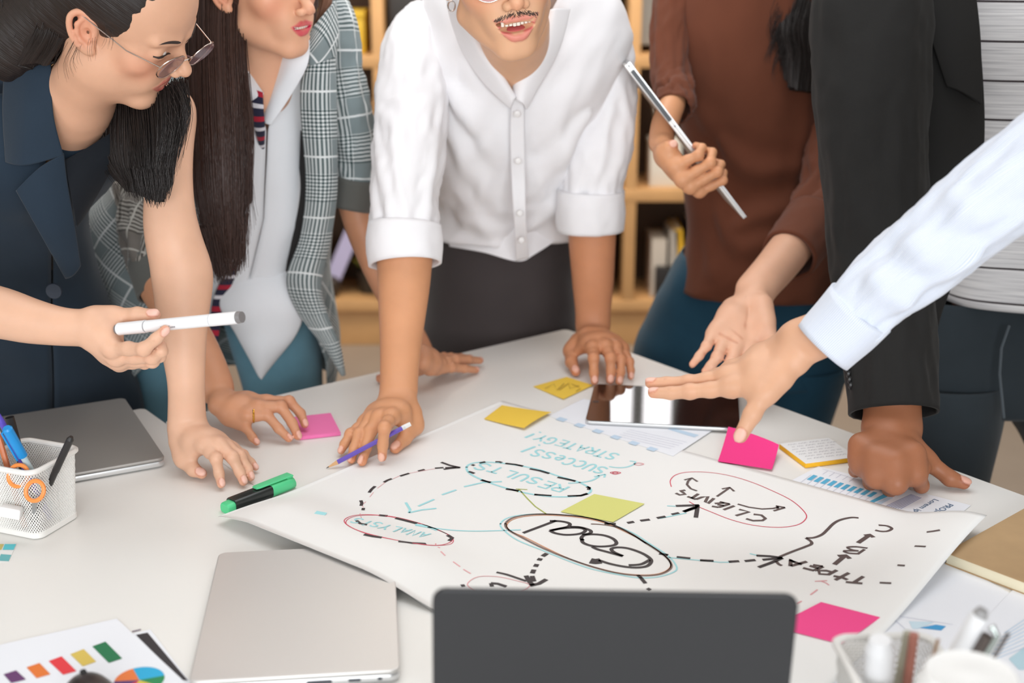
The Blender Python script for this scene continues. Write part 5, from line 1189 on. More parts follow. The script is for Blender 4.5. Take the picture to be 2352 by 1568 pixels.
# ================================================================ heads
def head_prims(o):
    g = lambda k, d: o.get(k, d)
    jw, ny, my, ey, mo, cz = g('jaw', 1.), g('nose_y', 0.), g('mouth_y', 0.), g('eye_y', 0.), g('open', 0.), g('chin_z', 0.)
    I = np.eye(3); b = []; subs = []
    b += [ell((0, -.012, .035), I, (.072, .090, .080), .03), ell((0, -.045, -.012), I, (.056, .055, .060), .03), ell((0, .034, .040), I, (.058, .050, .056), .03),
          ell((0, .030, -.030), I, (.058 * jw, .054, .074), .03)]
    for s in (-1, 1):
        b += [ell((s * .040, .053, -.024), I, (.023, .021, .021), .02), cap((s * .049 * jw, .002, -.068), (s * .015, .060, -.102 + cz), .016, .012, .03),
              cap((s * .013, .080 + ey * .5, .018), (s * .044, .066 + ey, .020), .0068, .006, .012),
              ell((s * .024, .070 + my * .6, -.056), I, (.013, .014, .020), .02)]
    cyy = g('chin_y', 0.)
    b += [cap((-.006, .066 + my * .5 + cyy, -.100 + cz), (.006, .066 + my * .5 + cyy, -.100 + cz), .0145, .0145, .02), ell((0, .064 + my, -.066 - mo * .3), I, (.030, .024, .027 + mo * .3), .014)]
    nz, cy = g('nose_z', 0.), g('chin_y', 0.)
    b += [cap((0, .078 + ny * .3 + g('bridge', 0.), .006), (0, .099 + ny, -.033 + nz), .0062, .0082, .010), cap((0, .1025 + ny, -.0375 + nz), (0, .1015 + ny, -.0385 + nz), .0088, .0088, .006)]
    for s in (-1, 1): b.append(ell((s * .0122, .094 + ny * .8, -.0415 + nz), I, (.0066, .0092, .0066), .005)); subs.append(ell((s * .0062, .100 + ny * .8, -.0475 + nz), I, (.0032, .0046, .0032), .002))
    ys_ = np.linspace(.14, .0, 281)
    def sf(x, z):
        d = sdf_eval(b, (), (), np.stack([np.full_like(ys_, x), ys_, np.full_like(ys_, z)], 1)); return ys_[np.argmax(d < 0)]
    sm = g('smile', 0.); lk = g('lip', 1.); lips = []; mw = .022 + .0042 * sm; zc = -.0660 + .0036 * sm
    U_ = [(1., zc, .0014), (.62, -.0640 + .0012 * sm, .0030), (.24, -.0612 + mo * .05, .0042), (0, -.0622 + mo * .05, .0040)]
    L_ = [(.96, zc - .0008, .0014), (.62, -.0695 - mo * .72 + .0012 * sm, .0036), (.26, -.0735 - mo, .0052), (0, -.0740 - mo, .0054)]
    for s in (-1, 1):
        for Q in (U_, L_):
            pts = [(s * x * mw, sf(s * x * mw, z) - r * lk * .30, z, r * lk) for x, z, r in Q]; pts = cr(pts, 3)
            for p, q in zip(pts, pts[1:]): lips.append(cap(p[:3], q[:3], p[3], q[3], .003))
    b += [(*p[:-1], .0025) for p in lips]
    ym = sf(0, -.067 - mo * .5)
    if mo > .002: subs += [ell((0, ym + .004, -.0672 - mo * .50), I, (mw - .0035, .024, .0008 + mo * .50), .0015), ell((s * (mw - .008), ym, -.0655 - mo * .2 + .001 * sm), I, (.006, .02, .0006 + mo * .22), .001)]
    else:
        for s in (-1, 1):
            pts = cr([(s * x * mw, sf(s * x * mw, z) + .0012, z) for x, z in ((1, zc - .0003), (.6, -.0668 + .0010 * sm), (.25, -.0668), (0, -.0674))], 2)
            for p, q in zip(pts, pts[1:]): subs.append(cap(p, q, .0007, .0009, .0012))
    o['_ym'] = ym
    # eyes
    for s in (-1, 1):
        subs.append(ell((s * .031, .090 + ey, .002), I, (.016, .0115, .0095), .010))
    lids = []
    for s in (-1, 1): lids.append(ell((s * .031, .0675 + ey, .0), I, (.0142, .0134, .0126), .006))
    eyeslit = [ell((s * .031, .0805 + ey, g('slit_z', -.0015)), np.array(((math.cos(.10 * s), 0, math.sin(.10 * s)), (0, 1, 0), (-math.sin(.10 * s), 0, math.cos(.10 * s)))), (.0148, .0075, g('slit', .0036)), .0015) for s in (-1, 1)]
    # ears
    tilt = g('ear_tilt', .15); ct, st = math.cos(tilt), math.sin(tilt); ears = []
    for s in (-1, 1):
        def E(y, z, x=0.): return (s * (.0715 + x + .010 * max(0, (.012 - y)) / .028), -.012 + y * ct - z * st, -.012 + z * ct + y * st)
        hx = [E(.013, -.001, -.001), E(.0145, .013), E(.008, .0255), E(-.003, .0295), E(-.0130, .0235), E(-.0165, .011), E(-.0150, -.004), E(-.0090, -.0170), E(-.0010, -.0255), E(.0065, -.0265)]
        hp = cr(hx, 3)
        for a, c in zip(hp, hp[1:]): ears.append(cap(a, c, .0036, .0036, .003))
        ears += [cap(E(.004, -.021), E(.0055, -.0235), .0062, .0058, .006), cap(E(.009, -.012, -.002), E(.010, .016, -.004), .0050, .0050, .006)]
        ears.append(('f', npv(E(-.002, -.015, -.004)), npv(E(-.001, .020, -.004)), np.array((0, 1., 0)), .012, .013, .0036, .0036, .005))
        for a, c in zip(*[(q, q[1:]) for q in [[E(.002, .021, .001), E(-.006, .012, .001), E(-.0075, .001, .001), E(-.004, -.010, .001), E(.003, -.0145, .001)]]][0]): ears.append(cap(a, c, .0032, .0032, .003))
        ears.append(cap(E(.0120, -.003, .002), E(.0125, -.006, .002), .0044, .0044, .004))
        subs.append(ell(E(.0045, -.001, .004), np.array(((1, 0, 0), (0, ct, st), (0, -st, ct))), (.0085, .0072, .0088), .003)); subs.append(ell(E(.006, -.0105, .004), I, (.006, .0030, .0040), .003))
    return b, lids, eyeslit, ears, subs, lips
def head(parent, R, t, sc, tone, o, neck_world=(), neck_extra=(), h=.0018):
    """returns the (V, F), tint of the skin; adds eyes, brows, lashes, teeth to the parent"""
    R = np.array(R); t = np.array(t); b, lids, slit, ears, subs, lips = head_prims(o)
    inv = lambda p: R.T @ (npv(p) - t) / sc
    nk = []
    for n in neck_world: nk.append(cap(inv(n[0]), inv(n[1]), n[2] / sc, n[3] / sc, n[4] if len(n) > 4 else .03))
    nf = o.get('neck_fine', 2); core = nk[nf - 1:]; base = b + nk[:nf]; groups = [(ears, .006)]
    V0, F = sdf_mesh(base + lids, groups, subs[:0] + slit_order(subs, slit), h)
    pinkl = o.get('lip_color', (190, 60, 72)); coats = []
    warm = tuple(int(v) for v in (min(255, tone[0] + 2), tone[1] * .86, tone[2] * .84))
    for s in (-1, 1):
        coats.append((ell((s * .043, .058, -.028), np.eye(3), (.022, .028, .022)), warm, .018, .62)); coats.append((ell((s * .08, -.012, -.004), np.eye(3), (.012, .024, .030)), warm, .01, .55))
    coats.append((ell((0, .106, -.040), np.eye(3), (.012, .012, .010)), warm, .008, .4))
    coats += [(('c', p[1], p[2], p[3] * 1.12 + .0003, p[4] * 1.12 + .0003, p[5]), pinkl, .0014, .92) for p in lips]
    if o.get('shade'): coats += [(('c', np.array(a, float), np.array(c, float), ra, ra, 0), cc, sf, stg) for a, c, ra, cc, sf, stg in o['shade']]
    tint = paint(V0, tone, coats)
    W = lambda v: (R @ (np.asarray(v, float).reshape(-1, 3) * sc).T).T + t
    V = W(V0)
    Vc, Fc = sdf_mesh(core, (), (), .007); tint = np.concatenate([tint, paint(Vc, tone, [])]); F = np.concatenate([F, Fc + len(V)]); V = np.concatenate([V, W(Vc)])
    allsub = slit_order(subs, slit)
    ys = np.linspace(.16, -.06, 440)
    def surf(x, z):
        X = np.stack([np.full_like(ys, x), ys, np.full_like(ys, z)], 1); d = sdf_eval(base + lids, groups, allsub, X); k = np.argmax(d < 0); return ys[k]
    def wv(x, y, z): return Vector(W((x, y, z))[0])
    ey = o.get('eye_y', 0.)
    SCL, IRI = mat('eye_white', (226, 220, 214), .2, spec=.6), mat('iris_dark', (38, 24, 18), .1, spec=.8)
    HB = mat('brow_hair', (52, 40, 36), .7)
    for s in (-1, 1):
        c = np.array((s * .031, .0662 + ey, 0.)); gz = o.get('gaze', (0, 1, -.1)); gz = np.array(gz) / np.linalg.norm(gz)
        uu = np.cross(gz, (0, 0, 1)); uu /= np.linalg.norm(uu); vv = np.cross(uu, gz); R3 = []
        for a in np.linspace(0, math.pi, 13):
            R3.append([wv(*(c + .0118 * (gz * math.cos(a) + math.sin(a) * (uu * math.cos(q) + vv * math.sin(q))))) for q in np.linspace(0, 2 * math.pi, 21)[:-1]])
        e = sadd('eye', rings(R3[1:-1]), SCL, parent); ir = sadd('iris', rings([[wv(*(c + .01215 * (gz * math.cos(a) + math.sin(a) * (uu * math.cos(q) + vv * math.sin(q))))) for q in np.linspace(0, 2 * math.pi, 21)[:-1]] for a in (.48, .3, .12)]), IRI, e)
        ln = []                                                          # lash line on the upper lid edge
        sz = o.get('slit_z', -.0015) + o.get('slit', .0036) * 1.1
        for k in np.linspace(-1, 1, 9):
            x = s * .031 + k * .0148; z = sz - .0026 * k * k + .0012 * k * s; ln.append(wv(x, surf(x, z + .0006) + .0006, z))
        sadd('eyelashes', tube(ln, [q_ * o.get('lash', 1.) for q_ in ([.0004, .0008, .0009, .0010, .0010, .0010, .0011, .0011, .0007] if s > 0 else [.0007, .0011, .0011, .0010, .0010, .0010,   .0009, .0008, .0004])], 6), HB, parent)
        br = []
        for k in np.linspace(0, 1, 8):
            x = s * (.0145 + .033 * k); z = .0195 + .0055 * math.sin(k * 2.2) - .003 * k + o.get('brow_z', 0.); br.append(wv(x, surf(x, z) - .0006, z))
        rr = np.array([.0016, .0025, .0027, .0026, .0024, .0020, .0015, .0006]) * o.get('brow', 1.)
        sadd('eyebrow', tube(br, list(rr), 8), HB, parent)
    if o.get('open', 0) > .002:
        my, mo = o.get('mouth_y', 0.), o['open']
        TE = mat('teeth', (238, 230, 216), .25, spec=.6)
        for k in range(8):
            x = (k - 3.5) * .0053; yy = o['_ym'] - .0045 - 9. * x * x; wd = .0050 if k in (3, 4) else .0046; hh = (.0092 if k in (3, 4) else .0082)
            g = rbox(wd, .004, hh, .0016, .0008, 3); sadd('tooth', ([wv(x + p.x, yy + p.y, -.0635 - hh + .001 + p.z) for p in g[0]], g[1]), TE, parent)
        g = lathe([(.0001, -.001), (.018, 0), (.019, .003), (.012, .006), (.0001, .007)], 18)
        sadd('tongue', ([wv(p.x, o['_ym'] - .022 + p.y * .8, -.0715 - mo * .75 + p.z) for p in g[0]], g[1]), mat('tongue_pink', (196, 96, 96), .4), parent)
    return (V, F), tint, wv, surf
def slit_order(subs, slit): return list(subs) + list(slit)
def neck_shell(): pass
def hair_cap(parent, R, t, sc, m, prims, subs, name='hair', h=.0028, amp=.0016):
    """hair lying on the skull, in head coordinates"""
    R = np.array(R); t = np.array(t)
    def disp(X): return amp * ridged(np.stack([X[:, 0] * 90, X[:, 1] * 18 + X[:, 2] * 10, X[:, 2] * 60 + X[:, 1] * 40], 1))
    V, F = sdf_mesh(prims, (), subs, h, disp); V = (R @ (V * sc).T).T + t
    uv = np.stack([V[:, 0] * .5 + V[:, 2] * .6, V[:, 1] * .2 + V[:, 0] * .1], 1)
    o = mesh(name, V.tolist(), F.tolist(), m, parent, True, uv); return o
# ================================================================ woman with glasses, sleeveless navy blazer
HAIRB = hair_material('black_hair', (26, 21, 19), (46, 36, 33))
HAIRD = hair_material('dark_brown_hair', (38, 24, 20), (84, 56, 46))
NAVY = fabric('navy_wool', (36, 50, 64), .8, 1500, .2, .12, .06)
NAVYD = fabric('navy_dark', (24, 28, 34), .85, 1500, .2, .08, .06)  # darker navy for trousers and far lapel, the lapel's shade put into the colour
W1 = thing('person', 'woman with round glasses and sleeveless navy blazer leaning in, holding a white marker', 'person', (-.75, 2.2, 0))
TONE1 = (222, 176, 148)
R1 = [[-0.3285, 0.8239, 0.4618], [-0.9013, -0.1273, -0.414], [-0.2823, -0.5523, 0.7844]]; t1 = [-0.5085, 1.7700, 1.3925]; s1 = .968
H1 = dict(jaw=.94, nose_y=.004, nose_z=.011, bridge=.004, mouth_y=-.006, chin_y=.004, eye_y=.006, neck_fine=3, ear_tilt=.42, lip_color=(176, 44, 62), smile=.6, slit=.0026, slit_z=-.0034, gaze=(0, .8, -.6), lip=.72, brow=.9, lash=1.6)
nk1 = [(P(228, 140, 1.74), P(170, 235, 1.83), .045, .047), (P(170, 235, 1.83), P(125, 360, 1.93), .048, .060), (P(125, 360, 1.96), P(60, 520, 2.12), .06, .08),
       (P(150, 330, 1.98), P(-60, 330, 2.0), .040, .040), (P(160, 330, 1.97), P(360, 290, 1.945), .040, .042)]
hd1, tint1, wv1, surf1 = head(W1, R1, t1, s1, (218, 168, 138), H1, nk1)
# left arm, straight down onto the table
stL = [(385, 255, 1.90, 62), (386, 330, 1.885, 52), (388, 420, 1.87, 48), (390, 500, 1.865, 53), (401, 560, 1.865, 57), (417, 620, 1.87, 62, .8), (420, 660, 1.875, 59, .85), (419, 720, 1.875, 53, .9), (422, 800, 1.87, 44.5, .9), (428, 880, 1.87, 36.5, .85), (429, 940, 1.88, 36, .8), (430, 985, 1.885, 38, .75)]
z7 = zoomed(380, 880, 4.481)
def TH(z, q): x, y = z(q[:2]); return T(x, y, TZ + q[2])
def hand_T(z, wrist, ww, fs, th, **k):
    return hand(TH(z, wrist), ww, [[TH(z, j) for j in f] for f in fs], [TH(z, j) for j in th], **k)
hL1 = hand_T(z7, (225, 480, .058), Vector((.024, .004, 0)),
   [[(400, 640, .050), (522, 775, .040), (552, 930, .018), (580, 1072, .006)], [(545, 640, .050), (688, 760, .038), (765, 915, .017), (815, 1045, .006)],
    [(630, 660, .044), (765, 745, .034), (845, 880, .016), (890, 998, .006)], [(690, 680, .034), (800, 735, .028), (880, 815, .014), (950, 890, .006)]],
   [(130, 620, .040), (185, 800, .022), (290, 890, .014), (415, 950, .010)], s=.90, thumb_up=(.2, -.6, .8))
aL = arm_part(stL, hL1, TONE1)
# right arm from the left edge, holding the marker
z6b = zoomed(0, 640, 5.6)
def PD(z, q): x, y = z(q[:2]); return P(x, y, q[2])
stR = [(-330, 330, 1.90, 62), (-280, 520, 1.84, 62), (-170, 680, 1.74, 66), (-80, 705, 1.70, 62), (0, 718, 1.68, 53), (71, 737, 1.67, 45), (143, 750, 1.665, 37, .9), (196, 753, 1.66, 35, .8), (225, 757, 1.655, 38, .7)]
hR1 = hand(PD(z6b, (1190, 640, 1.655)), Vector((.004, -.010, -.024)),
   [[PD(z6b, q) for q in f] for f in (
      [(1450, 900, 1.640), (1850, 905, 1.605), (2010, 770, 1.595), (2165, 615, 1.590)], [(1500, 1010, 1.655), (1960, 1010, 1.625), (2080, 930, 1.612), (2080, 820, 1.622)],
      [(1530, 1060, 1.675), (1960, 1060, 1.650), (2060, 1000, 1.635), (2010, 900, 1.645)], [(1540, 1090, 1.690), (1860, 1085, 1.670), (1960, 1040, 1.655), (1900, 960, 1.660)])],
   [PD(z6b, q) for q in ((1260, 500, 1.665), (1510, 480, 1.668), (1770, 462, 1.655), (2055, 470, 1.640))], s=.92, up=(-.3, -.7, .5), thumb_up=(.1, -.5, .8))
aR = arm_part(stR, hR1, TONE1, split=3)
body_mesh('body', [hd1, aL[0], aR[0]], [tint1, aL[1], aR[1]], SKIN, W1)
# blazer
tr1 = [(215, -130, 300, 1.92, .10), (300, -160, 318, 1.93, .115), (400, -175, 292, 1.96, .125), (470, -178, 245, 2.0, .13), (525, -176, 196, 2.04, .125), (640, -165, 208, 2.14, .12), (760, -160, 240, 2.23, .12), (860, -165, 268, 2.31, .115), (950, -170, 306, 2.38, .115), (1060, -170, 330, 2.43, .12)]
torso('blazer', tr1, NAVY, W1, yaw=.15, fold=cloth_folds(.006, 9, 2.), gap=[(215, 112, 236), (300, 132, 196), (362, 144, 150), (1060, 150, 151)], thick=.004)
patch('collar', [[(10, 150, 1.80), (5, 250, 1.80), (12, 372, 1.82)], [(70, 140, 1.775), (62, 260, 1.775), (60, 378, 1.80)], [(116, 135, 1.765), (122, 260, 1.77), (146, 356, 1.80)]], NAVY, W1, thick=.003, bulge=.004)
patch('lapel', [[(36, 438, 1.815), (60, 480, 1.825), (105, 560, 1.86), (150, 640, 1.92)], [(90, 385, 1.80), (105, 450, 1.82), (135, 540, 1.855), (168, 630, 1.915)], [(147, 352, 1.80), (155, 420, 1.825), (172, 520, 1.86), (186, 610, 1.91)]], NAVY, W1, thick=.003, bulge=.003)
patch('lapel', [[(147, 370, 1.815), (160, 430, 1.83), (178, 520, 1.86)], [(200, 340, 1.825), (205, 400, 1.835), (190, 505, 1.87)], [(262, 300, 1.845), (270, 360, 1.85), (200, 490, 1.88)]], NAVYD, W1, thick=.003)
for px, py in ((124, 668), (30, 690)):
    c = P(px, py, 2.0); M = basis((1, 0, 0), Vector((0, 1, 0)).cross(Vector((1, 0, 0))) * -1, c)
    sadd('button', xf(M, lathe([(.0005, -.002), (.011, -.002), (.0125, 0), (.0118, .0022), (.009, .0018), (.0005, .0014)], 24)), mat('navy_button', (40, 50, 66), .4), W1)
# trousers to the floor
def trouser_leg(name, px, D0, hw, m, parent, foot, top_py=930, knee=None):
    a = P(px, top_py, D0); b = Vector((foot[0], foot[1], .09)); mid = (a + b) / 2 + Vector((0, -.02, 0)); R = []
    for f in np.linspace(0, 1, 14):
        p = (a * (1 - f) ** 2 + mid * 2 * f * (1 - f) + b * f * f); r = hw * (1 - .42 * f); R.append([p + Vector((math.cos(q) * r, math.sin(q) * r * .95, 0)) for q in np.linspace(0, 2 * math.pi, 25)[:-1]])
    sadd(name, rings(R), m, parent)
    sh = Matrix.Translation((foot[0], foot[1] - .05, 0)); Rr = []
    for z, k in ((0.0005, .96), (.012, 1.0), (.03, .97), (.055, .8), (.085, .55)): Rr.append([(x * k, y * k + (.0 if z < .04 else .03), z) for x, y in rrect(.09, .25, .044, 5)])
    sadd('shoe', xf(sh, rings(Rr)), mat('shoe_dark', (40, 38, 38), .5), parent)
for s, px in ((-1, -40), (1, 210)): trouser_leg('trouser_leg', px, 2.42, .095, NAVYD, W1, (-.82 + (.20 if s > 0 else 0), 2.42), 1010)
# hair
hp = [ell((0, -.016, .040), np.eye(3), (.079, .098, .086), .03), ell((0, -.060, -.010), np.eye(3), (.066, .060, .075), .03), cap((0, -.090, -.06), (.02, -.13, -.15), .055, .05, .04)]
hs = [ell((0, .100, -.030), np.eye(3), (.080, .068, .100), .012), ell((.085, -.010, -.028), np.eye(3), (.024, .028, .042), .008), ell((-.085, -.010, -.028), np.eye(3), (.024, .028, .042), .008), ell((0, .02, -.10), np.eye(3), (.075, .075, .06), .01)]
hair_cap(W1, R1, t1, s1, HAIRB, hp, hs)
lock = [[(236, 225, 1.87), (222, 300, 1.868), (236, 375, 1.86), (290, 438, 1.84)], [(320, 225, 1.80), (328, 320, 1.79), (335, 400, 1.79), (345, 458, 1.795)], [(378, 200, 1.775), (385, 290, 1.77), (372, 380, 1.775), (372, 462, 1.785)], [(420, 185, 1.79), (426, 250, 1.785), (414, 320, 1.78), (404, 380, 1.785), ][:3] + [(388, 425, 1.785)]]
hfold = lambda A, L, X: .006 * noise3(np.stack([A * 9, L * 1.2, A * 0], 1)) + .003 * noise3(np.stack([A * 40, L * 2, A * 0], 1))
patch('hair_lock', lock, HAIRB, W1, nu=60, nv=40, thick=.006, fold=hfold)
strands('hair_strands', [[P(*q) for q in c] for c in lock], HAIRB, W1, 420, .0035, .0008, 3)
strands('hair_strands', [[P(*q) for q in c] for c in ([(420, 200, 1.77), (432, 260, 1.765), (415, 330, 1.77), (398, 390, 1.775)], [(400, 180, 1.765), (425, 230, 1.76), (425, 300, 1.77), (392, 440, 1.775)], [(350, 400, 1.77), (355, 440, 1.775), (350, 468, 1.78)])], HAIRB, W1, 46, .003, .0005, 4)
strands('hair_strands', [[P(*q) for q in c] for c in ([(280, 380, 1.835), (290, 425, 1.83), (300, 452, 1.83)], [(330, 390, 1.785), (338, 440, 1.79), (345, 470, 1.795)], [(365, 390, 1.775), (370, 440, 1.78), (366, 472, 1.785)], [(392, 360, 1.775), (392, 410, 1.78), (382, 452, 1.785)])], HAIRB, W1, 260, .003, .0007, 5)
bk = [[(-60, -20, 1.80), (-50, 80, 1.80), (-60, 190, 1.83)], [(40, -30, 1.73), (30, 60, 1.74), (-5, 160, 1.78)], [(120, -20, 1.70), (95, 70, 1.705), (50, 150, 1.75)], [(170, 20, 1.70), (148, 90, 1.71), (112, 150, 1.74)]]
patch('hair_lock', bk, HAIRB, W1, nu=50, nv=30, thick=.02, fold=hfold)
strands('hair_strands', [[P(*q) for q in c] for c in bk], HAIRB, W1, 160, .004, .0007, 8)
strands('hair_strands', [[P(*q) for q in c] for c in ([(165, 95, 1.66), (142, 150, 1.69), (150, 205, 1.72)], [(175, 110, 1.655), (165, 140, 1.67), (178, 168, 1.69)], [(255, 70, 1.615), (258, 95, 1.615), (250, 120, 1.62)], [(240, 60, 1.62), (240, 90, 1.62), (232, 115, 1.625)])], HAIRB, W1, 24, .0016, .00022, 9)
# glasses
def eyeglasses(label, wv, rim, lens_m, yaw=0., dz=0., pit=0., rx=.0235, rz=.0215, w=.0335, temple=True, y0=.098, ty=-.02):
    c0 = wv(0, y0, dz); t = thing('eyeglasses', label, 'glasses', tuple(c0))
    cp, sp = math.cos(pit), math.sin(pit)
    cy_, sy_ = math.cos(yaw), math.sin(yaw)
    def G(x, y, z): x, y = x * cy_ - y * sy_, x * sy_ + y * cy_; return wv(x, y0 + (y * cp - z * sp), dz + y * sp + z * cp)
    for s in (-1, 1):
        pts = [G(s * w + rx * math.cos(a), -.004 * abs(math.cos(a)) * (1 if s * math.cos(a) > 0 else 0), rz * math.sin(a)) for a in np.linspace(0, 2 * math.pi, 41)]
        sadd('rim', tube(pts, .0009, 8, False), rim, t)
        fr = [[G(s * w + k * rx * math.cos(a), d, k * rz * math.sin(a)) for a in np.linspace(0, 2 * math.pi, 33)[:-1]] for k, d in ((.97, -.0006), (.97, .0006))]
        sadd('lens', rings(fr), lens_m, t)
        if temple:
            a0 = G(s * (w + rx + .001), -.004, .006); sadd('temple', tube([G(s * (w + rx - .001), -.002, .006), a0, wv(s * .074, y0 - .03, dz * .5 + .006), wv(s * .0765, .03, .010), wv(s * .0775, -.01, .012)] if ty is None else [G(s * (w + rx - .001), -.002, .006), a0, wv(s * .075, .05, dz * .45 + .008), wv(s * .0775, ty, .012)], .0008, 8), rim, t)
        sadd('nose_pad', tube([G(s * .010, -.001, .002), G(s * .009, -.008, -.003), G(s * .0085, -.0085, -.006)], [.0006, .0016, .0014], 8), lens_m, t)
    sadd('bridge', tube([G(-(w - rx), 0, .004), G(-.005, .002, .008), G(.005, .002, .008), G(w - rx, 0, .004)], .0011, 8), rim, t)
    return t
def lens_material(name, c, tr=.85):
    m = bpy.data.materials.new(name); m.use_nodes = True; nt = m.node_tree; b = nt.nodes['Principled BSDF']
    b.inputs['Base Color'].default_value = col(*c); b.inputs['Roughness'].default_value = .05; b.inputs['Alpha'].default_value = 1 - tr; b.inputs['Specular IOR Level'].default_value = .6; return m
SILV = mat('frame_silver', (206, 190, 180), .2, metal=1.)
eyeglasses('thin silver round eyeglasses slid down the nose of the woman in navy blazer', wv1, SILV, lens_material('lens_mauve', (150, 118, 122), .60), dz=-.010, pit=-.20, y0=.1035, yaw=-.14)
# ================================================================ woman in the plaid blazer
W2 = thing('person', 'woman with long straight brown hair and grey plaid blazer over white blouse', 'person', (-.55, 2.6, 0))
TONE2 = (214, 158, 124)
R2 = [[-0.572, 0.8202, -0.0109], [-0.8129, -0.5686, -0.126], [-0.1096, -0.0632, 0.992]]; t2 = [-0.3882, 2.0895, 1.4203]; s2 = .935
H2 = dict(jaw=.95, nose_y=.003, mouth_y=.0, lip_color=(214, 36, 84), smile=.5, open=.0022, lip=.85, gaze=(0, 1, -.3))
nk2 = [(P(600, 60, 2.06), P(592, 200, 2.14), .046, .048), (P(592, 200, 2.15), P(585, 330, 2.32), .053, .065), (P(585, 330, 2.35), P(570, 560, 2.47), .07, .075),
       (P(600, 190, 2.26), P(760, 120, 2.27), .04, .04), (P(590, 200, 2.26), P(420, 180, 2.30), .04, .04)]
hd2, tint2, wv2, surf2 = head(W2, R2, t2, s2, (226, 172, 140), H2, nk2)
st = [(330, 250, 2.30, 40), (332, 420, 2.26, 40), (340, 560, 2.19, 40), (352, 640, 2.15, 38), (395, 710, 2.11, 39), (440, 770, 2.08, 40), (476, 840, 2.06, 38), (500, 900, 2.042, 36, .85)]
h2R = hand_T(z7, (530, 185, .052), Vector((.002, -.025, -.004)),
   [[(1050, 195, .048), (1272, 185, .049), (1392, 310, .030), (1446, 455, .014)], [(960, 250, .050), (1188, 240, .049), (1305, 410, .027), (1378, 580, .007)],
    [(850, 330, .042), (1045, 325, .041), (1165, 465, .023), (1298, 596, .006)], [(770, 400, .030), (825, 450, .026), (895, 555, .014), (962, 632, .005)]],
   [(640, 230, .034), (800, 250, .020), (960, 240, .013), (1080, 240, .010)], s=.93)
a2R = arm_part(st, h2R, (206, 148, 114), split=2)
z8 = zoomed(740, 780, 4.9)
st = [(790, 200, 2.27, 36), (806, 400, 2.29, 36), (818, 470, 2.30, 37), (842, 550, 2.31, 34), (878, 640, 2.32, 30), (925, 730, 2.325, 27), (958, 790, 2.33, 25, .8), (968, 820, 2.33, 25, .8)]
h2L = hand_T(z8, (1120, 190, .066), Vector((-.004, .024, .010)),
   [[(1290, 318, .034), (1450, 312, .028), (1600, 325, .018), (1756, 343, .006)], [(1310, 262, .040), (1490, 225, .034), (1640, 225, .024), (1796, 236, .010)],
    [(1300, 232, .038), (1440, 205, .030), (1560, 200, .020), (1680, 205, .008)], [(1270, 215, .032), (1370, 190, .024), (1450, 185, .016), (1530, 188, .008)]],
   [(1060, 290, .036), (930, 370, .022), (780, 430, .014), (612, 440, .008)], s=.92)
a2L = arm_part(st, h2L, (206, 148, 114), split=1)
body_mesh('body', [hd2, a2R[0], a2L[0]], [tint2, a2R[1], a2L[1]], SKIN, W2)
BLOUSE = fabric('white_blouse', (236, 238, 242), .8, 1600, .15, .2, .02)
torso('blouse', [(165, 500, 690, 2.19, .085), (250, 480, 700, 2.22, .10), (400, 470, 712, 2.28, .108), (520, 470, 705, 2.33, .105), (640, 465, 700, 2.39, .105), (740, 470, 705, 2.44, .11)], BLOUSE, W2, yaw=.25, fold=cloth_folds(.012, 11, 4., rot=.3),
      gap=[(165, 560, 690), (225, 574, 640), (292, 602, 606), (500, 596, 597), (740, 540, 541)], thick=.003)
patch('shirt_tail', [[(508, 545, 2.33), (500, 690, 2.295), (540, 770, 2.32), (596, 866, 2.345)], [(580, 545, 2.31), (590, 680, 2.285), (605, 770, 2.31), (600, 864, 2.345)], [(690, 545, 2.33), (700, 680, 2.305), (684, 762, 2.33), (604, 862, 2.345)]], BLOUSE, W2, thick=.002, bulge=.012, fold=cloth_folds(.004, 12, 6.))
patch('collar', [[(712, 92, 2.055), (706, 150, 2.065), (668, 220, 2.09), (622, 288, 2.115)], [(672, 112, 2.06), (668, 160, 2.07), (640, 215, 2.095), (612, 280, 2.12)], [(640, 118, 2.085), (636, 160, 2.09), (622, 208, 2.11), (606, 262, 2.13)]], BLOUSE, W2, thick=.003, bulge=.006)
patch('collar', [[(560, 138, 2.06), (578, 172, 2.07), (606, 214, 2.085)], [(558, 160, 2.05), (572, 200, 2.06), (600, 226, 2.08)], [(556, 190, 2.06), (564, 220, 2.065), (576, 236, 2.08)]], BLOUSE, W2, thick=.002)
m_sc = striped('scarf_stripes', (44, 44, 66), (226, 222, 228), 1, .022, .34); m_sc = striped('scarf', None, (176, 38, 58), 1, .044, .22, base=m_sc)
patch('scarf', [[(562, 196, 2.075), (566, 250, 2.085), (584, 296, 2.11), (598, 360, 2.170), (598, 430, 2.195), (578, 500, 2.225), (530, 600, 2.265), (488, 690, 2.30), (484, 782, 2.32)], [(604, 212, 2.075), (606, 255, 2.085), (609, 296, 2.108), (607, 360, 2.166), (606, 430, 2.191), (588, 500, 2.22), (556, 600, 2.26), (518, 690, 2.295), (500, 785, 2.315)]], m_sc, W2, nu=10, thick=.002, bulge=.003)
PLAID = plaid('glen_plaid', (38, 62, 62), (128, 140, 142), (226, 230, 230), .108, .0064)
PLAIDS = plaid('glen_plaid_turned', (38, 62, 62), (128, 140, 142), (226, 230, 230), .108, .0064, .62)
LIN = fabric('jacket_lining', (40, 38, 38), .8, 1500, .1, .2)
CUFFG = fabric('cuff_grey', (96, 96, 92), .85, 1500, .2, .2)
jr = [(95, 440, 790, 2.24, .105), (200, 380, 792, 2.26, .118), (330, 300, 780, 2.30, .125), (450, 250, 774, 2.35, .13), (530, 200, 766, 2.39, .13), (640, 210, 752, 2.43, .13), (740, 244, 762, 2.47, .13), (860, 268, 778, 2.51, .13), (935, 296, 772, 2.54, .13)]
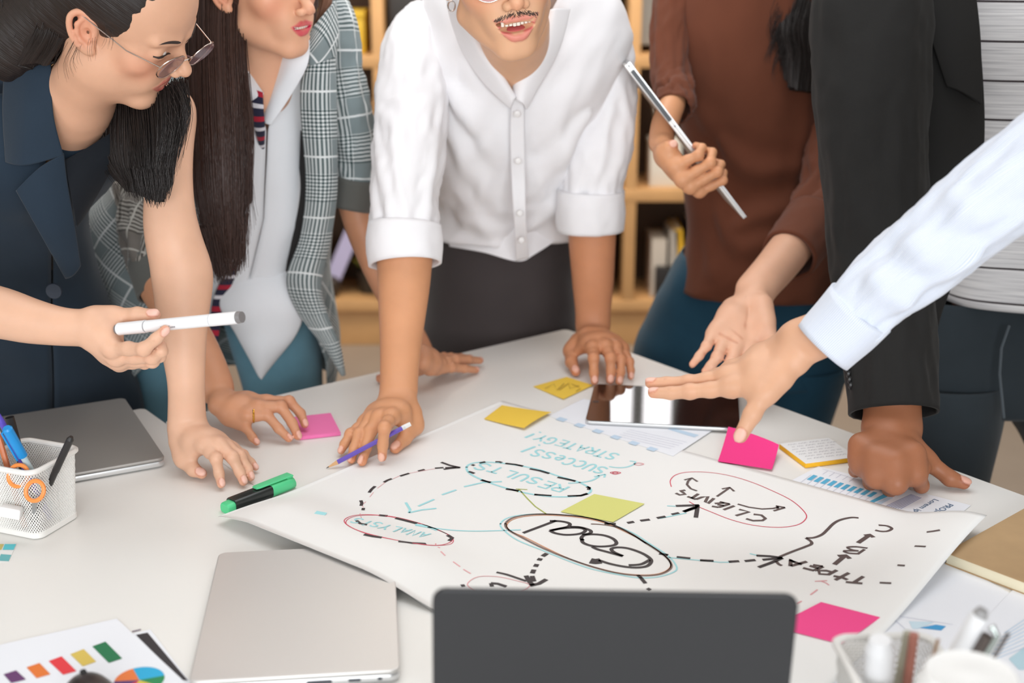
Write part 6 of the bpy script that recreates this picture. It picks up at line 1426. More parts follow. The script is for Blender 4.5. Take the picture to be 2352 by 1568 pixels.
torso('blazer', jr, PLAIDS, W2, yaw=.2, fold=cloth_folds(.007, 11, 1.), gap=[(95, 560, 704), (250, 520, 692), (400, 492, 698), (560, 484, 690), (650, 470, 682), (740, 430, 704), (860, 320, 752), (935, 300, 764)], thick=.004)
patch('blazer_lining', [[(672, 300, 2.20), (690, 430, 2.22), (668, 560, 2.27), (650, 650, 2.31), (668, 700, 2.34)], [(715, 300, 2.185), (722, 430, 2.205), (716, 560, 2.255), (700, 650, 2.29), (700, 720, 2.32)]], LIN, W2, thick=.002)
patch('front_panel', [[(708, 100, 2.085), (690, 220, 2.115), (702, 420, 2.175), (690, 540, 2.22), (658, 640, 2.26), (684, 720, 2.29), (745, 800, 2.31), (784, 860, 2.325)], [(740, 95, 2.08), (735, 220, 2.105), (742, 420, 2.165), (728, 540, 2.21), (706, 640, 2.245), (726, 720, 2.28), (766, 800, 2.305), (788, 860, 2.325)], [(768, 92, 2.11), (773, 220, 2.13), (774, 420, 2.19), (762, 540, 2.235), (738, 650, 2.27), (752, 720, 2.29), (782, 795, 2.31), (791, 856, 2.326)]],
      PLAID, W2, nu=26, nv=90, thick=.004, bulge=.006, fold=cloth_folds(.004, 9, 7.))
patch('lapel', [[(716, 64, 2.06), (708, 110, 2.065), (710, 152, 2.085)], [(745, 30, 2.07), (742, 90, 2.065), (738, 140, 2.08)], [(772, 0, 2.10), (778, 70, 2.09), (772, 128, 2.10)]], PLAIDS, W2, thick=.004, bulge=.004)
sleeve('sleeve', [(770, 10, 2.22, 30), (782, 70, 2.22, 38), (786, 150, 2.23, 43), (800, 240, 2.245, 47), (813, 330, 2.265, 49), (816, 400, 2.28, 46), (812, 440, 2.285, 43)], PLAID, W2, fold=arm_folds(.006, 30, 3.))
sleeve('cuff', [(818, 405, 2.275, 45), (812, 445, 2.285, 45), (806, 480, 2.29, 42)], CUFFG, W2, fold=arm_folds(.0015, 20, 1.), thick=.004, ref=(0, -1, .25))
PLAIDW = plaid('glen_plaid_shade', (58, 54, 50), (112, 106, 100), (176, 172, 164), .108, .0064, -.5)  # darker copy of the plaid, the sleeve's shade put into the colour
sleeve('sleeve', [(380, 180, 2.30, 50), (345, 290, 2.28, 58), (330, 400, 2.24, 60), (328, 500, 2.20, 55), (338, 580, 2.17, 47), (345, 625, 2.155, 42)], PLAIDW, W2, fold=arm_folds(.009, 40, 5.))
sleeve('cuff', [(340, 600, 2.165, 44), (352, 640, 2.15, 43), (362, 676, 2.14, 41)], CUFFG, W2, thick=.004)
JEANS = fabric('blue_jeans', (104, 148, 166), .8, 1800, .3, .2, .12)
def legs(name, rows, m, parent, foot, thick=.12):
    last = rows[-1]; c = P((last[1] + last[2]) / 2, last[0], last[3])
    torso(name, rows, m, parent, fold=cloth_folds(.005, 10, 3.), sq=2.1, nu=48)
    hw = (last[2] - last[1]) / 2 * last[3] / FPX; R = []
    f0 = Vector((foot[0], foot[1], .07))
    for f in np.linspace(0, 1, 9): p = c * (1 - f) + f0 * f; r = hw * (1 - f) + .055 * f; R.append([p + Vector((math.cos(q) * r, math.sin(q) * (last[4] * (1 - f) + .06 * f), 0)) for q in np.linspace(0, 2 * math.pi, 29)[:-1]])
    sadd('trouser_leg', rings(R), m, parent); Rr = []
    for z, k in ((0.0005, .96), (.012, 1.0), (.03, .97), (.055, .8), (.085, .55)): Rr.append([(x * k, y * k + (.0 if z < .04 else .03), z) for x, y in rrect(.09, .25, .044, 5)])
    sadd('shoe', xf(Matrix.Translation((foot[0], foot[1] - .05, 0)), rings(Rr)), mat('shoe_dark', (40, 38, 38), .5), parent)
legs('jeans_leg', [(700, 500, 722, 2.46, .10), (790, 528, 734, 2.50, .11), (900, 562, 738, 2.54, .11), (980, 580, 738, 2.57, .10)], JEANS, W2, (-.42, 2.62))
legs('jeans_leg', [(700, 296, 510, 2.47, .10), (800, 296, 496, 2.50, .11), (900, 300, 480, 2.54, .11), (990, 310, 470, 2.57, .10)], JEANS, W2, (-.68, 2.62))
# hair
hp2 = [ell((0, -.016, .040), np.eye(3), (.080, .099, .087), .03), ell((0, -.050, -.020), np.eye(3), (.072, .066, .085), .03), ell((-.062, .010, -.02), np.eye(3), (.020, .055, .085), .02)]
hs2 = [ell((.014, .098, -.030), np.eye(3), (.082, .088, .105), .012)]
hair_cap(W2, R2, t2, s2, HAIRD, hp2, hs2)
HF = lambda A, L, X: .006 * noise3(np.stack([A * 8, L * .8, A * 0], 1)) + .0025 * noise3(np.stack([A * 45, L * 1.5, A * 0], 1))
lk = [[(425, -60, 2.06), (426, 100, 2.05), (432, 260, 2.045), (442, 420, 2.04), (470, 540, 2.045), (498, 636, 2.05)], [(480, -60, 2.0), (478, 100, 1.99), (482, 260, 1.99), (490, 420, 2.0), (502, 540, 2.02), (515, 630, 2.04)], [(525, -60, 1.985), (522, 100, 1.98), (530, 260, 1.985), (535, 420, 2.0), (535, 540, 2.02), (532, 615, 2.04)], [(566, -60, 2.02), (556, 60, 2.01), (566, 200, 2.015), (574, 310, 2.02), (568, 470, 2.03), (556, 598, 2.045)]]
patch('hair_length', [c[:-1] + [(c[-1][0] * .45 + c[-2][0] * .55, c[-1][1] * .45 + c[-2][1] * .55 + (0, 8, 8, -50)[k], c[-1][2])] for k, c in enumerate(lk)], HAIRD, W2, nu=70, nv=60, thick=.018, fold=HF)
lkg = [[P(*q) for q in c] for c in lk]
strands('hair_strands', lkg, HAIRD, W2, 640, .0032, .0009, 13, 14)
strands('hair_strands', [[P(*q) for q in c] for c in ([(566, 160, 2.0), (580, 300, 2.0), (582, 420, 2.01), (604, 520, 2.03)], [(560, 200, 2.0), (576, 330, 2.0), (566, 460, 2.02), (572, 600, 2.04)], [(520, 480, 2.0), (525, 560, 2.03), (520, 650, 2.05)])], HAIRD, W2, 60, .0025, .0005, 14)
strands('hair_strands', [[P(*q) for q in c] for c in ([(462, 520, 2.045), (480, 580, 2.045), (502, 655, 2.05)], [(495, 520, 2.02), (506, 580, 2.035), (520, 660, 2.045)], [(530, 510, 2.02), (532, 570, 2.03), (536, 640, 2.045)], [(562, 490, 2.03), (560, 560, 2.04), (556, 624, 2.05)])], HAIRD, W2, 520, .0034, .0008, 15)
patch('hair_length', [[(745, -40, 2.10), (740, 10, 2.10), (726, 52, 2.105)], [(772, -40, 2.11), (760, 10, 2.11), (738, 56, 2.11)]], hair_material('light_brown_hair', (92, 58, 42), (150, 104, 78)), W2, nu=20, nv=20, thick=.006, fold=HF)
# gold ring
def finger_ring():
    a, b = TH(z7, (850, 330, .042)), TH(z7, (1045, 325, .041)); d = (b - a).normalized(); c = a + (b - a) * .30; u = d.cross(Vector((0, 0, 1))).normalized(); v = d.cross(u)
    t = thing('finger_ring', 'plain gold ring on the hand reaching the pink note pad', 'ring', tuple(c))
    sadd('band', tube([c + (u * math.cos(a_) + v * math.sin(a_)) * .0104 for a_ in np.linspace(0, 2 * math.pi, 33)], .0017, 8, False), mat('gold', (222, 168, 70), .2, metal=1.), t)
finger_ring()
# ================================================================ man in the white shirt
MN = thing('person', 'smiling man with thin moustache in white shirt with rolled sleeves, leaning on both hands', 'person', (.03, 2.75, 0))
TONE3 = (224, 170, 134)
Rm = [[-0.9694, 0.2161, -0.1161], [-0.194, -0.965, -0.1763], [-0.1502, -0.1484, 0.9775]]; tm = [-0.0206, 1.9512, 1.452]; sm_ = 1.045
HM = dict(jaw=1.02, open=.0125, smile=1.9, lip_color=(222, 126, 118), lip=.80, nose_y=.0, mouth_y=-.002, brow=1.3, gaze=(0, 1, -.3), chin_z=-.003)
nkm = [(P(1180, 60, 2.04), P(1184, 170, 2.225), .056, .057), (P(1184, 170, 2.235), P(1184, 300, 2.40), .058, .075), (P(1184, 300, 2.42), P(1170, 500, 2.60), .08, .09),
       (P(1170, 170, 2.28), P(970, 140, 2.24), .045, .045), (P(1190, 170, 2.30), P(1380, 130, 2.29), .045, .045)]
hdm, tintm, wvm, surfm = head(MN, Rm, tm, sm_, (224, 174, 138), HM, nkm)
st = [(955, 120, 2.17, 56), (942, 300, 2.145, 60), (932, 480, 2.12, 62), (930, 560, 2.11, 61), (928, 640, 2.10, 56, .95), (924, 720, 2.085, 49, .95), (920, 800, 2.065, 42, .9), (917, 860, 2.045, 38.5, .85), (915, 910, 2.02, 39, .72)]
hmR = hand_T(z8, (860, 690, .052), Vector((-.028, .004, .0)),
   [[(775, 870, .056), (702, 990, .058), (682, 1180, .030), (674, 1372, .006)], [(650, 880, .052), (540, 1030, .038), (492, 1220, .019), (440, 1408, .006)],
    [(555, 900, .046), (415, 1060, .034), (360, 1230, .017), (318, 1382, .006)], [(480, 930, .036), (318, 1058, .030), (250, 1175, .016), (198, 1284, .006)]],
   [(1020, 830, .038), (1045, 985, .022), (925, 1115, .014), (795, 1250, .009)], s=1.0, thumb_up=(-.2, -.5, .8))
amR = arm_part(st, hmR, (214, 154, 114), split=3)
z5 = zoomed(700, 500, 2.936)
st = [(1390, 120, 2.27, 52), (1384, 300, 2.30, 54), (1362, 440, 2.335, 54), (1360, 540, 2.36, 51), (1362, 640, 2.385, 44), (1362, 700, 2.40, 37, .9), (1362, 760, 2.405, 36, .8)]
hmL = hand_T(z5, (1950, 790, .055), Vector((.029, .0, .0)),
   [[(1945, 880, .050), (1948, 945, .044), (1950, 1045, .020), (1956, 1122, .006)], [(2030, 870, .052), (2062, 945, .043), (2065, 1035, .021), (2056, 1116, .006)],
    [(2095, 875, .048), (2130, 955, .037), (2132, 1040, .018), (2118, 1120, .006)], [(2145, 885, .040), (2188, 970, .030), (2198, 1030, .016), (2200, 1088, .006)]],
   [(1840, 830, .040), (1790, 905, .024), (1798, 975, .016), (1835, 1052, .009)], s=1.0, thumb_up=(0, -.5, .8))
amL = arm_part(st, hmL, (206, 142, 104), split=2)
body_mesh('body', [hdm, amR[0], amL[0]], [tintm, amR[1], amL[1]], SKIN, MN)
SHIRT = fabric('white_oxford', (240, 238, 240), .8, 1500, .22, .25, .02)
ridM = ridges([[(1000, 250, 2.20), (1060, 380, 2.25), (1130, 470, 2.32), (1180, 560, 2.40)], [(1040, 200, 2.17), (1120, 330, 2.20), (1176, 420, 2.26)], [(1350, 270, 2.22), (1260, 400, 2.28), (1196, 470, 2.33)], [(1090, 150, 2.13), (1098, 230, 2.16), (1090, 300, 2.20)],
   [(1000, 500, 2.40), (1090, 530, 2.38), (1176, 545, 2.40)], [(1320, 440, 2.36), (1260, 500, 2.38), (1210, 530, 2.40)], [(1270, 160, 2.17), (1255, 240, 2.19), (1230, 330, 2.24)]], [.014, .011, .012, .008, .010, .011, .008], .020)
torso('shirt', [(-75, 1050, 1335, 2.19, .07), (0, 992, 1402, 2.21, .095), (62, 946, 1430, 2.23, .11), (130, 918, 1440, 2.25, .12), (220, 945, 1415, 2.29, .13), (340, 985, 1350, 2.36, .13), (450, 1000, 1318, 2.45, .125), (530, 1000, 1316, 2.53, .125), (562, 1000, 1314, 2.56, .128)], SHIRT, MN, yaw=.05,
      fold=lambda A, L, X: cloth_folds(.020, 7, 3., (1, 1, .35), -.5)(A, L, X) + cloth_folds(.009, 16, 8., (1, 1, .4), .4)(A, L, X) + cloth_folds(.010, 12, 5., (.4, 1, 1.2))(A, L, X) * ss(.6, .9, L) + ridM(A, L, X), gap=[(-70, 1080, 1284), (0, 1090, 1266), (80, 1120, 1234), (125, 1156, 1200), (155, 1180, 1182), (585, 1181, 1182)], thick=.003, nu=130)
patch('shirt_tail', [[(1030, 500, 2.46), (1030, 540, 2.475), (1032, 566, 2.475)], [(1110, 500, 2.42), (1110, 550, 2.432), (1112, 580, 2.434)], [(1186, 500, 2.408), (1188, 560, 2.422), (1190, 600, 2.424)], [(1226, 500, 2.415), (1228, 550, 2.428), (1232, 582, 2.430)], [(1290, 490, 2.45), (1292, 520, 2.46), (1296, 540, 2.462)]], SHIRT, MN, nu=40, thick=.0025, fold=cloth_folds(.004, 14, 5.))
patch('placket', [[(1176, 218, 2.135), (1172, 300, 2.195), (1174, 400, 2.255), (1180, 500, 2.293), (1186, 600, 2.405)], [(1204, 214, 2.135), (1204, 300, 2.195), (1206, 400, 2.255), (1208, 500, 2.293), (1214, 592, 2.405)]], SHIRT, MN, nu=8, nv=60, thick=.002)
patch('collar', [[(1024, -30, 2.09), (1030, 30, 2.085), (1062, 120, 2.105), (1112, 194, 2.13), (1172, 250, 2.15)], [(1048, -20, 2.045), (1062, 30, 2.045), (1095, 105, 2.065), (1140, 168, 2.095), (1180, 226, 2.13)], [(1058, -10, 2.06), (1078, 40, 2.06), (1110, 106, 2.08), (1148, 162, 2.105), (1180, 218, 2.14)]], SHIRT, MN, nu=20, thick=.003, bulge=.004)
patch('collar', [[(1180, 222, 2.14), (1180, 184, 2.125), (1212, 140, 2.10), (1240, 92, 2.09), (1262, 30, 2.09)], [(1196, 232, 2.13), (1205, 190, 2.115), (1236, 145, 2.095), (1258, 96, 2.085), (1275, 20, 2.085)], [(1210, 252, 2.15), (1236, 204, 2.135), (1268, 150, 2.115), (1292, 94, 2.105), (1310, 20, 2.105)]], SHIRT, MN, nu=20, thick=.003, bulge=.004)
patch('pocket', [[(1238, 302, 2.235), (1244, 366, 2.275)], [(1272, 296, 2.245), (1276, 364, 2.285)], [(1306, 286, 2.265), (1306, 350, 2.30)]], SHIRT, MN, nu=16, nv=16, thick=.003, bulge=.002, sm=False)
patch('pocket_edge', [[(1240, 303, 2.228), (1244, 309, 2.230)], [(1272, 297, 2.238), (1274, 303, 2.240)], [(1302, 288, 2.258), (1302, 294, 2.260)]], fabric('pale_blue_trim', (206, 210, 228), .8), MN, nu=16, nv=4, thick=.001, sm=False)
BTN = mat('shirt_button', (226, 222, 220), .35)
for px, py, D in ((1188, 262, 2.155), (1190, 370, 2.228), (1194, 490, 2.278), (1198, 552, 2.325)):
    c = P(px, py, D); M = basis((1, 0, 0), (0, .3, 1), c); sadd('button', xf(M, lathe([(.0003, -.001), (.0055, -.001), (.006, .0002), (.005, .0014), (.003, .0008), (.0003, .0008)], 16)), BTN, MN)
sleeve('sleeve', [(985, 40, 2.21, 52), (958, 100, 2.19, 70), (945, 180, 2.17, 76), (944, 270, 2.155, 80), (940, 350, 2.14, 80), (930, 440, 2.125, 76), (929, 520, 2.115, 73), (929, 552, 2.112, 72)], SHIRT, MN, nu=72, fold=lambda A, L, X, Lt: arm_folds(.009, 17, 2.)(A, L, X, Lt) + .35 * arm_folds(.006, 44, 6.)(A, L, X, Lt))
sleeve('cuff', [(930, 516, 2.112, 76), (929, 550, 2.110, 80), (930, 585, 2.107, 78), (931, 606, 2.105, 76)], SHIRT, MN, nu=64, fold=arm_folds(.003, 26, 4.), thick=.006, ref=(0, -1, .1))
sleeve('sleeve', [(1350, 40, 2.25, 48), (1380, 90, 2.26, 62), (1386, 170, 2.28, 66), (1386, 260, 2.30, 68), (1374, 340, 2.315, 72), (1360, 420, 2.335, 69), (1357, 470, 2.345, 67)], SHIRT, MN, nu=72, fold=lambda A, L, X, Lt: arm_folds(.009, 17, 7.)(A, L, X, Lt) + .35 * arm_folds(.006, 44, 1.)(A, L, X, Lt))
sleeve('cuff', [(1358, 436, 2.335, 70), (1357, 470, 2.342, 71), (1356, 505, 2.35, 71), (1356, 528, 2.355, 69)], SHIRT, MN, nu=64, fold=arm_folds(.003, 26, 9.), thick=.006, ref=(0, -1, .1))
TRO = fabric('charcoal_trousers', (74, 67, 67), .8, 1500, .2, .2, .05)
torso('trousers', [(520, 1000, 1312, 2.62, .115), (600, 985, 1318, 2.66, .125), (690, 976, 1322, 2.70, .135), (780, 972, 1320, 2.73, .14), (850, 972, 1318, 2.76, .14)], TRO, MN, fold=cloth_folds(.007, 9, 12., (1, 1, 1.2), .7), nu=90)
trouser_leg('trouser_leg', 1055, 2.78, .088, TRO, MN, (-.06, 2.84), 830); trouser_leg('trouser_leg', 1240, 2.78, .088, TRO, MN, (.15, 2.84), 830)
hair_cap(MN, Rm, tm, sm_, HAIRB, [ell((0, -.014, .046), np.eye(3), (.080, .098, .086), .03), ell((0, -.060, .0), np.eye(3), (.066, .052, .06), .03), cap((.0, .06, .095), (.02, .03, .12), .03, .03, .03)], [ell((0, .104, -.028), np.eye(3), (.085, .068, .095), .010), ell((.085, .0, -.03), np.eye(3), (.03, .03, .05), .008), ell((-.085, .0, -.03), np.eye(3), (.03, .03, .05), .008)], h=.0032)
# moustache: short hairs on the upper lip
MB_ = mat('moustache_hair', (84, 66, 58), .7); gs = []; rnd = np.random.RandomState(2)
for k in range(210):
    x = (rnd.rand() * 2 - 1) * .029; zz = -.0535 - .0065 * (abs(x) / .029) ** 2 + rnd.normal() * .0016; x2 = x + np.sign(x) * .0022 + rnd.normal() * .0005; z2 = zz - .0024
    gs.append(tube([wvm(x, surfm(x, zz) + .0002, zz), wvm((x + x2) / 2, surfm((x + x2) / 2, (zz + z2) / 2) + .0006, (zz + z2) / 2), wvm(x2, surfm(x2, z2) + .0003, z2)], [.00034, .00034, .00016], 4, False))
o = add('moustache', join_geo(*gs), MB_, MN); o['kind'] = 'stuff'
ml = [wvm(x, surfm(x, -.0548 - .0065 * (abs(x) / .029) ** 2) - .0006, -.0548 - .0065 * (abs(x) / .029) ** 2) for x in np.linspace(-.028, .028, 15)]
sadd('moustache_base', tube(ml, [.0004] + [.0012] * 5 + [.0010, .0007, .0010] + [.0012] * 5 + [.0004], 8), MB_, MN)
eyeglasses('round pink tinted eyeglasses of the man in white, mostly above the frame', wvm, SILV, lens_material('lens_pink', (226, 176, 180), .6), dz=-.006, pit=-.08, y0=.100, w=.034, rx=.025, rz=.025)
def earring():
    c = P(1037, 14, 2.005); t = thing('earring', 'small silver hoop earring of the man in white shirt', 'earring', tuple(c))
    sadd('hoop', tube([c + Vector((math.cos(a) * .0055, math.sin(a) * .002, math.sin(a) * .0075)) for a in np.linspace(0, 2 * math.pi, 29)], .0011, 8, False), SILV, t)
    sadd('stud', xf(Matrix.Translation(c + Vector((0, 0, .008))), lathe([(.0002, -.0016), (.0016, 0), (.0002, .0016)], 10)), SILV, t)
earring()
# ================================================================ woman in the brown sweater
BW = thing('person', 'woman in rust brown sweater and teal jeans gripping a slim silver laptop, other palm open', 'person', (.48, 2.75, 0))
TONE4 = (212, 152, 112)
def rot_face(yaw, pitch):      # face towards the lens turned by yaw
    return np.array(Matrix.Rotation(math.pi + yaw, 3, 'Z') @ Matrix.Rotation(pitch, 3, 'X'))
tb = npv(P(1700, -330, 2.34)); Rb = rot_face(-.2, -.35)
hdb, tintb, wvb, _ = head(BW, Rb, tb, .96, TONE4, dict(jaw=.95, lip_color=(190, 90, 92)), [(P(1705, -200, 2.42), P(1710, -60, 2.50), .05, .052), (P(1710, -60, 2.52), P(1720, 120, 2.54), .06, .09), (P(1720, 200, 2.54), P(1730, 560, 2.60), .085, .09), (P(1712, -20, 2.50), P(1560, 20, 2.44), .045, .045), (P(1712, -20, 2.50), P(1880, 40, 2.48), .045, .045)], h=.0036)
zb = zoomed(1480, 250, 5.807)
st = [(1548, -30, 2.42, 24), (1542, 80, 2.41, 24), (1545, 180, 2.38, 24), (1548, 230, 2.33, 26), (1530, 275, 2.28, 27), (1520, 310, 2.245, 24, .85), (1520, 335, 2.225, 24, .8)]
hbR = hand(PD(zb, (260, 560, 2.215)), Vector((.004, -.010, -.026)),
   [[PD(zb, q) for q in f] for f in ([(400, 770, 2.180), (720, 620, 2.168), (770, 520, 2.185), (660, 480, 2.205)], [(505, 950, 2.180), (880, 720, 2.168), (905, 580, 2.187), (800, 545, 2.205)],
     [(610, 1045, 2.185), (975, 840, 2.172), (1020, 740, 2.192), (920, 690, 2.205)], [(735, 1105, 2.195), (1045, 955, 2.185), (1055, 850, 2.200), (960, 810, 2.212)])],
   [PD(zb, q) for q in ((255, 640, 2.205), (265, 560, 2.190), (330, 505, 2.180), (440, 440, 2.176))], s=.95, up=(-.5, -.6, -.2), thumb_up=(.1, -.9, .4), palm_t=.0125)
abR = arm_part(st, hbR, TONE4, split=3)
z9 = zoomed(1470, 620, 3.824)
st = [(1890, 100, 2.46, 24), (1900, 300, 2.43, 26), (1890, 420, 2.385, 30), (1850, 525, 2.30, 43), (1812, 575, 2.25, 44), (1776, 620, 2.205, 42, .95), (1744, 656, 2.17, 40, .8), (1730, 676, 2.155, 40, .7)]
hbL = hand(PD(z9, (975, 215, 2.150)), Vector((-.026, .002, -.014)) * -1,
   [[PD(z9, q) for q in f] for f in ([(960, 690, 2.085), (950, 800, 2.070), (930, 860, 2.075), (915, 920, 2.085)], [(840, 690, 2.080), (800, 810, 2.062), (775, 880, 2.064), (740, 950, 2.072)],
     [(735, 640, 2.085), (680, 760, 2.065), (620, 845, 2.060), (548, 915, 2.062)], [(640, 570, 2.095), (585, 665, 2.078), (520, 755, 2.070), (442, 850, 2.066)])],
   [PD(z9, q) for q in ((1080, 300, 2.115), (1120, 500, 2.085), (1168, 640, 2.078), (1165, 775, 2.085))], s=1.02, up=(.1, .8, -.5), thumb_up=(.5, .6, 0), palm_t=.0140)
abL = arm_part(st, hbL, (232, 180, 150), split=3, extra=[cap(PD(z9, (1060, 330, 2.120)), PD(z9, (1060, 520, 2.095)), .0165, .0115, .016), cap(PD(z9, (800, 330, 2.135)), PD(z9, (690, 520, 2.10)), .0150, .0115, .016)],
    creases=[cap(PD(z9, (960, 330, 2.103)), PD(z9, (930, 560, 2.072)), .0010, .0010, .005), cap(PD(z9, (700, 590, 2.076)), PD(z9, (930, 650, 2.066)), .0008, .0008, .004)],
    lines=[cap(PD(z9, p), PD(z9, q), .0022, .0022) for p, q in (((930, 240, 2.118), (905, 400, 2.098)), ((905, 400, 2.098), (940, 560, 2.075)), ((700, 560, 2.080), (850, 640, 2.070)), ((700, 460, 2.095), (900, 600, 2.073)), ((1040, 520, 2.085), (1060, 580, 2.080)), ((660, 630, 2.075), (600, 600, 2.085)), ((770, 700, 2.068), (700, 700, 2.072)), ((600, 770, 2.062), (530, 700, 2.072)), ((700, 790, 2.058), (640, 770, 2.06)))])
body_mesh('body', [hdb, abR[0], abL[0]], [tintb, abR[1], abL[1]], SKIN, BW)
RUST = fabric('rust_sweater', (108, 62, 44), .9, 900, .35, .10, .06)
ridB = ridges([[(1640, 330, 2.42), (1730, 395, 2.43), (1870, 370, 2.46)], [(1690, 520, 2.46), (1790, 475, 2.46), (1890, 450, 2.50)], [(1600, 470, 2.46), (1700, 560, 2.47), (1770, 540, 2.47)], [(1580, 540, 2.50), (1640, 640, 2.50)], [(1590, 260, 2.42), (1640, 330, 2.42)]], [.012, .013, .011, .008, .009], .022)
torso('sweater', [(-60, 1560, 1890, 2.45, .10), (60, 1528, 1905, 2.47, .118), (200, 1545, 1900, 2.50, .125), (330, 1570, 1892, 2.53, .12), (450, 1580, 1892, 2.56, .115), (560, 1572, 1898, 2.59, .12), (630, 1562, 1912, 2.61, .125), (695, 1558, 1930, 2.63, .132)], RUST, BW, yaw=-.05, fold=lambda A, L, X: cloth_folds(.024, 6, 21., (1, 1, .8), .6)(A, L, X) * ss(.25, .6, L) + cloth_folds(.007, 14, 4.)(A, L, X) + ridB(A, L, X), nu=120)
sleeve('sleeve', [(1560, -50, 2.44, 46), (1542, 30, 2.42, 42), (1537, 110, 2.40, 40), (1542, 180, 2.38, 42), (1552, 225, 2.345, 42), (1548, 252, 2.315, 38)], RUST, BW, fold=lambda A, L, X, Lt: arm_folds(.006, 20, 3.)(A, L, X, Lt) + 1.4 * arm_folds(.008, 60, 5.)(A, L, X, Lt) * ss(.6, .9, L / Lt))
sleeve('sleeve', [(1885, 40, 2.46, 40), (1898, 180, 2.45, 42), (1902, 310, 2.43, 44), (1895, 420, 2.39, 52), (1868, 490, 2.34, 56), (1840, 540, 2.295, 56)], RUST, BW, fold=arm_folds(.009, 24, 4.))
sleeve('cuff', [(1868, 505, 2.325, 58), (1838, 550, 2.285, 60), (1812, 586, 2.25, 57)], RUST, BW, fold=arm_folds(.003, 24, 2.), thick=.006)
TEAL = fabric('teal_jeans', (36, 76, 98), .8, 1800, .25, .15, .10)
torso('jeans', [(610, 1570, 1905, 2.64, .115), (680, 1530, 1925, 2.66, .125), (750, 1495, 1940, 2.69, .13), (830, 1462, 1945, 2.72, .14), (900, 1450, 1938, 2.74, .14)], TEAL, BW, fold=cloth_folds(.006, 9, 2., (1, 1, 1.4), .5), nu=90)
legs('jeans_leg', [(880, 1450, 1660, 2.74, .11), (960, 1455, 1650, 2.77, .11)], TEAL, BW, (.32, 2.82)); legs('jeans_leg', [(860, 1700, 1942, 2.72, .12), (930, 1716, 1924, 2.75, .12), (990, 1730, 1905, 2.77, .11)], TEAL, BW, (.58, 2.82))
hair_cap(BW, Rb, tb, .96, HAIRB, hp2, hs2, h=.004)
lkb = [[(1800, -330, 2.34), (1800, -60, 2.38), (1775, 60, 2.36), (1790, 120, 2.355), (1800, 180, 2.36)], [(1850, -330, 2.36), (1850, -60, 2.36), (1825, 60, 2.34), (1830, 130, 2.335), (1825, 205, 2.345)], [(1890, -330, 2.40), (1900, -60, 2.40), (1875, 60, 2.37), (1872, 130, 2.36), (1862, 210, 2.36)]]
patch('hair_length', lkb, HAIRB, BW, nu=50, nv=40, thick=.02, fold=HF)
strands('hair_strands', [[P(*q) for q in c] for c in lkb], HAIRB, BW, 240, .006, .0008, 23, 12)
strands('hair_strands', [[P(*q) for q in c] for c in ([(1785, -10, 2.35), (1765, 50, 2.34), (1782, 100, 2.34), (1738, 146, 2.335)], [(1790, 60, 2.34), (1768, 110, 2.335), (1752, 145, 2.335)], [(1800, 120, 2.34), (1775, 170, 2.34), (1790, 200, 2.34)])], HAIRB, BW, 30, .003, .0005, 24)
def wrist_band():
    c0, c1 = npv(P(1526, 297, 2.262)), npv(P(1518, 322, 2.235)); c = (c0 + c1) / 2; d = Vector((c1 - c0)).normalized(); u = d.cross(Vector((0, 0, 1))).normalized(); v = d.cross(u)
    t = thing('wristband', 'narrow black band on the wrist holding the silver laptop', 'wristband', tuple(c)); R = []
    for k, r in ((-.006, .0195), (-.006, .0212), (.006, .0212), (.006, .0195)): R.append([Vector(c) + d * k + (u * math.cos(a) * 1.0 + v * math.sin(a) * .9) * r for a in np.linspace(0, 2 * math.pi, 33)[:-1]])
    sadd('strap', rings(R + [R[0]], (False, False)), BLK, t)
wrist_band()
def held_laptop():
    a, b = P(1441, 146, 2.165), P(1711, 500, 2.235); d = b - a; L = d.length; d.normalize(); c = (a + b) / 2; w = ray(1576, 323).normalized(); w = (w - d * w.dot(d)).normalized(); n = d.cross(w)
    w = (w * math.cos(.03) - n * math.sin(.03) * (1 if n.x > 0 else -1)).normalized()
    t = thing('slim_laptop', 'slim silver closed laptop held edge-on by the woman in brown sweater', 'laptop', tuple(c)); M = basis(d, w, c + w * .105)
    def wedge(z0a, z0b, z1a, z1b, l0=-L / 2, l1=L / 2, ins=0.):
        R = []
        for x, (za, zb) in ((l0, (z0a, z1a)), ((l0 + l1) / 2, ((z0a + z0b) / 2, (z1a + z1b) / 2)), (l1, (z0b, z1b))): R.append([(x, -.105 + ins, za), (x, .105, za), (x, .105, zb), (x, -.105 + ins, zb)])
        return rings(R)
    sadd('base', xf(M, wedge(-.0060, -.0030, -.0005, .0005)), ALU, t); sadd('lid', xf(M, wedge(.0003, .0010, .0052, .0034)), EDGE, t)
    sadd('hinge_slot', xf(M, rings([[(x, -.1056, -.0044), (x, -.100, -.0044), (x, -.100, .0030), (x, -.1056, .0030)] for x in (-L / 2 + .014, -L / 2 + .120)])), mat('slot_dark', (62, 64, 68), .4), t)
    for x in (-L / 2 + .005, -L / 2 + .132): sadd('port', xf(M, rings([[(q, -.1054, -.0012), (q, -.102, -.0012), (q, -.102, .0012), (q, -.1054, .0012)] for q in (x - .0016, x + .0016)])), mat('slot_dark', (62, 64, 68), .4), t)
held_laptop()
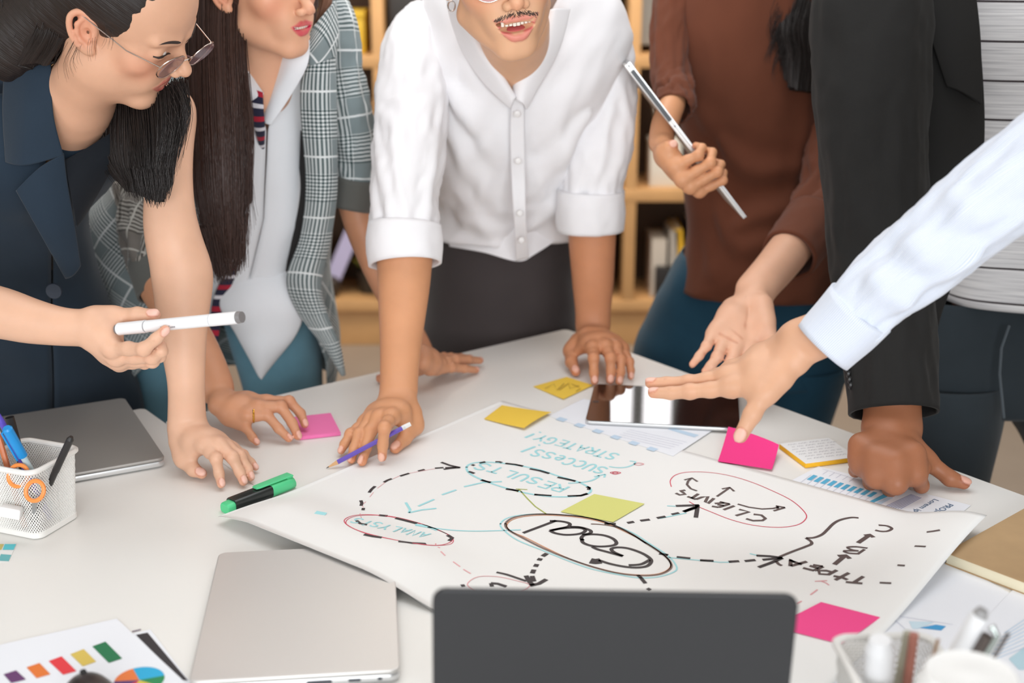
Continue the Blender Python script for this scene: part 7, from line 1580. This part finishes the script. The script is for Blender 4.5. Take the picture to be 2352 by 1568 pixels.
# ================================================================ man in the black blazer
KN = thing('person', 'man in black blazer and grey striped shirt leaning on his clenched fist', 'person', (.85, 2.35, 0))
TONE5 = (158, 102, 72)
tk = npv(P(2180, -420, 1.98)); Rk = rot_face(-.5, -.4)
hdk, tintk, wvk, _ = head(KN, Rk, tk, 1.0, TONE5, dict(jaw=1.03, lip_color=(140, 84, 74)), [(P(2190, -300, 2.04), P(2220, -150, 2.12), .058, .062), (P(2220, -150, 2.14), P(2260, 100, 2.20), .08, .10), (P(2260, 100, 2.22), P(2300, 600, 2.28), .11, .11), (P(2220, -130, 2.14), P(2010, -70, 2.0), .06, .06), (P(2230, -130, 2.14), P(2520, -60, 2.2), .06, .06)], h=.004)
st = [(2000, -20, 1.96, 70), (2005, 200, 1.955, 72), (2012, 420, 1.945, 72), (2025, 600, 1.93, 72), (2036, 760, 1.91, 66), (2046, 880, 1.89, 60), (2050, 950, 1.875, 58, .85), (2048, 990, 1.865, 60, .75)]
def off(p, *d): return Vector(p) + Vector(d)
mk_ = [T(2104, 1092, TZ + .036), T(2058, 1112, TZ + .030), T(2012, 1098, TZ + .030), T(1976, 1070, TZ + .034)]
fk = [[m_, off(m_, .002, .030, -.020), off(m_, .003, .040, .002), off(m_, .002, .018, .008)] for m_ in mk_]
fk[0] = [mk_[0], off(mk_[0], .014, .016, -.022), off(mk_[0], .016, .032, -.004), off(mk_[0], .006, .026, .010)]
hk = hand(P(2046, 985, 1.862), Vector((-.030, .004, 0)) * -1, fk, [T(2082, 1020, TZ + .056), T(2135, 1062, TZ + .034), T(2182, 1098, TZ + .017), T(2228, 1114, TZ + .009)], s=1.08, up=(-.1, -.8, .3), thumb_up=(.1, -.2, 1), palm_t=.0150, k_palm=.024)
ak = arm_part(st, hk, TONE5, pink=(168, 104, 80), split=5, extra=[cap(off(m_, 0, .010, .014), off(m_, 0, .016, .026), .012, .013, .026) for m_ in mk_])
body_mesh('body', [hdk, ak[0]], [tintk, ak[1]], SKIN, KN)
BLZ = fabric('black_blazer_cloth', (32, 31, 30), .8, 1500, .2, .04, .05)
sleeve('sleeve', [(2010, -90, 1.98, 105), (2000, 20, 1.97, 128), (2000, 150, 1.965, 128), (2003, 300, 1.955, 120), (2010, 450, 1.945, 115), (2022, 600, 1.93, 108), (2036, 740, 1.91, 102), (2046, 860, 1.89, 96), (2052, 948, 1.875, 95, .85)], BLZ, KN, nu=80, fold=lambda A, L, X, Lt: arm_folds(.006, 8, 5.)(A, L, X, Lt) + arm_folds(.003, 20, 8.)(A, L, X, Lt), thick=.004)
for k in range(4):
    c = P(1950 + k * 2.4, 846 + k * 13, 1.872 - k * .001); sadd('button', xf(basis((.8, .6, 0), (0, 0, 1), c), lathe([(.0003, -.002), (.006, -.002), (.0065, 0), (.004, .002), (.0003, .0015)], 14)), BLK, KN)
TS = fabric('slub_grey', (202, 200, 200), .85, 1300, .25, .2, .05)
nt = TS.node_tree; uv = nt.nodes.new('ShaderNodeUVMap'); mp = nt.nodes.new('ShaderNodeMapping'); mp.inputs['Scale'].default_value = (9, 330, 1); nt.links.new(uv.outputs[0], mp.inputs[0]); nz = nt.nodes.new('ShaderNodeTexNoise'); nz.inputs['Scale'].default_value = 1; nz.inputs['Detail'].default_value = 3; nt.links.new(mp.outputs[0], nz.inputs['Vector'])
rp = nt.nodes.new('ShaderNodeValToRGB'); rp.color_ramp.elements[0].position = .35; rp.color_ramp.elements[0].color = col(188, 186, 188); rp.color_ramp.elements[1].position = .6; rp.color_ramp.elements[1].color = col(222, 220, 220); nt.links.new(nz.outputs['Fac'], rp.inputs[0]); nt.links.new(rp.outputs[0], nt.nodes['Principled BSDF'].inputs['Base Color'])
TS = striped('striped_tee', None, (52, 44, 46), 1, .0605, .055, base=TS)
torso('striped_shirt', [(-90, 2130, 2480, 2.14, .10), (0, 2110, 2520, 2.15, .12), (200, 2110, 2520, 2.18, .13), (400, 2120, 2505, 2.21, .13), (600, 2135, 2490, 2.25, .13), (715, 2150, 2485, 2.28, .135)], TS, KN, yaw=-.1, fold=cloth_folds(.006, 9, 31.), nu=110)
patch('blazer_front', [[(2030, -80, 2.0), (2040, 150, 2.01), (2040, 400, 2.02), (2040, 600, 2.05), (2040, 760, 2.07), (2050, 860, 2.09)], [(2150, -90, 1.985), (2160, 150, 1.985), (2160, 400, 2.0), (2140, 600, 2.03), (2120, 760, 2.06), (2100, 880, 2.08)], [(2225, -90, 1.99), (2256, 150, 1.99), (2258, 370, 2.0), (2205, 600, 2.03), (2160, 740, 2.06), (2140, 860, 2.08)]], BLZ, KN, nu=30, nv=60, thick=.005, bulge=.006, fold=cloth_folds(.006, 8, 41.))
patch('lapel', [[(2090, -90, 1.965), (2130, 60, 1.965), (2175, 200, 1.97)], [(2160, -95, 1.96), (2190, 60, 1.96), (2205, 210, 1.968)], [(2232, -90, 1.97), (2252, 80, 1.968), (2256, 240, 1.972)]], BLZ, KN, thick=.004, bulge=.003)
torso('blazer', [(-100, 2040, 2560, 2.20, .14), (150, 2030, 2580, 2.24, .15), (400, 2030, 2570, 2.28, .15), (650, 2030, 2560, 2.32, .15), (860, 2030, 2570, 2.36, .15)], BLZ, KN, a0=lambda f: 3.0, a1=lambda f: 2 * math.pi + .3, thick=.004, nu=60)
patch('blazer_front', [[(2480, -80, 2.06), (2500, 300, 2.08), (2490, 800, 2.2)], [(2580, -80, 2.16), (2590, 300, 2.18), (2580, 800, 2.3)]], BLZ, KN, thick=.004)
DJ = fabric('black_jeans', (40, 47, 52), .85, 1800, .25, .2, .12)
torso('jeans', [(700, 2010, 2490, 2.31, .125), (800, 1990, 2500, 2.34, .135), (900, 1990, 2510, 2.37, .14), (960, 1995, 2510, 2.39, .14)], DJ, KN, nu=90, fold=cloth_folds(.004, 9, 51.))
legs('jeans_leg', [(900, 1995, 2310, 2.33, .12), (980, 2010, 2294, 2.34, .12), (1060, 2040, 2274, 2.35, .12), (1150, 2070, 2250, 2.36, .11)], DJ, KN, (.76, 2.45)); legs('jeans_leg', [(900, 2288, 2560, 2.38, .12), (1000, 2318, 2560, 2.40, .12), (1090, 2368, 2570, 2.42, .12), (1180, 2400, 2590, 2.44, .11)], DJ, KN, (1.10, 2.62))
sadd('side_seam', tube([P(2318, 748, 2.165), P(2300, 800, 2.18), (P(2296, 860, 2.19)), P(2306, 960, 2.20)], .0022, 6), fabric('seam_grey_cloth', (78, 86, 92)), KN)
hair_cap(KN, Rk, tk, 1.0, HAIRB, [ell((0, -.014, .046), np.eye(3), (.080, .098, .086), .03), ell((0, -.060, .0), np.eye(3), (.066, .052, .06), .03)], [ell((0, .104, -.028), np.eye(3), (.085, .068, .095), .010)], h=.005)
# ================================================================ the pointing arm from the right
SP = thing('person', 'person in pale blue pinstriped shirt at right, only the pointing arm in view', 'person', (.95, 1.35, 0))
TONE6 = (216, 166, 134)
st = [(2560, 300, 1.38, 66), (2400, 380, 1.40, 66), (2200, 530, 1.44, 62), (2050, 650, 1.485, 56), (1950, 730, 1.51, 50), (1880, 770, 1.525, 46, .9), (1846, 782, 1.535, 44, .75), (1830, 790, 1.54, 44, .72)]
hsp = hand(PD(z9, (1370, 700, 1.540)), Vector((-.004, .026, .020)) * 1,
   [[PD(z9, q) for q in f] for f in ([(800, 1030, 1.548), (440, 1066, 1.566), (268, 1080, 1.574), (68, 1078, 1.582)], [(760, 935, 1.566), (425, 990, 1.588), (232, 996, 1.596), (44, 992, 1.602)],
     [(800, 880, 1.588), (560, 970, 1.612), (440, 1010, 1.618), (330, 1030, 1.618)], [(880, 850, 1.606), (760, 930, 1.622), (780, 1030, 1.618), (838, 1124, 1.606)])],
   [PD(z9, q) for q in ((1230, 960, 1.526), (1080, 1110, 1.520), (985, 1270, 1.518), (852, 1512, 1.518))], s=1.0, up=(.2, -.35, .9), thumb_up=(-.25, -.75, .5))
asp = arm_part(st, hsp, TONE6, split=4)
tS = npv(P(3480, -260, 1.35)); RS = rot_face(-1.1, -.4)
hds, tints, _, _ = head(SP, RS, tS, 1.0, TONE6, dict(jaw=1.02), [(P(3490, -120, 1.36), P(3490, 100, 1.37), .056, .065), (P(3490, 100, 1.38), P(3490, 700, 1.38), .10, .10), (P(3470, 60, 1.38), P(3230, 130, 1.36), .06, .06)], h=.005)
body_mesh('body', [asp[0], hds], [asp[1], tints], SKIN, SP)
PIN = striped('pinstripe_cotton', (232, 234, 240), (186, 198, 220), 0, .0021, .42, base=fabric('pinstripe_base', (234, 236, 242), .8, 1600, .15, .2, .02))
ridS = ridges([[(2080, 560, 1.42), (2160, 600, 1.42), (2240, 590, 1.41)], [(2180, 440, 1.40), (2260, 500, 1.38), (2340, 490, 1.36)], [(2010, 640, 1.45), (2080, 690, 1.45)], [(2240, 400, 1.38), (2330, 400, 1.35)]], .007, .018)
sleeve('sleeve', [(3230, 60, 1.37, 160), (2960, 110, 1.36, 150), (2740, 190, 1.37, 138), (2560, 280, 1.38, 122), (2420, 360, 1.40, 112), (2300, 442, 1.425, 106), (2200, 520, 1.445, 98), (2100, 602, 1.47, 90), (2020, 668, 1.49, 82), (1965, 722, 1.505, 75), (1940, 748, 1.512, 72)], PIN, SP, nu=84, fold=lambda A, L, X, Lt: arm_folds(.006, 11, 2.)(A, L, X, Lt) + arm_folds(.0025, 28, 8.)(A, L, X, Lt) + ridS(A, L, X))
sleeve('cuff', [(1978, 706, 1.50, 76), (1945, 742, 1.51, 73), (1910, 776, 1.518, 69), (1890, 796, 1.522, 67)], PIN, SP, nu=72, thick=.005)
torso('shirt', [(40, 3190, 3790, 1.40, .11), (250, 3210, 3770, 1.40, .13), (600, 3250, 3730, 1.40, .125), (1000, 3230, 3750, 1.40, .13)], PIN, SP, fold=cloth_folds(.006, 9, 61.))
torso('trousers', [(960, 3350, 3830, 1.40, .12), (1250, 3330, 3850, 1.40, .13), (1500, 3340, 3840, 1.40, .13)], TRO, SP)
ctr_ = P(3590, 1480, 1.40)
legs('trouser_leg', [(1420, 3345, 3590, 1.40, .10), (1560, 3355, 3580, 1.40, .10)], TRO, SP, (ctr_.x - .07, ctr_.y + .02)); legs('trouser_leg', [(1420, 3595, 3835, 1.40, .10), (1560, 3600, 3825, 1.40, .10)], TRO, SP, (ctr_.x + .09, ctr_.y + .02))
print('script done')
